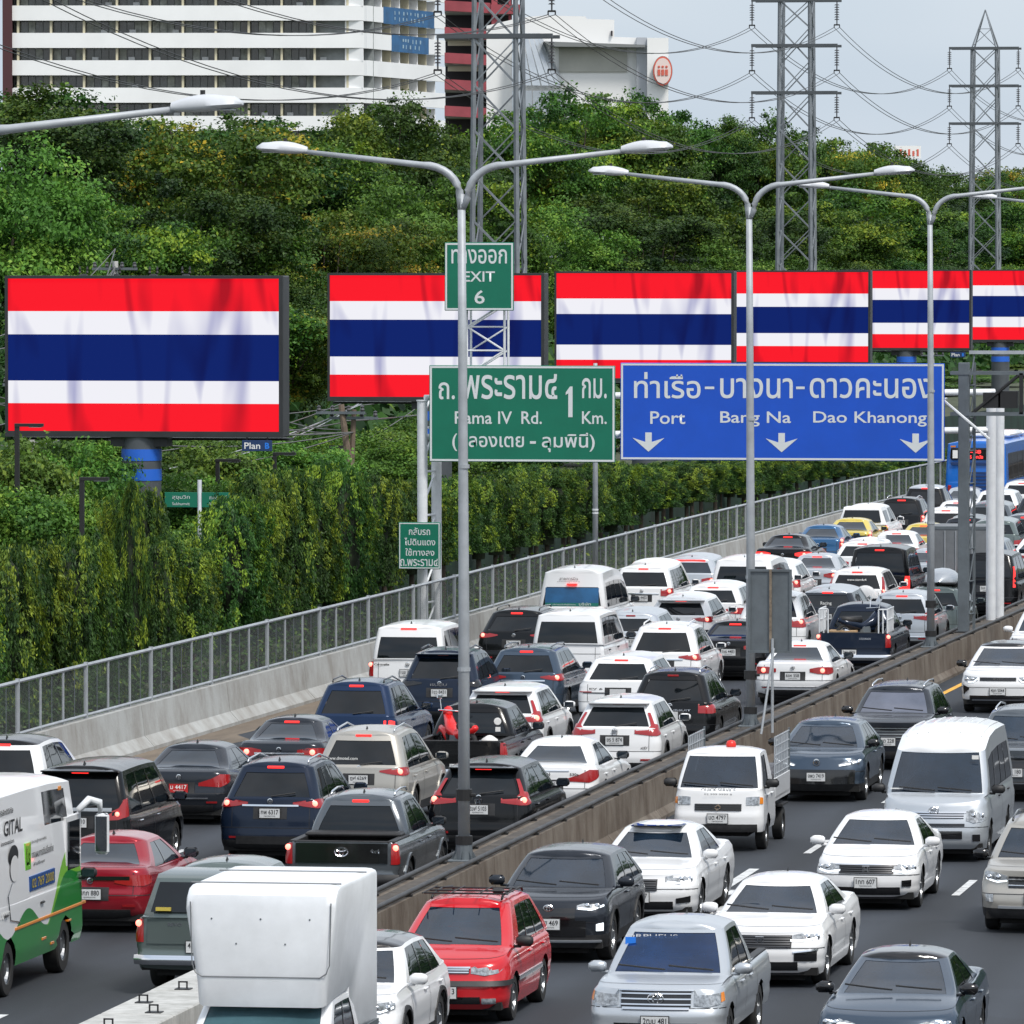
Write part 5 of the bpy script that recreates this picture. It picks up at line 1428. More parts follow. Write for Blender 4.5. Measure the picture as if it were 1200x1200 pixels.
# dark net behind the hedge trunks, and weeds at the fence foot
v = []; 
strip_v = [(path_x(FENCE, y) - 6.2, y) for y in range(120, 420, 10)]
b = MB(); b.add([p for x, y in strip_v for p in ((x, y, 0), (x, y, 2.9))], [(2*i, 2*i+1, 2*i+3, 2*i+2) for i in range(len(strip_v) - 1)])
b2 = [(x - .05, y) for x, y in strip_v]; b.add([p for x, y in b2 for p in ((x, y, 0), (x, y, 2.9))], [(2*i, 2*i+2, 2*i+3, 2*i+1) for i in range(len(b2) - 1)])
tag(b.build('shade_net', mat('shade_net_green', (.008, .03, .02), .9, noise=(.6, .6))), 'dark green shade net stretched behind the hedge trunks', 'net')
g = np.random.default_rng(9); n = 34000; yy = g.uniform(125, 330, n); xx = np.array([path_x(FENCE, y) for y in yy]) - g.uniform(.5, 3.5, n)
cc = np.stack([xx, yy, g.random(n) ** 1.5 * 1.5], 1); nn = g.normal(size=(n, 3)) + np.array([.5, -.6, .4]); nn /= np.linalg.norm(nn, axis=1)[:, None]
tag(link_mesh('weeds', leaf_cloud('weeds', cc, nn, g.uniform(.03, .09, n), g.normal(.3, .2, n), LEAFH, .4)), 'weeds and grass along the foot of the fence', 'weeds', kind='stuff')

# ------------------------------------------------------------------ pylons and cables
def pylon(px, Z, arms, top, label, peak=True, wpx=None):
    P = on_view(px, Z); root = thing('pylon', label, 'pylon', (P[0], P[1], 0), -THE * 0, 'lattice pylons beyond the billboards')
    w = 1.15; zt = CAM_H + (296 - top) / F_PX * Z; zs = [CAM_H + (296 - a) / F_PX * Z for a in arms]
    ztop = zs[0] if peak else zt
    cor = [(-w, -w), (w, -w), (w, w), (-w, w)]
    def hw(z): return w * (1.08 - .16 * min(z / ztop, 1))
    for sx, sy in cor:
        b = MB(); s0, s1 = hw(0) / w, hw(ztop) / w
        b.tube((sx*s0, sy*s0, 0), (sx*s1, sy*s1, ztop), .16, .13, 4); b.build('leg', PYL, root)
        if peak: b = MB(); b.tube((sx*s1, sy*s1, ztop), (0, 0, zt), .07, .05, 4); b.build('peak_leg', PYL, root)
    z = 3.0; k = 0; step = 2.35
    while z < ztop - .3:
        z2 = min(z + step, ztop); a, c = hw(z), hw(z2); b = MB()
        b.tube((-a, -a, z2), (a, -a, z), .075, n=4); b.tube((-a, a, z), (a, a, z2), .055, n=4)
        if k % 2 or z > zs[-1] - 1: b.tube((-a, -a - .02, z), (a, -a - .02, z2), .045, n=4)
        b.tube((a, -a, z2), (a, a, z), .045, n=4); b.tube((-a, -a, z), (-a, a, z2), .045, n=4); b.tube((a + .02, -a, z), (a + .02, a, z2), .035, n=4)
        b.build('lattice_brace', PYL, root); z = z2; k += 1
    if peak:
        b = MB(); zm = (ztop + zt) / 2; b.tube((-w*.5, -w*.5, zm), (w*.5, -w*.5, zm), .04, n=4); b.tube((-w, -w, ztop), (w*.5, -w*.5, zm), .04, n=4); b.tube((w, -w, ztop), (-w*.5, -w*.5, zm), .04, n=4); b.build('lattice_brace', PYL, root)
    tips = []
    for z in zs:
        b = MB(); b.box(-3.05, 3.05, -w-.1, -w+.08, z-.12, z+.1); b.box(-3.05, 3.05, w-.08, w+.1, z-.1, z+.08); b.build('cross_arm', mat('arm_steel', (.07, .08, .09), .6), root)
        for sg in (1, -1):
            b = MB(); b.tube((sg*3, -w, z), (sg*3, -w, z-1.75), .045, n=5)
            for q in range(7): b.tube((sg*3, -w, z-.4-q*.17), (sg*3, -w, z-.33-q*.17), .2, .12, 8)
            b.build('insulator', mat('insulator_glaze', (.05, .05, .055), .3), root)
            b = MB(); b.box(sg*3-.2, sg*3+.2, -w-.05, -w+.05, z-1.82, z-1.72); b.box(sg*3-.22, sg*3-.16, -w-.05, -w+.05, z-1.98, z-1.76); b.box(sg*3+.16, sg*3+.22, -w-.05, -w+.05, z-1.98, z-1.76); b.build('clamp', BSTEEL, root)
            tips.append((P[0] + sg*3, P[1] - w, z - 1.95))
    return tips
tA = pylon(584, 378, [-93, -25, 43], -150, 'tall lattice pylon between the exit sign and the red parking building')
tB = pylon(933, 511, [1, 54, 109], -66, 'middle lattice pylon with three cross arms, left of the billboard join')
tC = pylon(1154, 633, [57, 101, 145], 12, 'farthest pylon, its pointed peak showing against the sky')
CAB_M = mat('power_cable', (.02, .021, .023), .5)
def cable(p, q, sag, label, r=.035, n=24, m=None, twin=0.0):
    b = MB()
    for dx in ((-twin, twin) if twin else (0,)):
        pts = []
        for k in range(n + 1):
            t = k / n; pts.append((lerp(p[0], q[0], t) + dx, lerp(p[1], q[1], t), lerp(p[2], q[2], t) - sag * 4 * t * (1 - t)))
        b.path(pts, r, 4, False)
    return tag(b.build('power_cable', m or CAB_M), label, 'cable', 'high voltage cables between the pylons')
lv = ['upper', 'middle', 'lower']
for i in range(6):
    side_ = 'right hand' if i % 2 == 0 else 'left hand'
    cable(tA[i], tB[i], 3.2, f'{lv[i//2]} {side_} twin cable hanging from the tall pylon to the middle pylon', .024, twin=.2)
    cable(tB[i], tC[i], 3.2, f'{lv[i//2]} {side_} twin cable hanging from the middle pylon to the farthest pylon', .028, twin=.2)
    e = (tC[i][0] + 1, tC[i][1] + 130, tC[i][2]); cable(tC[i], e, 3.2, f'{lv[i//2]} {side_} twin cable running on beyond the farthest pylon', .028, twin=.2)
    s_ = (tA[i][0] - 2, tA[i][1] - 130, tA[i][2] + 2.5); cable(s_, tA[i], 3.5, f'{lv[i//2]} {side_} twin cable coming in from above the hotel to the tall pylon', .022, twin=.2)

def upole(px, top, lat, label, kind='concrete', lean=0.0, r=.17, base=0.0):
    x, y, z = at_x(px, top, -lat); rt = thing('utility_pole', label, 'utility pole', (x, y, 0)); b = MB()
    b.path([(0, 0, 0), (lean * .5, 0, z * .5), (lean, 0, z)], [r, r * .85, r * .7], 8 if kind != 'concrete' else 4)
    b.build('shaft', CONCW if kind == 'concrete' else mat('weathered_wood', (.16, .12, .09), .9, noise=(3, .4)), rt)
    a = MB(); a.box(lean-.9, lean+.9, -.15, -.05, z-.35, z-.25); a.build('cross_arm', GALVD, rt)
    for q in (-.8, -.3, .3, .8):
        i_ = MB(); i_.lathe([(.05, z-.25), (.09, z-.2), (.06, z-.12), (.08, z-.08), (.001, z-.02)], 8, 'z', (lean+q, -.1, 0)); i_.build('insulator', mat('insulator_glaze', (.05, .05, .055), .3), rt)
    return (x + lean, y, z)
u1 = upole(36, 440, 54, 'square concrete utility pole left of the nearest billboard pole')
u2 = upole(422, 474, 48.5, 'brown leaning utility pole under the second flag billboard', 'wood', -.7, .16)
u3 = upole(407, 480, 49, 'second brown utility pole close beside the leaning one', 'wood', .25, .13)
u4 = upole(1093, 412, 60, 'short concrete pole just above the right end of the blue sign')
u0 = upole(135, 306, 62, 'concrete pole carrying the transformer frame above the nearest billboard')
tr = thing('transformer_frame', 'dark steel frame with transformers and insulators above the nearest billboard', 'transformer', (u0[0], u0[1] - .4, u0[2] - 1.2))
b = MB(); b.box(-1.9, 3.4, -.1, .1, .2, .34); b.box(-1.9, 3.4, .5, .65, .2, .34); b.build('beam', GALVD, tr)
for q in (-1.2, .1, 1.6, 2.9):
    b = MB(); b.box(q-.14, q+.14, -.1, .25, .34, .7, .05); b.build('transformer_tank', BSTEEL, tr)
    for d in (-.15, .15):
        b = MB(); b.lathe([(.03, .7), (.06, .75), (.03, .82), (.05, .88), (.02, 1.0)], 8, 'z', (q + d, .1, 0)); b.build('bushing', PLAST, tr)
# tangle of low cables
TG = mat('street_cable', (.1, .1, .1), .6)
g = random.Random(4); far = [at_x(-60, 400, -58), u1, u0, u2, u3, at_x(700, 400, -60)]
for k in range(20):
    a, c_ = sorted(g.sample(range(6), 2)); p, q = far[a], far[c_]
    dz = g.uniform(0, 4.0); dz2 = dz + g.uniform(-1, 1)
    cable((p[0], p[1] + g.uniform(-.5, .5), max(p[2] - dz, 4.6)), (q[0], q[1], max(q[2] - dz2, 4.2)), g.uniform(.4, 1.6), f'thin street cable {["sagging low", "strung tight", "looping"][k % 3]} in the tangle {["left of the nearest billboard", "behind the nearest billboard pole", "between the first two billboards"][g.randrange(3)]}', .022, 14, TG)['group'] = 'tangled street cables behind the billboards'
for k in range(5):
    x0_, y0_, z0_ = at_x(235 + g.uniform(-90, 30), g.uniform(530, 560), -52); x1_, y1_, z1_ = at_x(510, g.uniform(395, 470), -56)
    cable((x0_, y0_, z0_), (x1_, y1_, z1_), g.uniform(.3, 1.2), f'{["grey", "pale", "dark"][k % 3]} cable rising from behind the nearest billboard pole to the second billboard', .022, 14, TG if k % 3 else GALV)['group'] = 'tangled street cables behind the billboards'
# small black park lamps
for i, (px, top, lat, d) in enumerate(((20, 500, 47, 1), (96, 563, 44, 1), (255, 541, 48, 1), (322, 533, 50, 1), (388, 525, 51, 1), (447, 517, 53, 1))):
    x, y, z = at_x(px, top, -lat); rt = thing('park_lamp', f'black square armed park lamp, {["first", "second", "third", "fourth", "fifth", "sixth"][i]} from the left along the hedge', 'park lamp', (x, y, 0), 0, 'black park lamps behind the hedge')
    b = MB(); b.box(-.06, .06, -.06, .06, 0, z); b.build('post', BSTEEL, rt); b = MB(); b.box(-.06, .75, -.08, .08, z, z+.09); b.build('arm', BSTEEL, rt)
    b = MB(); b.box(.35, .7, -.06, .06, z-.02, z-.002); b.build('lens', mat('lamp_lens', (.45, .47, .5), .3), rt)
x, y, z = at_x(234, 577, -42); st = thing('street_name_sign', 'green two bladed street name sign on a steel post above the hedge', 'street sign', (x, y, 0))
b = MB(); b.tube((0, 0, 0), (0, 0, z + .35), .06, n=10); b.build('post', GALV, st, True)
for a, c_, s in ((-1.0, -.06, 'สุขุมวิท'), (.06, 1.0, 'เกษมราษฎร์')):
    b = MB(); b.box(a, c_, -.02, .02, z-.42, z, .005); pn = b.build('sign_blade', SGREEN, st); lettering(s, SWHITE, pn, ((a+c_)/2, -.026, z-.15), .5, .13)
    lettering('Sukhumvit' if a < 0 else 'Kasemrat', SWHITE, pn, ((a+c_)/2, -.026, z-.32), .5, .08)

# ------------------------------------------------------------------ buildings
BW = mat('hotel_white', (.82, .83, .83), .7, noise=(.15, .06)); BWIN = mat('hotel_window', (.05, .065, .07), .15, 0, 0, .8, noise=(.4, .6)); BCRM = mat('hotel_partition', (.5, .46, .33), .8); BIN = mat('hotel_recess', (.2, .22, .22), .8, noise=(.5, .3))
CUR = mat('curtain', (.3, .32, .3), .9, noise=(1.2, .4)); FRM = mat('window_frame', (.4, .42, .43), .5)
ZH = 800.0; sH = ZH / F_PX
hb = on_view(221, ZH); yaw = THE
hotel = thing('hotel_building', 'long white hotel block with rows of recessed balconies at the upper left', 'building', (hb[0], hb[1], 0), yaw)
def hx(px): return (px - 221) * sH
def hz(py): return CAM_H + (296 - py) * sH
def hbox(name, x0, x1, y0, y1, z0, z1, m, parent=hotel):
    b = MB(); b.box(x0, x1, y0, y1, z0, z1); return b.build(name, m, parent)
XL, XR = hx(15), hx(427)
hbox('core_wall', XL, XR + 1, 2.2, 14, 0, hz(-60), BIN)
hbox('end_wall', hx(4), XL - .004, -.6, 15, 0, hz(-60), mat('maroon_render', (.07, .025, .03), .8))
rows = [-25, 7, 39, 71, 103, 136, 168, 200]
for r_ in rows:
    hbox('balcony_front', XL, XR, 0, .35, hz(r_ + 17.5), hz(r_), BW); hbox('floor_slab', XL, XR, .36, 2.19, hz(r_ + 5), hz(r_ + 3), BW)
    top, bot = hz(r_ - 14.4), hz(r_ + 1)
    px_ = 60 - 38.6; j = 0
    while px_ < 420:
        x = hx(px_); hbox('partition', x - .12, x + .12, .36, 2.19, bot, top, BCRM)
        for q in range(4):
            a = x + .25 + q * .82
            if a + .72 > XR: break
            w_ = hbox('window', a, a + .74, 2.05, 2.17, bot + .05, top - .05, BWIN if random.random() < .72 else CUR)
        if random.random() < .45:
            xa_ = hx(px_) + random.uniform(.4, 2.6); hbox('air_conditioner', xa_, xa_ + .7, 1.5, 1.9, bot + .02, bot + .5, FRM)
        px_ += 38.6; j += 1
# angled wing to the right, stepping away from the picture
wing = thing('hotel_wing', 'angled end wing of the white hotel with two blue banners hanging on its balconies', 'building', (0, 0, 0), 0)
pa = on_view(427, ZH); pb = on_view(521, ZH + 30); dv = Vector((pb[0] - pa[0], pb[1] - pa[1], 0)); Lw = dv.length
wing.location = (pa[0], pa[1], 0); wing.rotation_euler = (0, 0, math.atan2(dv.y, dv.x))
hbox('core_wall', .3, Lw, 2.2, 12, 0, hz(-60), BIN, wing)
for i, r_ in enumerate(rows):
    hbox('balcony_front', 0, Lw, -.3, .1, hz(r_ + 18), hz(r_), BW, wing); hbox('floor_slab', .1, Lw, .11, 2.19, hz(r_ + 5), hz(r_ + 3), BW, wing)
    for q in range(9):
        x = q * Lw / 9; hbox('partition', x - .1, x + .1, .11, 2.19, hz(r_ + 1), hz(r_ - 14), BCRM if q % 2 else BW, wing); hbox('window', x + .5, x + Lw/9 - .5, 2.0, 2.17, hz(r_ + 1), hz(r_ - 13), BWIN if q % 3 else CUR, wing)
for (a, b_, r_, s) in ((.2, .83, 7, 1), (.3, .76, 39, 2)):
    bn = hbox('banner', Lw * a, Lw * b_, -.36, -.31, hz(r_ + 19), hz(r_ - 1), mat('banner_blue', (.015, .1, .24), .6, noise=(.6, .3)), wing); random.seed(s + 20)
    m_ = MB()
    for ln in range(2):
        x = Lw * (a + .13)
        while x < Lw * (b_ - .1):
            w = random.uniform(.12, .3); m_.box(x, x + w * 1.6, -.39, -.37, hz(r_ + 6 + ln * 7 + random.uniform(0, 2)), hz(r_ + 3 + ln * 7)); x += random.uniform(.5, 1.1) * 1.8
    tag(m_.build('banner_print', mat('banner_print_pale', (.3, .42, .5), .6), bn), kind='stuff')
random.seed(3)
# red parking structure
MAR = mat('maroon_paint', (.3, .055, .07), .65, noise=(.4, .2)); DRK = mat('parking_dark', (.035, .03, .035), .9)
pz = 740.0; pp = on_view(521, pz); park = thing('parking_building', 'open maroon parking ramp building standing behind the tall pylon', 'building', (pp[0], pp[1], 0), yaw)
sp_ = pz / F_PX
def kx(px): return (px - 521) * sp_
def kz(py): return CAM_H + (296 - py) * sp_
hbox('back_wall', kx(521), kx(600), 9, 9.5, 0, kz(-40), DRK, park)
for i, r_ in enumerate((-30, 2, 33, 63, 94, 125)):
    b = MB(); x0, x1, x2 = kx(521), kx(575), kx(612)
    b.add([(x0, 0, kz(r_ + 11)), (x1, 0, kz(r_ + 14)), (x1, 0, kz(r_ + 2)), (x0, 0, kz(r_ - 1)), (x0, .4, kz(r_ + 11)), (x1, .4, kz(r_ + 14)), (x1, .4, kz(r_ + 2)), (x0, .4, kz(r_ - 1))], [(0,1,2,3), (7,6,5,4), (0,4,5,1), (1,5,6,2), (2,6,7,3), (3,7,4,0)])
    b.build('ramp_parapet', MAR, park)
    hbox('parapet', x1 + .02, x2, -.6, .1, kz(r_ + 15), kz(r_ + 4), MAR, park); hbox('deck', x0, x2, .5, 8.9, kz(r_ + 13), kz(r_ + 11), CONC, park)
    if i in (2, 3): hbox('inner_panel', x0 + .3, x1 - 1, 3, 3.2, kz(r_ + 20), kz(r_ + 14), mat('cream_panel', (.6, .57, .45), .8), park)
hbox('column', kx(576), kx(583), -.2, .45, 0, kz(-40), MAR, park); hbox('column', kx(596), kx(599), .15, .5, 0, kz(-40), MAR, park)
# white mall
mz = 640.0; mp_ = on_view(690, mz); mall = thing('mall_building', 'white mall building with curved grey corner and a round red rimmed sign', 'building', (mp_[0], mp_[1], 0), yaw)
sm = mz / F_PX
def mx(px): return (px - 690) * sm
def mzz(py): return CAM_H + (296 - py) * sm
MW = mat('mall_white', (.8, .8, .79), .7); MG = mat('mall_stone', (.42, .42, .38), .8, noise=(.3, .12)); ME = mat('mall_eave', (.2, .21, .21), .6)
b = MB(); pol = [(570, 30), (612, 20), (640, 18), (686, 19), (688, 22), (720, 23), (720, 43), (746, 44), (746, 200), (570, 200)]
b.prism([(mx(a), mzz(c_)) for a, c_ in pol][::-1], 1.5, 16); b.build('main_wall', MW, mall)
b = MB(); b.box(mx(655), mx(735), 1.3, 1.49, mzz(84), mzz(54)); b.build('stone_panel', MG, mall)
b = MB(); b.prism([(mx(637), mzz(49)), (mx(756), mzz(53)), (mx(756), mzz(56)), (mx(645), mzz(55))][::-1], -.4, 1.45); b.build('eave', ME, mall)
b = MB(); b.box(mx(746), mx(758), .6, 12, 0, mzz(44)); b.build('grey_pier', mat('mall_pier', (.4, .42, .45), .7), mall)
b = MB(); b.box(mx(758.2), mx(783), -.6, 12, 0, mzz(45)); b.build('tower', MW, mall)
b = MB(); b.box(mx(716), mx(718), 1.2, 1.48, mzz(42), mzz(36)); b.build('vent', DRK, mall)
cx, cz = mx(776), mzz(84); rx, rz_ = 11.5 * sm, 17.5 * sm
d = MB(); n = 36; ell = [(cx + math.cos(t)*rx, cz + math.sin(t)*rz_) for t in np.linspace(0, 2*math.pi, n, endpoint=False)]; d.prism(ell[::-1], -1.6, -.6); sg_ = d.build('round_sign', ME, mall)
d = MB(); d.prism([(cx + math.cos(t)*rx*.97, cz + math.sin(t)*rz_*.97) for t in np.linspace(0, 2*math.pi, n, endpoint=False)][::-1], -1.66, -1.61); d.build('sign_rim', mat('sign_red', (.6, .12, .08), .5), sg_)
d = MB(); d.prism([(cx + math.cos(t)*rx*.84, cz + math.sin(t)*rz_*.86) for t in np.linspace(0, 2*math.pi, n, endpoint=False)][::-1], -1.72, -1.67); d.build('sign_face', mat('sign_pink_white', (.75, .62, .58), .5), sg_)
for q in (-.32, 0, .32):
    d = MB(); d.lathe([(rx*.13, -1.76), (rx*.1, -1.78), (.001, -1.78)], 10, 'y', (cx + q*rx*1.2, 0, cz + rz_*.28)); d.box(cx+q*rx*1.2-rx*.14, cx+q*rx*1.2+rx*.14, -1.78, -1.73, cz - rz_*.3, cz + rz_*.1); d.build('sign_motif', mat('sign_red', (.6, .12, .08), .5), sg_)
# curved grey corner of pale metal panels
gm = mat('mall_metal', (.38, .42, .46), .35, .4, noise=(.5, .12)); r_ = mx(668) - mx(600)
for i in range(6):
    for j in range(8):
        v = []
        t0, t1 = i / 6, (i + 1) / 6 - .015; u0_, u1_ = j / 8, (j + 1) / 8 - .015
        for t in (t0, t1):
            z = lerp(0, mzz(33), t)
            for u in (u0_, u1_):
                rad = r_ * math.sqrt(max(1 - max((z - mzz(150)) / (mzz(33) - mzz(150)), 0) ** 2 * .85, .02)) if z > mzz(150) else r_
                a = math.pi * .5 * u; v.append((mx(600) + math.sin(a) * rad, 1.2 - math.cos(a) * rad * .35 + 0, z))
        b = MB(); b.add(v, [(0, 1, 3, 2)]); b.build('facade_panel', gm, mall)
# small far white building with a roof board
fz = 1100.0; fp = on_view(1062, fz); fb = thing('far_building', 'small white building with a roof billboard peeping over the trees far right', 'building', (fp[0], fp[1], 0), yaw); sf = fz / F_PX
def fzz(py): return CAM_H + (296 - py) * sf
b = MB(); b.box(-15*sf, 15*sf, 2, 14, 0, fzz(196)); b.build('wall', MW, fb)
for r_ in range(3):
    for q in range(6):
        b = MB(); b.box((-14 + q*4.8)*sf, (-10.5 + q*4.8)*sf, 1.9, 1.99, fzz(205 + r_*7), fzz(200 + r_*7)); b.build('window', BWIN, fb)
b = MB(); b.box(-14*sf, 17*sf, 0, .5, fzz(186), fzz(171)); bd = b.build('roof_board', MW, fb)
for q in range(5):
    b = MB(); b.box((-8 + q*5)*sf, (-5.6 + q*5)*sf, -.05, -.01, fzz(183), fzz(175 + (q % 2)*2)); b.build('board_print', mat('sign_red', (.6, .12, .08), .5), bd)
for q in (-12, -4, 4, 12):
    b = MB(); b.box(q*sf - .1, q*sf + .1, .2, .5, fzz(196), fzz(186)); b.build('board_post', BSTEEL, fb)
# ------------------------------------------------------------------ the traffic
VEH = []
def put(c, name, label, cat, px, py, away=True, ref='roof', group=None, fixed=None):
    """px: column of the middle of the near end; py: row of the near roof edge (or of the ground for ref='ground')"""
    z = (c.zrr if away else c.zrf) + .02 if ref == 'roof' else 0.0
    inset = (c.yr1 if away else c.L - c.yf1) if ref == 'roof' else 0.0
    if fixed: x, y = fixed
    else:
        lo = on_z(px, py, z); ynear = lo[1] - inset
        x = at_y(px, 700, ynear)[0]; y = ynear + c.L / 2
    r = thing(name, label, cat, (x, y, 0), random.uniform(-.006, .006) + (0 if away else math.pi), group or ('queue of vehicles driving away' if away else 'vehicles coming towards the camera'))
    VEH.append((name, px, x, y, c.L)); return r

def rear(c, r, style='slim', lit=True, txt=None, pz=None, tri=True, spoil=None, chrome=False, badge=True, pil=False, wip=None, pm=PLATE, lamp_m=None, trim=PLAST, pane_txt=None, recess=True):
    if style: lamps(c, r, style, lit, m=lamp_m)
    if pil: pillar_lamps(c, r)
    rear_trim(c, r, trim, pz, txt, None, chrome, badge, pm, recess)
    if spoil: spoiler(c, r, spoil)
    if tri: third(c, r, .3 if lit else .24, BRAKE if lit else LAMPRED, z=c.zrr + (.0 if spoil else .015))
    if wip is None: wip = c.H > 1.6 and c.bed is None
    if wip: wiper(c, r, 'rear', .0, .42, c.zcr + .05, c.zcr + .11)
    if pane_txt:
        s, q, z, w = pane_txt; p = c.at('rear', q, z, .03); lettering(s, WINK, r, (p[0], p[1] - c.L/2, z), w=w, bold=.01)
def bdg(c, r, s, x, z, w, h, m=CHROME, end='rear'):
    p = c.at(end, x, z, .022); lettering(s, m, r, (p[0], p[1] - c.L/2, z), w=w, h=h, rz=0 if end == 'rear' else math.pi, bold=.02, name='badge_lettering')

def away_sedan(px, py, m, label, name='parked_sedan', txt=None, style='slim', cat='car', glass=GLASS2, **k):
    ck = {a: b for a, b in k.items() if a in ('L', 'W', 'H', 'zsr', 'yr0', 'yr1', 'zcr')}; c = sedan(**ck)
    r = put(c, 'sedan', label, cat, px, py); build_car(c, r, m, glass=glass, wheel=k.get('wheel', 'alloy'), roof=k.get('roof'), mirror=k.get('mirror'))
    rear(c, r, style, k.get('lit', True), txt, pz=k.get('pz', .62), tri=k.get('tri', True), pm=k.get('pm', PLATE), wip=False, chrome=k.get('chrome', False))
    return c, r
def away_suv(px, py, m, label, txt=None, style='taper', cat='car', **k):
    ck = {a: b for a, b in k.items() if a in ('L', 'W', 'H', 'zsr', 'yr0', 'yr1', 'zcr', 'zrr', 'hw1', 'hw0', 'clad', 'belt', 'crown', 'rr')}; c = suv(**ck)
    r = put(c, 'sport_utility_car', label, cat, px, py)
    build_car(c, r, m, roof=k.get('roof'), rails=k.get('rails'), arches=k.get('arches'), mirror=k.get('mirror'), wheel=k.get('wheel', 'alloy'), glass=k.get('glass', GLASS), clad_mat=k.get('clad_mat', PLAST))
    rear(c, r, style, k.get('lit', True), txt, pz=k.get('pz'), spoil=k.get('spoil'), chrome=k.get('chrome', False), pil=k.get('pil', False), lamp_m=k.get('lamp_m'), pane_txt=k.get('pane_txt'), badge=k.get('badge', True))
    return c, r

# ---- nearest rows, driving away
c, r = away_sedan(105, 984, CRIMSON, 'crimson sedan between the green bus and the grey covered pickup', txt='8กภ 880', H=1.44, tri=False, lit=False, mirror=GLOSSB, style='slim')
bar(c, r, 'dark_band', .62, .84, .9, GLOSSB, off=.014)
# black people carrier
c = mpv(H=1.92); r = put(c, 'people_carrier', 'black people carrier with jagged red tail lamps behind the crimson sedan', 'car', 88, 903)
build_car(c, r, BLACK, rails=None, handles=CHROME); rear(c, r, None, True, '5ขน 2210', pz=.95, spoil=BLACK, badge=False)
ls = shp(c, r, 'tail_light', [(.32, 1.02, 1.08), (.55, .99, 1.12), (.72, 1.0, 1.2), (.8, 1.03, 1.34), (.94, 1.06, 1.36)], LAMPRED); hot(c, r, ls, .7, 1.1, .04)
bar(c, r, 'chrome_strip', .6, 1.13, 1.2, SILVER, off=.016)
c, r = away_sedan(209, 876, DGREY, 'dark grey sedan with a red number plate, left of the dark blue sport utility car', txt='ม 4417', pm=PLATER, L=4.88, W=1.84, style='fang', tri=False, lit=False, pz=.7, glass=GLASS2)
bar(c, r, 'chrome_strip', .55, .5, .525, CHROME, off=.02)
c, r = away_sedan(326, 845, DGREY, 'charcoal sedan with a white plate, behind the dark blue sport utility car', txt='ฆฆ 8158', W=1.78, L=4.6, chrome=True, pz=.68)
for s, x in (('ALTIS', .5),): bdg(c, r, 'HYBRID', x, .9, .2, .03)
c, r = away_suv(-6, 872, WHITE, 'white sport utility car with a black roof, half out at the left edge', roof=BLACK, mirror=GLOSSB, H=1.8, zrr=1.66, txt='9กข 77')
# dark blue suv with rails
c, r = away_suv(316, 898, NAVY, 'dark blue sport utility car with a chrome strip and plate, left of the silver pickup', 'กพ 6317', 'taper', H=1.8, zrr=1.665, W=1.86, L=4.8, rails=CHROME, pz=.9, chrome=True, zsr=1.12, zcr=1.14, lamp_m=LAMPRED, arches=NAVY)
bar(c, r, 'bumper_bar', .6, .36, .5, PLAST, off=.03)
c, r = away_suv(420, 861, BEIGE, 'champagne sport utility car with printed rear window, above the silver pickup', 'ฎฬ 6269', 'taper', H=1.82, zrr=1.68, W=1.84, rails=SILVER, pz=.9, zsr=1.1, zcr=1.12, wheel='multi', arches=BEIGE, pane_txt=('www.dmotel.com', -.35, 1.28, .6))
# silver pickup
c = pickup(); r = put(c, 'pickup_truck', 'grey pickup with a black tailgate and lit left lamp beside the first lamp post', 'pickup', 398, 937)
build_car(c, r, GREY, rails=CHROME, mirror=PLAST, arches=GREY, wheel='multi', gaps=[1.66, 2.75, 3.85]); cargo_bed(c, r, GREY)
lamps(c, r, 'column'); third(c, r)
b = bar(c, r, 'tailgate', .76, .78, 1.1, GLOSSB, off=.02); bar(c, r, 'rear_bumper', .9, .42, .6, PLAST, off=.09, depth=.12)
emblem(c, r, .96, .11, 'oval', 'rear'); bdg(c, r, '4x4', .55, .98, .16, .07); plate(c, r, 'rear', .62, '2ฒฐ 9451')
bb = MB()
for sg in (-1, 1): bb.path([(sg*.8, .2, 1.14), (sg*.8, .55, 1.16), (sg*.62, .9, 1.2), (sg*.55, 1.5, 1.2)], .0, 4)
bb = MB(); bb.box(-.8, .8, 1.1, 1.55, 1.12, 1.2, .03); o = bb.build('bed_cover_roll', PLAST, r); o.location.y = -c.L/2
# black crv
c, r = away_suv(560, 899, BLACK, 'black sport utility car with tall red pillar lamps, right of the first lamp post', '2ขฬ 5103', 'ell', H=1.68, zrr=1.57, W=1.86, pil=True, pz=.88, arches=PLAST, spoil=BLACK, yr1=.62)
emblem(c, r, 1.01, .06, 'h', 'rear')
for sg in (1, -1): shp(c, r, 'exhaust_tip', [(sg*.52, .3, .36), (sg*.74, .3, .37)], CHROME, off=.03, both=False)
c, r = away_sedan(642, 871, WHITE, 'white executive sedan with long red lamps beside the median wall', txt='4กต 535', L=4.95, W=1.87, H=1.47, style='fang', tri=False, pz=.66, mirror=GLOSSB, wheel='alloy', lit=False)
bar(c, r, 'chrome_strip', .4, .93, .945, CHROME, off=.016); bdg(c, r, '530e', .5, .87, .17, .05, GLOSSB)
for sg in (1, -1): shp(c, r, 'diffuser', [(sg*.45, .3, .42), (sg*.8, .32, .46)], GLOSSB, off=.014, both=False)
c, r = away_suv(719, 823, WHITE, 'white sport utility car with dark red pillar lamps, above the white executive sedan', 'ขร 5 874', 'ell', H=1.68, zrr=1.58, W=1.86, pil=True, pz=.86, lit=False, arches=PLAST, spoil=WHITE, yr1=.62, clad=.4, wheel='dark')
emblem(c, r, 1.02, .055, 'h', 'rear'); bdg(c, r, 'e:HEV', .6, .72, .14, .05, GLOSSB)
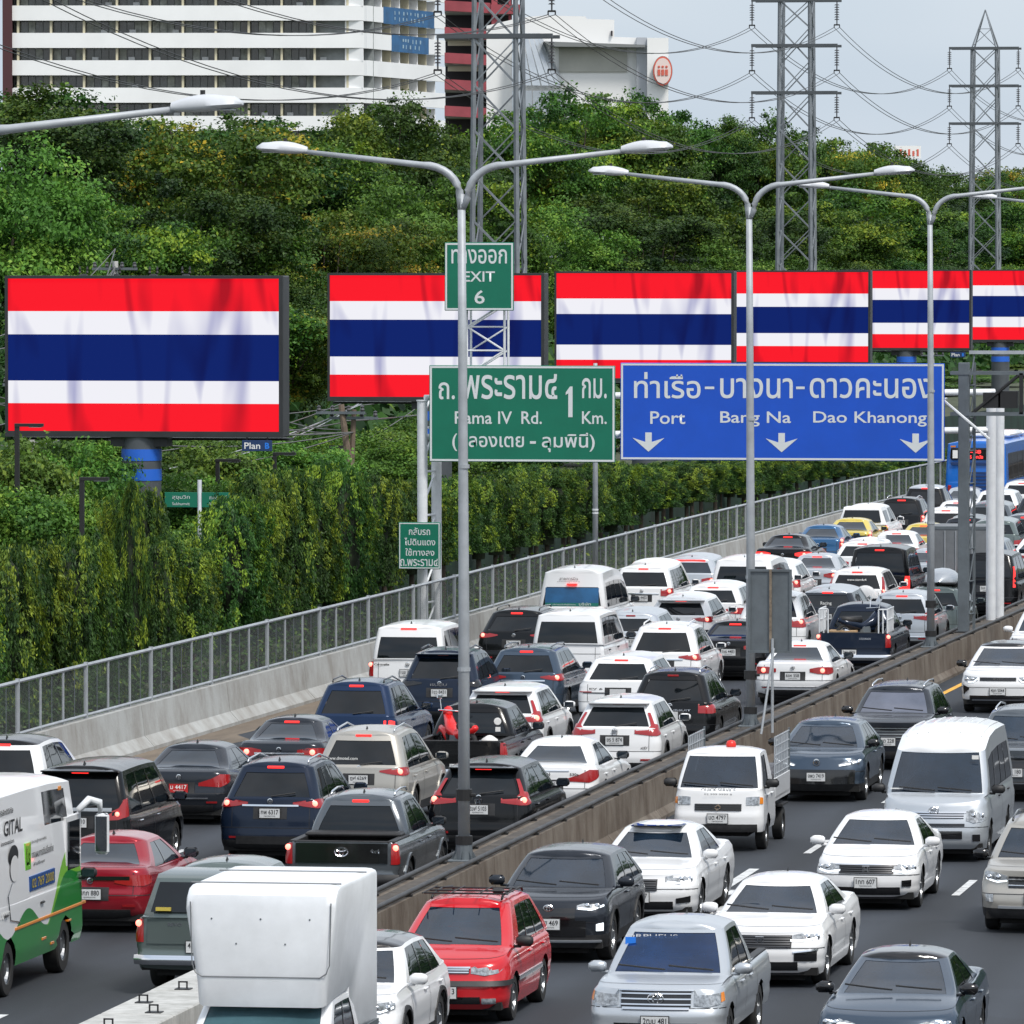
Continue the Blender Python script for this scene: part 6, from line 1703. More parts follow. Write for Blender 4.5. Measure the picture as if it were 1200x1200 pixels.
c, r = away_suv(583, 809, WHITE, 'white sport utility car with one bright corner lamp, behind the pickup carrying the red motorcycle', '6ขก 118', 'ell', H=1.68, zrr=1.57, W=1.86, pil=True, pz=.84, arches=PLAST, spoil=WHITE, yr1=.62)
c, r = away_suv(784, 791, BLACK, 'black sport utility car with chrome trimmed red lamps above the small white truck', None, 'block', H=1.78, zrr=1.65, W=1.94, L=5.0, pz=.84, lit=False, rails=CHROME, wheel='multi')
bdg(c, r, 'PURSUIT', .2, .95, .5, .04)
# pickup with motorcycle
c = pickup(H=1.76); r = put(c, 'pickup_truck', 'black pickup carrying a red motorcycle in its open bed', 'pickup', 537, 829)
build_car(c, r, BLACK, mirror=PLAST, gaps=[1.66, 2.75, 3.85]); cargo_bed(c, r, BLACK); lamps(c, r, 'column', False); bar(c, r, 'tailgate', .76, .76, 1.1, BLACK, off=.018); bar(c, r, 'rear_bumper', .88, .42, .58, CHROME, off=.08, depth=.1); plate(c, r, 'rear', .6, '1ฒต 204')
st = MB(); st.lathe([(.075, -.008), (.06, -.012), (.001, -.012)], 14, 'y'); o = st.build('window_sticker', WINK, r, loc=(.5, c.yr0 - c.L/2 + .06, 1.42)); st = MB(); st.box(-.05, .05, -.012, 0, -.09, -.0); st.build('window_sticker', WINK, r, loc=(.51, c.yr0 - c.L/2 + .04, 1.31))
PK = r.location.copy(); PKc = c
def motorbike(label, loc, rz, m, scale=1.0, lean=0.0):
    r = thing('motorcycle', label, 'motorcycle', loc, rz); r.rotation_euler = (0, lean, rz); r.scale = (scale,)*3
    for y in (-.62, .62):
        w = MB(); w.lathe([(.22, -.045), (.27, -.05), (.3, -.03), (.3, .03), (.27, .05), (.22, .045), (.22, -.045)], 22, 'x'); wo = w.build('wheel', RUBBER, r, True, loc=(0, y, .3))
        w = MB(); w.lathe([(.22, -.02), (.2, -.02), (.2, .02), (.22, .02)], 18, 'x')
        for k in range(6): a = k*math.pi/3; w.tube((0, 0, 0), (0, math.cos(a)*.21, math.sin(a)*.21), .012, n=5)
        w.build('rim', RIM, wo)
    b = MB(); b.path([(0, -.62, .3), (0, -.2, .34), (0, .1, .42), (0, .42, .86)], [.03, .05, .05, .035], 8); b.path([(0, .62, .3), (0, .44, .9)], .03, 8); b.build('frame', GLOSSB, r)
    b = MB(); b.cbox((0, .0, .42), (.24, .34, .3), None, .06); b.build('engine', GALVD, r)
    b = MB(); b.path([(0, -.75, .74), (0, -.45, .7), (0, -.1, .72)], [.08, .12, .1], 10); b.build('seat', PLAST, r, True)
    v = MB(); v.path([(0, -.82, .72), (0, -.45, .58), (0, -.05, .5), (0, .25, .62), (0, .5, .92)], [.06, .13, .12, .15, .1], 10); v.build('fairing', m, r, True)
    v = MB(); v.path([(0, .36, .34), (0, .55, .56), (0, .72, .62), (0, .88, .5)], [.05, .08, .08, .03], 8); v.build('front_mudguard', m, r, True)
    v = MB(); v.path([(0, .42, .9), (0, .5, 1.0), (0, .58, .92)], [.07, .12, .08], 10); v.build('headlight_cowl', m, r, True)
    b = MB(); b.path([(-.34, .3, 1.02), (-.12, .42, 1.02), (.12, .42, 1.02), (.34, .3, 1.02)], .018, 6); b.build('handlebar', CHROME, r)
    for sg in (-1, 1):
        b = MB(); b.path([(sg*.24, .36, 1.02), (sg*.27, .4, 1.25)], .009, 5); b.cbox((sg*.29, .4, 1.3), (.13, .03, .09), None, .02); b.build('mirror', CHROME, r)
    b = MB(); b.path([(.14, .2, .3), (.16, -.3, .28), (.18, -.75, .42)], [.03, .045, .05], 8); b.build('exhaust', CHROME, r, True)
    return r
mk = motorbike('red motorcycle standing in the open bed of the black pickup', (PK.x - .22, PK.y - PKc.L/2 + .88, .72), math.radians(38), paint('bright_red', (.7, .015, .015)), .92, .1)
bg = thing('white_bag', 'white bag lying by the rear window in the bed of the black pickup', 'bag', (PK.x + .42, PK.y - PKc.L/2 + 1.2, .72))
b = MB(); b.lathe([(.001, 0), (.2, .02), (.24, .18), (.16, .38), (.05, .45), (.001, .46)], 10, 'z'); b.build('sack', mat('white_cloth', (.7, .7, .68), .9, bump=(9, .8)), bg, True)

c, r = away_suv(514, 766, NAVY, 'dark blue sport utility car with slim dark lamps, behind the black pickup with the motorcycle', '1ขว 8431', 'taper', H=1.8, zrr=1.67, W=1.87, L=4.85, lit=False, pz=.84, rails=GLOSSB, zsr=1.1, lamp_m=GLOSSB, wheel='dark', spoil=NAVY)
bdg(c, r, 'ISUZU', -.02, 1.02, .38, .055)
c, r = away_suv(412, 803, MIDN, 'blue sport utility car with twin upright red lamps, left of the lamp post', '4ขฮ 0640', None, H=1.82, zrr=1.7, W=1.88, L=4.8, pz=.72, rails=GLOSSB, badge=False)
ls = shp(c, r, 'tail_light', [(.66, .72, 1.02), (.71, .72, 1.02)], BRAKE); ls = shp(c, r, 'tail_light', [(.76, .72, 1.02), (.82, .72, 1.02), (.9, .74, 1.0)], BRAKE)
c, r = away_suv(612, 763, BLUEGREY, 'steel grey crossover with a red lamp strip, left of the old white van', '3ขถ 9114', 'taper', H=1.7, zrr=1.58, W=1.85, pz=.82, rails=GREY, chrome=True)
c, r = away_suv(601, 718, BLACK, 'black crossover with wide glowing red lamps by the parapet, behind the white van', '7กว 5569', 'taper', H=1.68, zrr=1.56, W=1.89, L=4.7, pz=.82, rails=GLOSSB, tri=False)
# white square van at the parapet
c = mpv(L=4.9, W=1.9, H=1.98, zrr=1.85, yr0=.06, yr1=.24, hw1=.76, rr=.14, gr=(.04, .74), belt=1.06)
r = put(c, 'van', 'white square van close to the parapet, its left lamp glowing', 'van', 477, 736); build_car(c, r, WHITE, wheel='steel', handles=PLAST)
lamps(c, r, 'column', True); rear_trim(c, r, PLAST, .82, '1นข 7720', badge=True, recess=False); third(c, r, .38); bdg(c, r, 'Caravelle', -.62, 1.02, .36, .05, GLOSSB); bar(c, r, 'bumper_trim', .8, .5, .56, PLAST, off=.02)
# old white van
c = mpv(L=4.7, W=1.84, H=1.94, zrr=1.82, yr0=.05, yr1=.2, hw0=.87, hw1=.76, rr=.1, gr=(.04, .8), belt=1.08, wins=[(.04, .26), (.28, .48), (.5, .72), (.75, .96)])
r = put(c, 'van', 'old white van without number plate showing, wide dark rear window, beside the black crossover', 'van', 664, 721); build_car(c, r, PEARL, wheel='steel', handles=PLAST, mirror=PLAST)
shp(c, r, 'tail_light', [(.79, .66, .84), (.9, .66, .84)], mat('brown_lens', (.12, .03, .015), .3)); bar(c, r, 'tailgate_seam', .82, .9, .91, PLAST, off=.006); rear_trim(c, r, PLAST, .45, None, badge=False)
# tall white minibus with printed window
c = minibus(L=5.6, W=1.95); r = put(c, 'minibus', 'tall white minibus with a blue and green advert on its rear window', 'minibus', 669, 671); build_car(c, r, WHITE, wheel='steel', mirror=PLAST, handles=PLAST)
ls = lamps(c, r, 'column', True); third(c, r, .28, z=c.zcr + .54 + .06).location.y = -.18; rear_trim(c, r, PLAST, .62, '30 1187', badge=False, recess=False)
AD1, AD2 = mat('advert_blue', (.015, .1, .24), .35, noise=(1.5, .3)), mat('advert_green', (.01, .16, .13), .4)
bar(c, r, 'window_advert', .72, 1.34, 1.74, AD1, off=.012); bar(c, r, 'window_advert', .72, 1.25, 1.338, AD2, off=.012); bar(c, r, 'advert_strip', .84, 1.04, 1.16, AD2, off=.012)
for s, x, z, w, h in (('บริการรถรับส่งผู้โดยสาร', -.2, 1.29, .62, .05), ('บริษัท', .36, 1.31, .32, .08)):
    p = c.at('rear', x, z, .03); lettering(s, WINK, r, (p[0], p[1] - c.L/2, z), w=w, h=h)
for s, z, w, h in (('สายการบิน', 1.98, .5, .08), ('รถรับส่งผู้โดยสาร', 1.9, .62, .045)):
    p = c.at('rear', 0, z, .03); lettering(s, GLOSSB, r, (p[0] - .1, p[1] - c.L/2 - .0, z), w=w, h=h)
# white people carrier behind
c = mpv(L=4.75, W=1.83, H=1.78, zrr=1.66, yr0=.12, yr1=.42, hw1=.68); r = put(c, 'people_carrier', 'white people carrier with one orange lit lamp, right of the tall minibus', 'car', 752, 666)
build_car(c, r, WHITE, rails=None); lamps(c, r, 'block', True); rear_trim(c, r, PLAST, .84, 'ฉธ 4402', chrome=True); third(c, r); wiper(c, r, 'rear', 0, .4, 1.2, 1.24)
c, r = away_suv(735, 721, SILVER, 'silver car with sky blue reflections on its roof, wedged beside the old white van', '9กฉ 335', 'slim', H=1.62, zrr=1.5, lit=False, txt_=None)
c, r = away_suv(775, 736, WHITE, 'white sport utility car with pointed red lamps, above the black one by the small truck', 'ขย 7021', 'taper', H=1.82, zrr=1.68, W=1.86, rails=WHITE, pz=.84, chrome=True, zsr=1.08)
c, r = away_suv(724, 773, WHITE, 'clean white hatchback with no lit lamps, above the white car with pillar lamps', None, None, H=1.66, zrr=1.55, W=1.88, badge=False, tri=False)
shp(c, r, 'tail_light', [(.6, .86, .88), (.9, .86, .88)], LAMPRED); bdg(c, r, 'EV 6', -.5, .94, .3, .04, GLOSSB); bar(c, r, 'light_strip', .8, .84, .86, GLOSSB)
c, r = away_suv(795, 703, WHITE, 'white crossover with a small red shine in its rear window, right of the silver car', '5ขร 924', 'taper', H=1.62, zrr=1.5, W=1.8, pz=.84, chrome=True, spoil=WHITE)
c, r = away_suv(832, 688, WHITE, 'white crossover left of the second lamp post, partly behind its twin', '8ขข 52', 'slim', H=1.64, zrr=1.52, W=1.82, pz=.7)
c, r = away_suv(806, 656, SILVER, 'silver crossover with a very wide red brake light by the parapet', '2ขจ 771', 'slim', H=1.6, zrr=1.49, W=1.86, glass=GLASS2, pz=.72); third(c, r, .9)
# white commuter van behind lamp post 2
c = minibus(L=4.9, H=2.02, zrr=1.88, zrf=1.72, crown=.1, gr=(.04, .8), zcr=1.15, g1=.8); r = put(c, 'minibus', 'white commuter van seen left of the second lamp post, dark rear window', 'minibus', 869, 657); build_car(c, r, WHITE, wheel='steel'); lamps(c, r, 'column', False); rear_trim(c, r, PLAST, .7, '36 2208', badge=False); third(c, r, .1, z=c.zcr + .35)
c, r = away_sedan(853, 731, BLACK, 'black car with silver rear glass and a white plate, left of the second lamp post', txt='1ขธ 4483', W=1.82, style='slim', pz=.72)
c, r = away_suv(902, 698, WHITE, 'white sport utility car mostly hidden by the grey signboard', '4กส 99', 'block', H=1.8, zrr=1.67, W=1.85, spoil=WHITE)
c, r = away_suv(901, 662, WHITE, 'white hatchback above the grey signboard, one red lamp showing right of it', '6ขต 381', 'block', H=1.62, zrr=1.5, W=1.8)
c, r = away_sedan(929, 756, WHITE, 'pearl white luxury sedan below the grey signboard', txt='6ขห 558', L=4.95, W=1.86, style='slim', pz=.7, mirror=GLOSSB)
bar(c, r, 'chrome_strip', .75, .44, .455, CHROME, off=.016)
# blue pickup with racks
c = pickup(); r = put(c, 'pickup_truck', 'dark blue pickup with white side racks, loaded with a motorcycle', 'pickup', 999, 712); build_car(c, r, NAVY, mirror=PLAST, gaps=[1.66, 2.75, 3.85]); cargo_bed(c, r, NAVY)
lamps(c, r, 'column'); bar(c, r, 'tailgate', .78, .74, 1.12, NAVY, off=.016); bar(c, r, 'rear_bumper', .9, .44, .58, CHROME, off=.1, depth=.12); plate(c, r, 'rear', .62, '3ฒห 8206', x=-.1); bdg(c, r, 'COLORADO', .3, .98, .3, .05)
for sg in (-1, 1):
    for k in range(6):
        y = -c.L/2 + .18 + k * .25; b = MB(); b.tube((sg*.86, y, 1.12), (sg*.86, y, 1.72), .02, n=6); b.build('rack_bar', WSTEEL, r)
    for z in (1.45, 1.72): b = MB(); b.tube((sg*.86, -c.L/2 + .1, z), (sg*.86, -c.L/2 + 1.5, z), .02, n=6); b.build('rack_bar', WSTEEL, r)
    for k in range(3): b = MB(); b.tube((sg*(.86 - .11*k), -c.L/2 + .1, 1.12), (sg*(.86 - .11*k), -c.L/2 + .1, 1.72), .02, n=6); b.build('rack_bar', WSTEEL, r)
    b = MB(); b.tube((sg*.64, -c.L/2 + .1, 1.72), (sg*.86, -c.L/2 + .1, 1.72), .02, n=6); b.build('rack_bar', WSTEEL, r)
m2 = motorbike('dark motorcycle strapped across the bed of the dark blue pickup', (r.location.x + .22, r.location.y - c.L/2 + .85, .78), math.radians(-52), NAVY, .92, -.08)
bx = thing('plywood_sheet', 'brown boards lying in the bed of the dark blue pickup', 'boards', (r.location.x - .25, r.location.y - c.L/2 + .55, 1.05)); b = MB(); b.box(-.45, .45, -.35, .35, 0, .05); b.build('board', mat('plywood', (.4, .27, .15), .8, noise=(3, .3)), bx); b = MB(); b.box(-.4, .3, -.3, .3, .055, .12); b.build('board', mat('plywood', (.4, .27, .15), .8), bx)
c, r = away_suv(1054, 698, SILVER, 'silver people carrier with a black grille like bumper left of the third lamp post', '3ขญ 616', 'ell', H=1.7, zrr=1.57, W=1.8, L=4.5, pz=.82, arches=PLAST, rails=None); bar(c, r, 'chrome_strip', .7, .5, .54, CHROME)
c, r = away_suv(1092, 691, SLATE, 'small grey car with a silver roof box behind the third lamp post', '8กม 40', 'tall', H=1.66, zrr=1.54, W=1.76, L=4.2)
rb = thing('roof_box', 'silver roof box on the small grey car behind the third lamp post', 'roof box', (r.location.x + .08, r.location.y - .2, 1.74)); b = MB(); n = 10; v = []
for i in range(n + 1):
    t = i / n; s_ = math.sin(max(min(t, 1), 0) * math.pi) ** .35 * .95 + .05
    for a in np.linspace(0, math.pi, 9): v.append((math.cos(a) * .48 * s_, -1.0 + 2 * t, .0 + math.sin(a) ** .8 * .36 * s_))
b.add(v, [(i*9+k, i*9+k+1, (i+1)*9+k+1, (i+1)*9+k) for i in range(n) for k in range(8)]); b.build('lid', SILVER, rb, True); b = MB(); b.box(-.46, .46, -.95, .95, -.06, .0, .02); b.build('tray', PLAST, rb)
b = MB(); b.box(-.6, .6, -.5, -.44, -.12, -.05); b.box(-.6, .6, .44, .5, -.12, -.05); b.build('cross_bar', PLAST, rb)
# white pickup with grey box body
def box_truck(px, py, label, m, boxm, W=1.86, ztop=2.66, L=5.2, txt=None):
    c = pickup(L=L); lo = on_z(px, py, ztop); r = put(c, 'box_truck', label, 'truck', px, 0, fixed=(lo[0], lo[1] + L/2))
    build_car(c, r, m, wheel='steel', gaps=[2.75, 3.85], antenna=False); off = -L/2
    lamps(c, r, 'column'); bar(c, r, 'rear_bumper', .9, .44, .56, PLAST, off=.06); plate(c, r, 'rear', .72, txt)
    b = MB(); b.box(-W/2, W/2, off - .02, off + 2.35, 1.15, ztop, .04); bx = b.build('cargo_box', boxm, r, True, 30)
    d = MB(); 
    for x0, x1 in ((-W/2 + .06, -.01), (.01, W/2 - .06)): d.box(x0, x1, off - .05, off - .02, 1.22, ztop - .1, .01)
    d.build('box_door', boxm, bx)
    for x in (-.4, -.08, .08, .4): d = MB(); d.tube((x, off - .07, 1.24), (x, off - .07, ztop - .12), .018, n=6); d.build('lock_rod', GALV, bx)
    for x in (-W/2 + .02, W/2 - .02): d = MB(); d.box(x - .02, x + .03, off - .06, off + .0, 1.16, ztop, .005); d.build('corner_post', GALVD, bx)
    for q in range(8): d = MB(); y = off + .2 + q * .28; d.box(W/2 + .0, W/2 + .02, y, y + .04, 1.2, ztop - .05); d.build('side_rib', GALVD, bx)
    d = MB(); d.box(-W/2 - .01, W/2 + .01, off - .06, off + .02, ztop - .1, ztop + .01, .01); d.build('top_rail', GALVD, bx)
    return c, r
box_truck(1123, 617, 'white pickup with a tall grey box body behind the gantry posts', WHITE, mat('dull_box_grey', (.16, .17, .18), .55, .2, noise=(1.2, .25)), txt='2ฒฆ 6')
c = mpv(); r = put(c, 'people_carrier', 'black people carrier with tall lit red lamps at the right edge beside the median', 'car', 1156, 651); build_car(c, r, BLACK)
ls = shp(c, r, 'tail_light', [(.78, .9, 1.5), (.86, .9, 1.5)], BRAKE); rear_trim(c, r, GLOSSB, .86, '3ขค 3322', badge=False)
# white suv with spare wheel on the tailgate
c, r = away_suv(1003, 670, WHITE, 'white off road car with a spare wheel cover on its tailgate and tall side lamps', 'ศว 7142', 'high', H=1.72, zrr=1.6, W=1.74, L=4.3, yr1=.4, hw1=.66, rails=None, pane_txt=('www.siam4x4', 0, 1.4, .55), glass=GLASS)
b = MB(); b.lathe([(.33, .0), (.34, -.08), (.32, -.17), (.28, -.2), (.1, -.215), (.001, -.215)], 26, 'y'); sw = b.build('spare_wheel_cover', PEARL, r, True, 40, loc=(.28, -c.L/2 + .06, .92)); lettering('4x4', GREY, sw, (0, -.222, 0), .34, .1)
c, r = away_suv(967, 694, DGREY, 'dark grey hatchback in front of the off road car, its roof silvery', '7กผ 318', 'ell', H=1.6, zrr=1.49, W=1.78, L=4.3, roof=SILVER, pane_txt=('Racing', 0, 1.22, .3))
c = mpv(L=5.2, W=1.98, H=1.97, zrr=1.84, yr0=.08, yr1=.26, hw0=.9, hw1=.78, rr=.14, gr=(.02, .9), belt=1.0, zsr=1.02, zcr=1.04); r = put(c, 'van', 'black van with big red hooked lamps behind the off road car', 'van', 1029, 644); build_car(c, r, BLACK); rear_trim(c, r, GLOSSB, .6, '1ขผ 909', badge=False, recess=False); third(c, r)
ls = shp(c, r, 'tail_light', [(.45, .66, .76), (.74, .66, .8), (.78, .66, 1.08), (.92, .7, 1.08)], BRAKE, off=.02); hot(c, r, ls, .82, .95)
c, r = away_suv(1008, 637, WHITE, 'white car with a pale roof rack block, tucked behind the black van', '5กธ 2', 'slim', H=1.6, zrr=1.5, W=1.8)
rk = MB(); rk.box(.35, .6, -.6, -.3, 1.62, 1.74, .02); rk.build('roof_lamp', WHITE, r)
c, r = away_sedan(951, 652, SILVER, 'silver sedan with a wide rear window, left of the black van', txt='1กฬ 65', W=1.78, style='slim')
c, r = away_sedan(917, 629, BLACK, 'black sedan with glaring red lamps by the parapet', txt='7ขม 22', W=1.86, L=4.95, style='slim', lit='full')
c, r = away_sedan(958, 618, BLUE, 'blue sedan taxi with clustered red lamps, behind the black sedan', txt='ทม 5518', W=1.76, L=4.6, style='tall', tri=False)
c, r = away_sedan(992, 610, YELLOW, 'yellow and green taxi ahead of the blue sedan', txt='ทศ 841', W=1.76, L=4.6, style='tall', tri=False, chrome=False); bar(c, r, 'dark_band', .7, .3, .9, BLACK, off=.008)
c, r = away_sedan(1078, 616, YELLOW, 'yellow roofed taxi partly hidden behind the third lamp post', txt='ทร 18', W=1.76, L=4.6, style='tall')
c, r = away_sedan(1045, 625, WHITE, 'white sedan just beyond the black van', txt='9กฌ 4', W=1.8)
# white pickup with canopy
def canopy_pickup(px, py, m, label, cm=None, away=True, **k):
    c = pickup(**k); r = put(c, 'pickup_truck', label, 'pickup', px, py); build_car(c, r, m, gaps=[1.66, 2.75, 3.85]); off = -c.L/2
    lamps(c, r, 'column'); bar(c, r, 'tailgate', .76, .74, 1.1, m, off=.016); bar(c, r, 'rear_bumper', .9, .44, .58, CHROME, off=.08, depth=.1); plate(c, r, 'rear', .7, '4ฒก 771')
    b = MB(); v = []; zt = 1.72; secs = [(.06, 1.0, 1.12), (.3, .92, zt - .05), (.42, .88, zt), (1.66, .88, zt)]
    for y, wx, z in secs:
        v += [(-.86, y if z > 1.2 else y, 1.12), (-.66, y, z), (.66, y, z), (.86, y, 1.12)]
    f = []
    for i in range(3):
        for q in range(3): f.append((i*4+q, i*4+q+1, i*4+q+5, i*4+q+4))
    b.add(v, [tuple(x[::-1]) for x in f]); cn = b.build('canopy', cm or m, r, True, 30); cn.location.y = off
    g_ = MB(); g_.add([(-.7, off + .055, 1.2), (.7, off + .055, 1.2), (.6, off + .235, 1.62), (-.6, off + .235, 1.62)], [(0, 1, 2, 3)]); g_.build('rear_window', GLASS, r)
    for sg in (-1, 1): g_ = MB(); g_.add([(sg*.846, off + .45, 1.2), (sg*.846, off + 1.5, 1.2), (sg*.715, off + 1.5, 1.6), (sg*.715, off + .45, 1.6)], [(0,1,2,3) if sg > 0 else (3,2,1,0)]); g_.build('side_window', GLASS, r)
    return c, r
canopy_pickup(1009, 594, WHITE, 'white pickup with a canopy and dark rear glass near the parapet')
away_suv(1054, 586, BLACK, 'black sport utility car with bright roof rails, right of the white canopy pickup', '2ฎฎ 4', 'tall', H=1.76, zrr=1.64, W=1.8, rails=CHROME)
away_suv(1082, 572, BLACK, 'black sport utility car with a silver roof ahead of the bus queue by the fence', '2ฎข 8', 'tall', H=1.86, zrr=1.72, W=1.9, roof=SILVER)
away_suv(1106, 598, PEARL, 'white pickup cab with wide dark glass between the two lamp posts', '2ขบ 6', 'block', H=1.78, zrr=1.66, W=1.86)
away_sedan(1117, 589, WHITE, 'white sedan close in front of the blue bus, high brake light on', txt='9กธ 6')
away_sedan(1125, 574, SILVER, 'small silver car right at the tail of the blue bus', H=1.48)
away_suv(1166, 577, PEARL, 'pale crossover right of the white gantry posts', '5ขม 1', 'taper', H=1.68, zrr=1.56)
away_suv(1130, 609, DGREY, 'dark car with a lit brake lamp between the grey and white gantry posts', '9กย 8', 'slim', H=1.6, zrr=1.5)
away_suv(1158, 592, GREY, 'grey hatchback half hidden by the white gantry posts', '9กณ 1', 'taper', H=1.6, zrr=1.5)
away_suv(1163, 612, SLATE, 'slate coloured car with one low red lamp right of the white gantry posts', '9กด 2', 'low', H=1.62, zrr=1.5)
away_suv(1199, 606, GREY, 'dark grey car with a high brake light cut by the right edge', '9กต 3', 'slim', H=1.66, zrr=1.55)
away_suv(1196, 566, PEARL, 'white car far away at the right edge beside the bus', '9กถ 4', 'slim', H=1.66, zrr=1.55)
away_suv(1150, 634, BLUEGREY, 'blue grey car behind the tall black people carrier', '9กท 5', 'taper', H=1.66, zrr=1.55)
away_sedan(1214, 632, WHITE, 'white car beyond the black people carrier at the right edge', txt='9กบ 6')
away_suv(1184, 553, CRIMSON, 'far red car next to the side windows of the blue bus', None, 'slim', H=1.5, zrr=1.4)
away_suv(1216, 584, DGREY, 'dark car at the right edge between two white ones', None, 'slim', H=1.66, zrr=1.55)
away_sedan(1085, 646, SILVER, 'silver car hidden behind the grey box body and the lamp post', txt='9กป 7')

# ---- buses
def bus_shell(c, r, body, **k):
    build_car(c, r, body, gaps=False, antenna=False, pillar=k.pop('pillar', GLOSSB), **k)
cb = Car(L=11.5, W=2.5, H=3.2, zb=.35, zsr=1.5, belt=1.45, zsf=1.2, rr=.14, rf=.3, bowr=.04, bowf=.12, rp=[(.35,.06),(.5,0),(1.5,.02)], fp=[(.35,.06),(.5,0),(1.2,.04)],
         wp=[(0,.03),(.2,0),(1,.01)], yr0=.03, yf0=11.3, yr1=.12, yf1=11.0, zcr=1.52, zcf=1.3, hw0=1.23, hw1=1.16, zrr=3.05, zrf=3.02, crown=.12, cr0=.12, cr1=.16, cb=.03, crownd=.005, R=.48, wins=[(.03,.16),(.18,.32),(.34,.48),(.5,.64),(.66,.8),(.82,.97)], g0=.08, g1=.75, gr=(.62,.9), gf=(.02,.85), tw=.28)
x, y, _ = at_y(1149, 600, 289.0)
r = thing('city_bus', 'blue city bus with a red lit route display seen from behind', 'bus', (x, 289 + cb.L/2, 0), -.035, 'queue of vehicles driving away')
bus_shell(cb, r, BUSBLUE, fo=2.6, wb=5.9, mirror=PLAST)
LEDR = mat('route_display_red', (.4, .01, .01), .4, emit=(1, .05, .05), es=1.6)
o = cb.L/2
dsp = MB(); dsp.box(-1.0, 1.0, -o - .02, -o + .1, 2.42, 2.86, .02); dd = dsp.build('display_panel', GLOSSB, r)
lettering('1-58', LEDR, dd, (-.05, -o - .026, 2.74), .55, .14, bold=.03); lettering('BTS เอกมัย', LEDR, dd, (-.05, -o - .026, 2.54), .7, .15, bold=.02); b = MB(); b.box(-.92, -.72, -o-.03, -o-.02, 2.48, 2.8); b.build('display_symbol', WINK, dd)
b = MB()
for k in range(9): b.box(-.5, .5, -o - .03, -o + .02, .75 + k*.14, .81 + k*.14)
b.build('engine_grille', mat('grille_blue_dark', (.005, .03, .12), .5), r)
b = MB(); b.box(-1.0, 1.0, -o-.014, -o+.02, 2.2, 2.32, .01); b.build('trim_band', mat('grille_blue_dark', (.005, .03, .12), .5), r)
for sg in (-1, 1):
    b = MB(); b.box(sg*1.05-.07, sg*1.05+.07, -o-.03, -o+.03, .9, 1.4, .02); b.build('tail_light', LAMPRED, r)
    b = MB(); b.box(sg*.9-.1, sg*.9+.1, -o-.02, -o+.03, 2.92, 2.98); b.build('marker_light', AMBER, r)
b = MB(); b.box(-.8, .8, -1.5, 2.5, 3.15, 3.45, .12); b.box(-.7, .7, 3.2, 4.6, 3.15, 3.38, .1); b.build('roof_unit', WHITE, r, True, 40)
plate(cb, r, 'rear', .55, '16 4077', w=.42)

# green and white minibus at the lower left
gbw = 2.1; gc = Car(L=7.0, W=gbw, H=3.0, zb=.4, zsr=1.35, belt=1.3, zsf=1.15, rr=.12, rf=.35, bowr=.03, bowf=.18, rp=[(.4,.05),(.55,0),(1.35,.02)], fp=[(.4,.05),(.55,0),(1.15,.06)],
         wp=[(0,.03),(.2,0),(1,.0)], yr0=.04, yf0=6.75, yr1=.1, yf1=6.2, zcr=1.37, zcf=1.3, hw0=1.045, hw1=.97, zrr=2.88, zrf=2.8, crown=.12, cr0=.1, cr1=.14, cb=.03, crownd=.005, R=.4, wins=[(.69,.955)], g0=.62, g1=.94, gr=(.4,.9), gf=(.02,.85), tw=.24)
yb = 106.6; xr = at_y(104, 1140, yb)[0]
GBP = bpy.data.materials.new('bus_livery'); GBP.use_nodes = True
n = GBP.node_tree.nodes; l = GBP.node_tree.links; p = n['Principled BSDF']; p.inputs['Roughness'].default_value = .3; p.inputs['Coat Weight'].default_value = .6
tc = n.new('ShaderNodeTexCoord'); sx = n.new('ShaderNodeSeparateXYZ'); l.new(tc.outputs['Object'], sx.inputs[0])
def mth(op, a, b_=None, clamp=False):
    q = n.new('ShaderNodeMath'); q.operation = op; q.use_clamp = clamp
    for i, v_ in enumerate((a, b_)):
        if v_ is None: continue
        if isinstance(v_, (int, float)): q.inputs[i].default_value = v_
        else: l.new(v_, q.inputs[i])
    return q.outputs[0]
# white above a scalloped green skirt, lime stripe rising to the front (printed wrap); mesh y runs 0..7 from the rear
Y_, Z_ = sx.outputs[1], sx.outputs[2]
wave = mth('MULTIPLY', mth('SINE', mth('MULTIPLY', Y_, 2.6)), .17)
rise = mth('MULTIPLY', mth('MAXIMUM', mth('SUBTRACT', Y_, 4.3), 0.0), .5)
line1 = mth('ADD', mth('ADD', wave, rise), 1.0)
isw = mth('GREATER_THAN', Z_, line1); isl = mth('GREATER_THAN', Z_, mth('SUBTRACT', line1, mth('MULTIPLY', mth('MAXIMUM', mth('SUBTRACT', Y_, 4.2), 0.0), .22)))
m1 = n.new('ShaderNodeMixRGB'); m1.inputs[1].default_value = (.012, .22, .03, 1); m1.inputs[2].default_value = (.2, .52, .04, 1); l.new(isl, m1.inputs[0])
m2_ = n.new('ShaderNodeMixRGB'); m2_.inputs[2].default_value = (.78, .79, .8, 1); l.new(m1.outputs[0], m2_.inputs[1]); l.new(isw, m2_.inputs[0])
l.new(m2_.outputs[0], p.inputs['Base Color'])
r = thing('minibus', 'green and white minibus with a printed advert, its rear cut off by the left edge', 'minibus', (xr - gbw/2, yb - gc.L/2, 0), 0, 'queue of vehicles driving away')
bus_shell(gc, r, GBP, fo=1.55, wb=3.6, roof=WHITE, mirror=PLAST, handles=PLAST, wheel='steel')
o = -gc.L/2; xs_ = gbw/2
def side_txt(s, m, y, z, w, h, nm='lettering', x=None):
    return link_mesh(nm, text_mesh(s, m, w, h, 0, 1, .012), r, ((x or gc.side(y, z, .012)), y + o, z), (0, 0, math.pi/2))
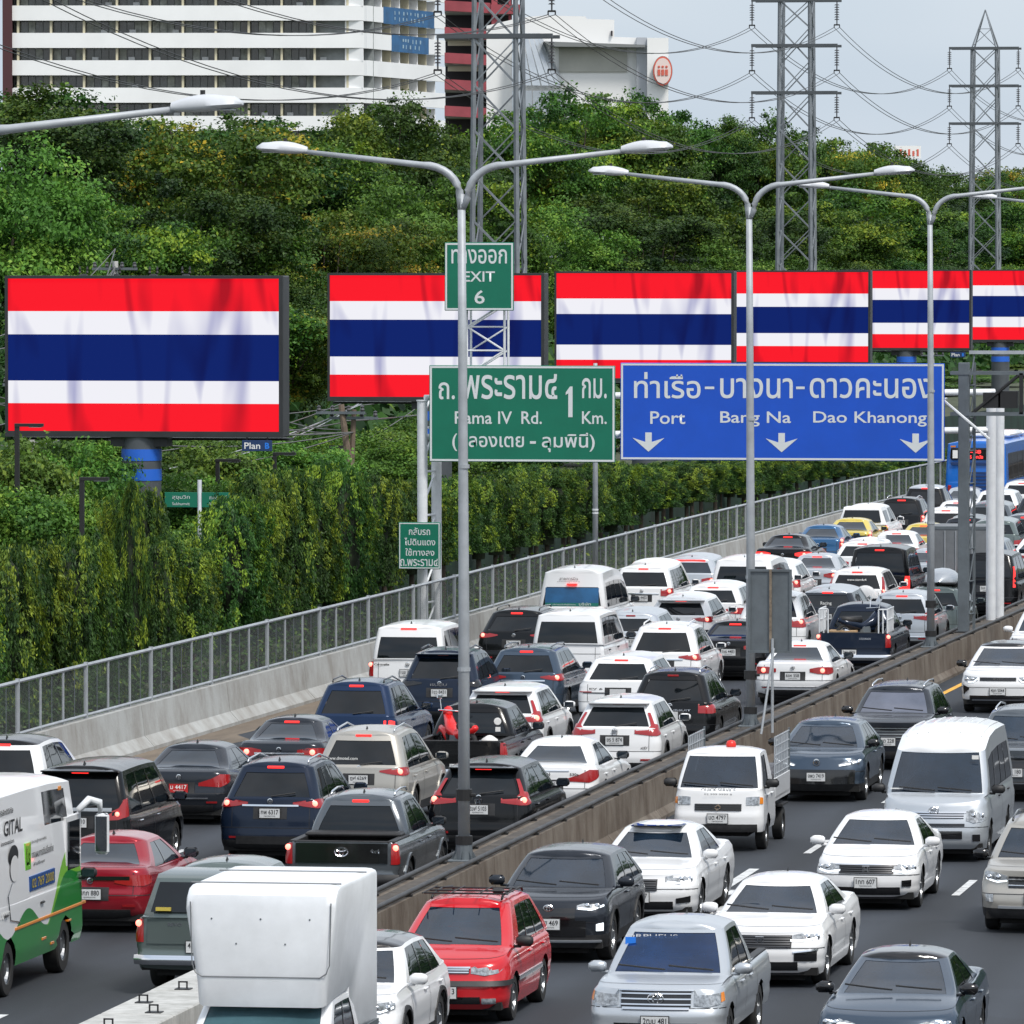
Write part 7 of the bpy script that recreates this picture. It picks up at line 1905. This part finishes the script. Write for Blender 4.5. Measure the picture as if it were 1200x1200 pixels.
def side_box(nm, m, y0, y1, z0, z1, t=.012):
    b = MB(); x = gc.side((y0+y1)/2, (z0+z1)/2, 0); b.box(x - .05, x + t, y0 + o, y1 + o, z0, z1, .004); return b.build(nm, m, r)
side_txt('GITAL', INK, 2.3, 2.42, 1.15, .22); side_txt('บริษัทดิจิทัล', INK, 1.9, 2.66, .9, .09); side_txt('innovation', INK, 1.9, 2.22, .8, .06)
side_box('logo_block', LGREEN, 2.95, 3.3, 1.72, 2.12); side_txt('Ls', WINK, 3.12, 1.92, .2, .26)
side_txt('มีความรู้ทางการเงิน', INK, 3.85, 2.1, .95, .06); side_txt('วางแผนการเงินเรื่องง่าย', INK, 4.05, 1.93, 1.4, .12); side_txt('คำปรึกษา', INK, 3.8, 1.78, .7, .05)
side_box('phone_panel', mat('phone_blue', (.01, .06, .22), .4), 3.15, 4.75, 1.4, 1.62, .016); side_txt('02 769 2000', YELLOW, 3.95, 1.51, 1.4, .14, x=gc.side(3.95, 1.51, .024))
side_txt('.com', WINK, 1.6, 1.2, .6, .1)
x = gc.side(2.2, 1.95, .014)
hd = MB(); hd.add([(x, 2.2 + o + math.cos(t)*.3, 2.0 + math.sin(t)*.16) for t in np.linspace(0, 2*math.pi, 18, endpoint=False)], [tuple(range(18))]); h_ = hd.build('printed_hair', INK, r)
x = gc.side(2.2, 1.75, .02)
hd = MB(); hd.add([(x, 2.2 + o + math.cos(t)*.26, 1.82 + math.sin(t)*.19) for t in np.linspace(0, 2*math.pi, 18, endpoint=False)], [tuple(range(18))]); hd.build('printed_face', mat('print_face', (.62, .62, .62), .5), h_)
x = gc.side(2.3, 1.45, .02); hd = MB(); hd.path([(x, 2.0 + o, 1.62), (x, 1.75 + o, 1.45), (x, 1.9 + o, 1.1), (x, 2.5 + o, 1.02)], .008, 4); hd.build('printed_outline', GREY, h_)
side_box('door_window_frame', WHITE, 5.55, 6.55, 1.42, 2.3, .012); side_box('door_window', GLASS, 5.65, 6.45, 1.5, 2.22, .018)
side_box('stripe_orange', mat('stripe_orange', (.6, .22, .04), .5), 2.2, 6.75, .92, .96, .014); side_box('side_marker', AMBER, 3.9, 4.15, .62, .66); side_box('side_marker', AMBER, 5.6, 5.8, .74, .77); side_box('side_marker', AMBER, 4.5, 4.7, .5, .54)
side_box('side_marker', mat('stripe_orange', (.6, .22, .04), .5), 5.3, 5.45, 2.72, 2.78)
b = MB(); b.path([(xs_ + .0, 6.3 + o, 2.35), (xs_ + .12, 6.5 + o, 2.5), (xs_ + .26, 6.6 + o, 2.45), (xs_ + .28, 6.6 + o, 2.3)], [.05, .06, .06, .03], 8); b.build('mirror_arm', WSTEEL, r, True)
b = MB(); b.cbox((xs_ + .3, 6.6 + o, 1.98), (.22, .09, .62), None, .04); mo = b.build('door_mirror', WSTEEL, r); b = MB(); b.box(xs_ + .215, xs_ + .385, 6.54 + o, 6.553 + o, 1.72, 2.24); b.build('mirror_glass', GLASS2, mo)
# dark car whose mirror shows in the lower left corner
c = sedan(); r = put(c, 'sedan', 'dark car in the lower left corner, little more than its mirror in view', 'car', 0, 0, fixed=(-22.95, 89.6)); build_car(c, r, DGREY, mirror=DGREY); rear(c, r, 'slim', False, '1กก 203')

# grey pickup with canopy, beside the box truck
c, r = canopy_pickup(230, 1018, SLATE, 'grey green pickup with a canopy, beside the silver box truck'); 
st = MB(); st.box(-.62, -.4, -c.L/2 + .02, -c.L/2 + .075, 1.22, 1.27); st.build('window_sticker', YELLOW, r)
bdg(c, r, 'REVO', -.35, 1.02, .2, .05)

# ---- oncoming traffic
def front_basic(c, r, badge_z=None, txt=None, grille=None, head=None, kind='ring', pz=.5, drl=None, lower=True, m=LENS, wip=True):
    if head: headlamps(c, r, head, drl, m)
    if grille:
        q, z0, z1, n_ = grille; bar(c, r, 'grille', q, z0, z1, GLOSSB, 'front'); ribs(c, r, q - .02, z0, z1, n_, CHROME if n_ < 4 else RIMD)
    if lower: bar(c, r, 'lower_intake', .55, c.zb + .06, c.zb + .19, GLOSSB, 'front', .012); bar(c, r, 'front_lip', .72, c.zb - .01, c.zb + .025, PLAST, 'front', .02)
    if badge_z: emblem(c, r, badge_z, .06, kind)
    if txt: plate(c, r, 'front', pz, txt)
    if wip: wipers(c, r)
FW = mat('front_paint_gap', (.01, .01, .01), .6)
# white city sedan
c = sedan(L=4.45, W=1.7, H=1.47, zsf=.78, yf0=3.4, yf1=2.6, yr0=.5, fp=[(.2,.12),(.3,.02),(.45,0),(.6,.02),(.78,.12)], zrf=1.375)
r = put(c, 'sedan', 'white sedan with a black plate frame in front of the silver minibus', 'car', 1014, 957, False); build_car(c, r, WHITE, wscreen=WSG)
front_basic(c, r, .68, '1กท 607', (.44, .61, .74, 4), [(.4, .66, .74), (.6, .63, .77), (.8, .67, .82), (1.0, .74, .86)], 'h', .46, [(.42, .66), (.62, .63), (.82, .67)])
for sg in (1, -1): shp(c, r, 'fog_lamp', [(sg*.58, .4, .5), (sg*.74, .4, .51)], GLOSSB, 'front', False)
bar(c, r, 'chrome_strip', .5, .745, .765, CHROME, 'front', .03)
# white large sedan
c = sedan(L=4.9, W=1.85, H=1.46, zsf=.8, yf0=3.7, yf1=2.85); r = put(c, 'sedan', 'white sedan with black slotted grille behind the silver pickup', 'car', 891, 1034, False); build_car(c, r, WHITE, wscreen=WSG)
front_basic(c, r, .7, None, (.46, .6, .77, 5), [(.42, .68, .76), (.66, .68, .81), (.9, .73, .87), (1.08, .79, .9)], 'h', .5, [(.44, .7), (.66, .7), (.95, .76)])
for sg in (1, -1): shp(c, r, 'fog_lamp', [(sg*.5, .4, .52), (sg*.84, .4, .55)], GLOSSB, 'front', False); shp(c, r, 'chrome_strip', [(sg*.48, .52, .54), (sg*.86, .56, .58)], CHROME, 'front', False, .02)
# silver pickup front
c = pickup(L=5.2, W=1.8, H=1.8, zrf=1.67, zsf=1.04, fp=[(.36,.12),(.5,.0),(.72,.0),(.8,.05),(1.04,.12)], bowf=.12, rf=.26, zb=.42)
r = put(c, 'pickup_truck', 'silver pickup with a big oval badge and blue tinted windscreen at the bottom', 'pickup', 767, 1087, False); build_car(c, r, SILVER, wscreen=WSB, mirror=SILVER, gaps=[1.66, 2.75, 3.85]); cargo_bed(c, r, SILVER)
front_basic(c, r, None, '2ฒม 481', None, None, pz=.62); emblem(c, r, .93, .1, 'oval')
bar(c, r, 'grille', .46, .82, 1.03, GLOSSB, 'front'); ribs(c, r, .46, .82, 1.03, 3, CHROME); bar(c, r, 'grille_surround', .49, 1.03, 1.06, CHROME, 'front', .03); bar(c, r, 'grille_surround', .44, .79, .82, CHROME, 'front', .03)
hl = shp(c, r, 'headlight', [(.5, .84, 1.04), (.68, .82, 1.06), (.86, .86, 1.07)], LENS, 'front'); hl = shp(c, r, 'indicator', [(.87, .88, 1.06), (.96, .9, 1.06)], AMBER, 'front')
p_ = (0, c.yf1 - c.L/2 - .02, 1.7); lettering('ORPHEUS', WINK, r, (.3, c.yf1 - c.L/2 + .1, 1.585), .7, .05, math.pi)
b = MB(); b.box(-.5, -.36, 0, .01, -.06, .06); b.build('windscreen_sticker', mat('print_blue', (.02, .2, .75), .4), r, loc=(1.0, c.yf1 - c.L/2 + .2, 1.52))
# red compact people carrier
c = Car(L=4.32, W=1.74, H=1.64, zb=.22, zsr=.98, belt=.98, zsf=.82, rr=.3, rf=.36, bowr=.08, bowf=.16, yr0=.12, yr1=.5, yf0=3.55, yf1=2.6, zcr=1.02, zcf=1.04, hw0=.8, hw1=.6, zrr=1.5, zrf=1.53, crown=.09, gr=(.08,.9), gf=(.04,.93),
        wins=[(.05,.28),(.31,.58),(.61,.86)], R=.32, fp=[(.22,.1),(.32,.0),(.55,0),(.62,.05),(.82,.12)], rp=[(.22,.12),(.32,.02),(.5,0),(.6,.03),(.98,.08)])
r = put(c, 'people_carrier', 'bright red people carrier with a black roof rack', 'car', 520, 1058, False); build_car(c, r, RED, wscreen=WSG, mirror=PLAST, rails=PLAST, antenna=False, handles=RED)
hl = shp(c, r, 'headlight', [(.36, .72, .8), (.55, .69, .86), (.74, .72, .88), (.84, .78, .88)], LENS, 'front'); bar(c, r, 'grille', .34, .72, .8, GLOSSB, 'front'); bar(c, r, 'grille_surround', .35, .79, .815, CHROME, 'front', .03); ribs(c, r, .33, .72, .79, 2, CHROME)
bar(c, r, 'bumper_strip', 1.15, .55, .62, PLAST, 'front', .025); bar(c, r, 'lower_intake', .5, .3, .4, GLOSSB, 'front'); wipers(c, r); plate(c, r, 'front', .46, 'ภบ 2913')
for sg in (1, -1): shp(c, r, 'fog_lamp', [(sg*.52, .3, .38), (sg*.72, .3, .38)], LENS, 'front', False)
for sg in (1, -1):
    b = MB(); v = []; 
    ysd = np.linspace(1.2, 3.2, 12)
    for y in ysd:
        for z, o_ in ((.53, 0), (.535, .02), (.6, .02), (.605, 0)): v.append((sg * c.side(y, z, o_), y, z))
    b.add(v, [((i*4+k, i*4+k+1, i*4+k+5, i*4+k+4) if sg > 0 else (i*4+k, i*4+k+4, i*4+k+5, i*4+k+1)) for i in range(11) for k in range(3)]); o_ = b.build('side_moulding', CHROME if sg < 0 else PLAST, r); o_.location.y = -c.L/2
    for y in (.72, ):
        pass
rk = MB()
for y in (-.55, -.1, .35): rk.tube((-.6, y, 1.68), (.6, y, 1.68), .014, n=6)
for x in (-.6, -.2, .2, .6): rk.tube((x, -.7, 1.69), (x, .5, 1.69), .01, n=5)
rk.build('roof_rack', BSTEEL, r); rk = MB(); rk.cbox((-.45, .3, 1.72), (.2, .12, .06), None, .03); rk.build('rack_foot', PLAST, r)
# dark crossover behind red one
c = suv(L=4.2, W=1.77, H=1.6, zrf=1.48, zrr=1.46, zsf=.92, yf0=3.3, yf1=2.5, zcf=1.06, fp=[(.22,.1),(.34,.02),(.5,0),(.75,.0),(.92,.1)])
r = put(c, 'crossover_car', 'dark slate crossover with bright headlamp behind the red people carrier', 'car', 643, 1002, False); build_car(c, r, DGREY, wscreen=WSG, arches=PLAST, mirror=DGREY)
headlamps(c, r, [(.42, .82, .88), (.62, .8, .94), (.86, .86, .98)], [(.44, .84), (.64, .82), (.84, .88)]); emblem(c, r, .84, .07, 'oval'); bar(c, r, 'grille', .4, .66, .84, GLOSSB, 'front'); bar(c, r, 'grille', .56, .42, .655, GLOSSB, 'front'); plate(c, r, 'front', .6, 'ขจฮ 469'); wipers(c, r); bar(c, r, 'bumper_strip', .8, .32, .36, SILVER, 'front', .03)
for sg in (1, -1): shp(c, r, 'fog_lamp', [(sg*.72, .5, .6), (sg*.84, .5, .62)], DRL, 'front', False)
# white hybrid sedan behind
c = sedan(L=4.9, W=1.85, H=1.47, yf0=3.7, yf1=2.8, zsf=.8); r = put(c, 'sedan', 'white sedan with a dark sunroof between the slate crossover and small truck', 'car', 748, 972, False); build_car(c, r, WHITE, wscreen=WSG)
front_basic(c, r, .7, '5ขพ 117', (.3, .56, .74, 5), [(.42, .7, .78), (.66, .66, .82), (.92, .74, .9), (1.05, .8, .92)], 'oval', .46, [(.45, .7), (.66, .68), (.95, .76)])
b = MB(); b.box(-.42, .42, .25, .8, c.H - .012, c.H + .006, .01); b.build('sunroof', GLASS, r, loc=(0, -.35, -.034))
for sg in (1, -1): shp(c, r, 'fog_lamp', [(sg*.6, .36, .44), (sg*.84, .38, .48)], GLOSSB, 'front', False)
# small white truck
c = Car(L=1.95, W=1.62, H=1.82, zb=.36, zsr=1.15, belt=1.1, zsf=1.05, rr=.06, rf=.18, bowr=.02, bowf=.08, yr0=.15, yr1=.22, yf0=1.8, yf1=1.3, zcr=1.15, zcf=1.12, hw0=.77, hw1=.66, zrr=1.72, zrf=1.7, crown=.08, cr0=.08, cr1=.12, cb=.02, crownd=.02,
        fp=[(.36,.02),(.42,0),(.66,.0),(.72,.03),(1.05,.09)], rp=[(.36,.05),(1.15,.05)], wp=[(0,.03),(.2,.0),(.8,.01),(1,.04)], R=.3, wins=[(.4,.95)], gr=(.3,.85), gf=(.03,.95), tw=.18)
Lk = 4.15; r = put(c, 'small_truck', 'small white truck with a red roof beacon and mesh sided load bed', 'truck', 841, 883, False)
build_car(c, r, WHITE, wscreen=WSG, mirror=PLAST, gaps=False, axles=(1.1,), fo=.85, wheel='steel', antenna=False)
hl = shp(c, r, 'headlight', [(.5, .84, .98), (.62, .84, .99), (.74, .84, .99)], LENS, 'front'); shp(c, r, 'indicator', [(.745, .86, .98), (.83, .86, .97)], AMBER, 'front'); bar(c, r, 'grille', .42, .74, .86, GLOSSB, 'front'); ribs(c, r, .4, .74, .86, 3, PLAST)
emblem(c, r, .8, .07, 's'); plate(c, r, 'front', .6, 'บต 4797', x=-.0); bar(c, r, 'bumper', .7, .36, .5, PLAST, 'front', .02); wipers(c, r)
for s, z, w, h in (('QUICK SERVICE', 1.1, .62, .07), ('02 999 9999 8', 1.03, .5, .03)):
    p_ = c.at('front', 0, z, .03); lettering(s, GREY, r, (p_[0], p_[1] - c.L/2 + .01, z), w=w, h=h, rz=math.pi)
b = MB(); b.lathe([(.09, 0), (.09, .05), (.07, .1), (.001, .12)], 12, 'z', (-.1, -.1, 1.82)); b.build('roof_beacon', mat('beacon_red', (.7, .03, .02), .3), r, True)
o0 = -c.L/2
b = MB(); b.box(-.8, .8, o0 - 2.1, o0 + .1, .78, .86); b.build('load_bed', WHITE, r); b = MB(); b.box(-.35, .35, o0 - 2.0, o0 + .3, .45, .77); b.build('chassis', UNDER, r)
for sg in (-1, 1):
    x0, x1 = sorted((sg*.8, sg*.77)); b = MB(); b.box(x0, x1, o0 - 2.1, o0 + .08, .82, 1.2, .008); b.build('drop_side', WHITE, r)
    b = MB()
    for k in range(10): y = o0 - 2.08 + k*.235; b.tube((sg*.785, y, 1.2), (sg*.785, y, 1.95), .014, n=5)
    for k in range(5): z = 1.27 + k*.165; b.tube((sg*.785, o0 - 2.1, z), (sg*.785, o0 + .04, z), .012, n=5)
    tag(b.build('mesh_side', GALV, r), kind='stuff'); b = MB(); b.box(x0, x1 + .001, o0 - 2.1, o0 - 2.05, 1.2, 1.98); b.build('mesh_post', GALVD, r)
    t_, rm = wheel_meshes(.3, .18, 'steel'); w = link_mesh('wheel', t_, r, (sg*.7, o0 - 1.2, .3), (0, 0, 0 if sg > 0 else math.pi)); link_mesh('rim', rm, w)
    b = MB(); b.box(sg*.7-.12, sg*.7+.12, o0 - 1.6, o0 - .8, .62, .66); b.build('mudguard', PLAST, r)
b = MB(); b.box(-.75, .75, o0 - 1.9, o0 - .1, .87, 1.35, .1); b.build('cargo_cover', mat('cargo_cloth', (.12, .12, .13), .9, noise=(2, .5), bump=(3, .8)), r)
# electric hatchback dark
c = Car(L=4.29, W=1.84, H=1.5, zb=.22, zsr=1.0, belt=.98, zsf=.86, rr=.3, rf=.4, bowr=.08, bowf=.2, yr0=.15, yr1=.7, yf0=3.35, yf1=2.45, zcr=1.05, zcf=1.0, hw0=.83, hw1=.6, zrr=1.38, zrf=1.4, crown=.08, wins=[(.1,.32),(.35,.6),(.63,.94)], fp=[(.22,.08),(.34,.0),(.6,.02),(.86,.14)], clad=.36, R=.35)
r = put(c, 'hatchback', 'dark blue grey hatchback behind the small white truck', 'car', 956, 848, False); build_car(c, r, BLUEGREY, wscreen=WSG, mirror=GLOSSB, roof=BLUEGREY)
headlamps(c, r, [(.42, .7, .74), (.62, .72, .82), (.86, .78, .9), (1.02, .84, .92)], [(.44, .72), (.66, .76), (.92, .84)]); b = bar(c, r, 'lower_intake', .75, .36, .64, GLOSSB, 'front'); plate(c, r, 'front', .5, 'จพว 7419'); emblem(c, r, .78, .07, 'ring'); wipers(c, r)
# dark suv with wide glass behind
c = suv(L=4.6, W=1.86, H=1.68, zrf=1.55, zsf=.98, yf0=3.5, yf1=2.75, zcf=1.12, belt=1.06); r = put(c, 'sport_utility_car', 'dark grey sport utility car with pale windscreen, behind the dark hatchback', 'car', 1040, 808, False); build_car(c, r, DGREY, wscreen=mat('pale_windscreen_glass', (.075, .085, .12), .05, 0, .3, .9, noise=(1.1, .3)), rails=CHROME, mirror=GLOSSB)
bar(c, r, 'grille', .55, .66, .9, GLOSSB, 'front'); ribs(c, r, .52, .66, .9, 4, GALVD); headlamps(c, r, [(.6, .84, .92), (.75, .84, .95), (.92, .88, .98)]); plate(c, r, 'front', .6, '1ขต 228'); wipers(c, r)
# silver minibus front
c = minibus(L=5.38, W=1.88, H=2.28); r = put(c, 'minibus', 'silver minibus with a tall white roof facing the camera', 'minibus', 1094, 880, False); build_car(c, r, SILVER, roof=PEARL, wscreen=WSG, mirror=PLAST, wheel='steel', antenna=False, handles=PLAST)
headlamps(c, r, [(.56, .74, .9), (.7, .7, .95), (.84, .72, .97), (.95, .76, .97)]); emblem(c, r, .92, .09, 'oval'); bar(c, r, 'grille', .52, .78, .86, GLOSSB, 'front'); ribs(c, r, .52, .78, .86, 2, CHROME); bar(c, r, 'grille_surround', .56, .87, .89, CHROME, 'front', .02)
bar(c, r, 'lower_intake', .5, .42, .56, GLOSSB, 'front'); bar(c, r, 'grille', .54, .64, .69, GLOSSB, 'front'); wipers(c, r)
for sg in (1, -1): shp(c, r, 'fog_lamp', [(sg*.68, .38, .5), (sg*.82, .38, .5)], GLOSSB, 'front', False)
b = MB(); b.box(-.7, -.58, 0, .008, 0, .07); b.build('windscreen_sticker', WINK, r, loc=(0, c.yf1 - c.L/2 + .15, 1.76)); b = MB(); b.box(.6, .82, 0, .008, 0, .02); b.build('windscreen_sticker', WINK, r, loc=(0, c.yf0 - c.L/2 - .1, 1.25))
for k in range(8):
    b = MB(); x = -.66 + k * .19; b.path([(x, y - c.L/2, roof_z(c, x, y) + .004) for y in np.linspace(c.yr1 + .3, c.yf1 - .75, 12)], .014, 5); b.build('roof_rib', PEARL, r)
# white electric hatch at right
c = Car(L=4.29, W=1.78, H=1.57, zb=.22, zsr=1.02, belt=1.0, zsf=.92, rr=.3, rf=.36, bowr=.08, bowf=.16, yr0=.15, yr1=.6, yf0=3.55, yf1=2.5, zcr=1.06, zcf=1.06, hw0=.81, hw1=.61, zrr=1.44, zrf=1.46, crown=.08, wins=[(.1,.32),(.35,.6),(.63,.94)], fp=[(.22,.08),(.34,.0),(.66,.0),(.92,.1)], R=.34, clad=.34)
r = put(c, 'hatchback', 'white electric hatchback with a black roof beside the yellow road line', 'car', 1170, 757, False); build_car(c, r, WHITE, roof=GLOSSB, wscreen=WSG, mirror=GLOSSB)
headlamps(c, r, [(.48, .76, .84), (.62, .72, .86), (.84, .76, .88)], [(.46, .82), (.56, .74), (.7, .73)]); bar(c, r, 'grille', .42, .76, .84, GLOSSB, 'front'); bdg(c, r, 'BYD', 0, .8, .22, .04, CHROME, 'front'); plate(c, r, 'front', .52, '4ขท 5044'); bar(c, r, 'lower_intake', .66, .32, .42, GLOSSB, 'front'); bar(c, r, 'chrome_strip', .6, .3, .325, CHROME, 'front', .03); wipers(c, r)
for sg in (1, -1): shp(c, r, 'air_slot', [(sg*.68, .56, .6), (sg*.86, .44, .66)], GLOSSB, 'front', False)
# white car behind it
c = suv(L=4.5, W=1.84, H=1.7, zrf=1.57, zsf=.96); r = put(c, 'sport_utility_car', 'white sport utility car with roof rails, farthest of the oncoming traffic', 'car', 1222, 716, False); build_car(c, r, WHITE, rails=CHROME, wscreen=WSG); headlamps(c, r, [(.5, .84, .92), (.7, .82, .96), (.9, .86, .96)]); bar(c, r, 'grille', .44, .7, .88, GLOSSB, 'front'); plate(c, r, 'front', .55, '1ขย 22')
# dark grey suv right of minibus
c = suv(L=4.7, W=1.87, H=1.74, zrf=1.6, zsf=1.0); r = put(c, 'sport_utility_car', 'dark grey sport utility car half hidden behind the silver minibus', 'car', 1188, 836, False); build_car(c, r, GREY, wscreen=WSG, rails=CHROME); headlamps(c, r, [(.5, .86, .94), (.7, .84, .98), (.9, .88, .98)]); bar(c, r, 'grille', .5, .66, .9, GLOSSB, 'front'); bar(c, r, 'chrome_strip', .9, .86, .9, CHROME, 'front', .03); plate(c, r, 'front', .58, '3ขภ 180'); wipers(c, r); bar(c, r, 'chrome_strip', .7, .36, .38, CHROME, 'front', .03)
# beige crossover at right edge
c = suv(L=4.45, W=1.78, H=1.71, zrf=1.56, zsf=.98, yf0=3.4, yf1=2.65, belt=1.05); r = put(c, 'crossover_car', 'champagne crossover with a lit headlamp cut off by the right edge', 'car', 1214, 967, False); build_car(c, r, BEIGE, wscreen=WSG, mirror=GLOSSB, rails=GLOSSB, arches=PLAST)
headlamps(c, r, [(.46, .82, .9), (.64, .8, .96), (.88, .86, .98)], [(.46, .83), (.62, .81), (.82, .86)]); bar(c, r, 'grille', .44, .72, .9, GLOSSB, 'front'); ribs(c, r, .44, .72, .9, 2, CHROME); plate(c, r, 'front', .56, '3ขก 905'); bar(c, r, 'chrome_strip', .6, .4, .44, SILVER, 'front', .03); wipers(c, r)
for sg in (1, -1): shp(c, r, 'fog_lamp', [(sg*.68, .5, .62), (sg*.82, .5, .62)], LENS, 'front', False)
# dark sedan bottom right
c = sedan(L=4.8, W=1.87, H=1.46, yf0=3.75, yf1=2.7, zsf=.76, hw1=.58); r = put(c, 'sedan', 'dark blue grey sedan cut off by the bottom edge at the right', 'car', 1037, 1122, False); build_car(c, r, BLUEGREY, wscreen=WSG, mirror=GLOSSB, roof=GLOSSB); wipers(c, r)
headlamps(c, r, [(.4, .64, .7), (.62, .64, .76), (.9, .7, .82), (1.05, .76, .84)], [(.42, .68), (.64, .7), (.95, .78)]); plate(c, r, 'front', .4, '2ขษ 63'); bar(c, r, 'lower_intake', .6, .26, .36, GLOSSB, 'front')
# white electric suv by the box truck
c = suv(L=4.45, W=1.87, H=1.61, zrf=1.47, zrr=1.45, zsf=.94, yf0=3.45, yf1=2.6, belt=1.02, clad=.38); r = put(c, 'crossover_car', 'white crossover with black roof between box truck and red people carrier', 'car', 380, 1109, False); build_car(c, r, WHITE, roof=GLOSSB, wscreen=WSG, mirror=WHITE, arches=PLAST)
headlamps(c, r, [(.5, .8, .88), (.7, .78, .92), (.92, .84, .94)], [(.5, .82), (.7, .8), (.88, .86)]); plate(c, r, 'front', .5, '1ขท 7'); wipers(c, r)
# silver pickup with box body over the cab
c = pickup(L=5.3, W=1.84, H=1.78, zrf=1.66, hw0=.87, hw1=.78); r = put(c, 'box_truck', 'silver box truck with rounded box over the cab at the bottom left', 'truck', 272, 1172, False); build_car(c, r, PEARL, wscreen=TEAL, mirror=PLAST, rails=None, antenna=False, gaps=[2.75, 3.85]); wipers(c, r)
headlamps(c, r, [(.46, .84, .96), (.68, .82, 1.0), (.88, .86, 1.0)]); plate(c, r, 'front', .6, '3ฒช 1')
ALU = mat('aluminium_box', (.74, .76, .78), .34, .1, noise=(.9, .12), bump=(1.2, .12)); o0 = -c.L/2
zt = 3.1; b = MB(); yb_, yf_ = .9, 3.72; W2 = .93
prof = [(yb_, 1.16), (yb_, zt), (3.3, zt), (3.5, zt - .03), (3.62, zt - .12), (3.66, zt - .25), (3.66, 1.9), (3.58, 1.63), (2.1, 1.7), (2.1, 1.16)]
n = len(prof); secs = [(-W2, .0), (-W2 + .03, .05)] ; xs2 = [(-W2, .13), (-W2 + .02, .06), (-W2 + .07, .015), (-W2 + .15, .0), (W2 - .15, .0), (W2 - .07, .015), (W2 - .02, .06), (W2, .13)]
cz, cy = 2.3, 1.8; v = []
for x, ins in xs2:
    for y, z in prof: v.append((x * (.85 if z < 2.0 and y > 2 else 1), o0 + (y - cy) * (1 - ins * .35) + cy, (z - cz) * (1 - ins * .6) + cz))
f = []
for i in range(7):
    for k in range(n): f.append((i*n+k, (i+1)*n+k, (i+1)*n+(k+1) % n, i*n+(k+1) % n))
f += [tuple(range(n)), tuple(range(8*n - 1, 7*n - 1, -1))]
b.add(v, f); bx = b.build('cargo_box', ALU, r, True, 35)
fm = mat('box_seam', (.16, .17, .18), .5)
d = MB(); rr_ = [(-.86, 2.9), (-.84, 2.15), (-.8, 2.05), (-.72, 2.0), (.72, 2.0), (.8, 2.05), (.84, 2.15), (.86, 2.9)]
d.path([(x, o0 + 3.665, z) for x, z in rr_], .008, 4, False); d.build('seam', fm, bx)
d = MB(); d.path([(-.92, o0 + 3.3, zt + .004), (.92, o0 + 3.3, zt + .004)], .009, 4); d.build('seam', fm, bx); d = MB(); d.path([(-.92, o0 + 1.6, zt + .004), (.92, o0 + 1.6, zt + .004)], .009, 4); d.build('seam', fm, bx)
for sg in (1, -1):
    d = MB(); d.box(min(sg*(W2-.005), sg*(W2+.02)), max(sg*(W2-.005), sg*(W2+.02)), o0 + .92, o0 + 2.08, 1.17, 1.24); d.build('bottom_rail', GALVD, bx)
for q in range(5):
    d = MB(); d.lathe([(.012, 0), (.001, .006)], 8, 'y', (-.6 + q*.3, o0 + 3.665, 2.7 - (q % 2)*.3)); d.build('rivet', GALVD, bx)
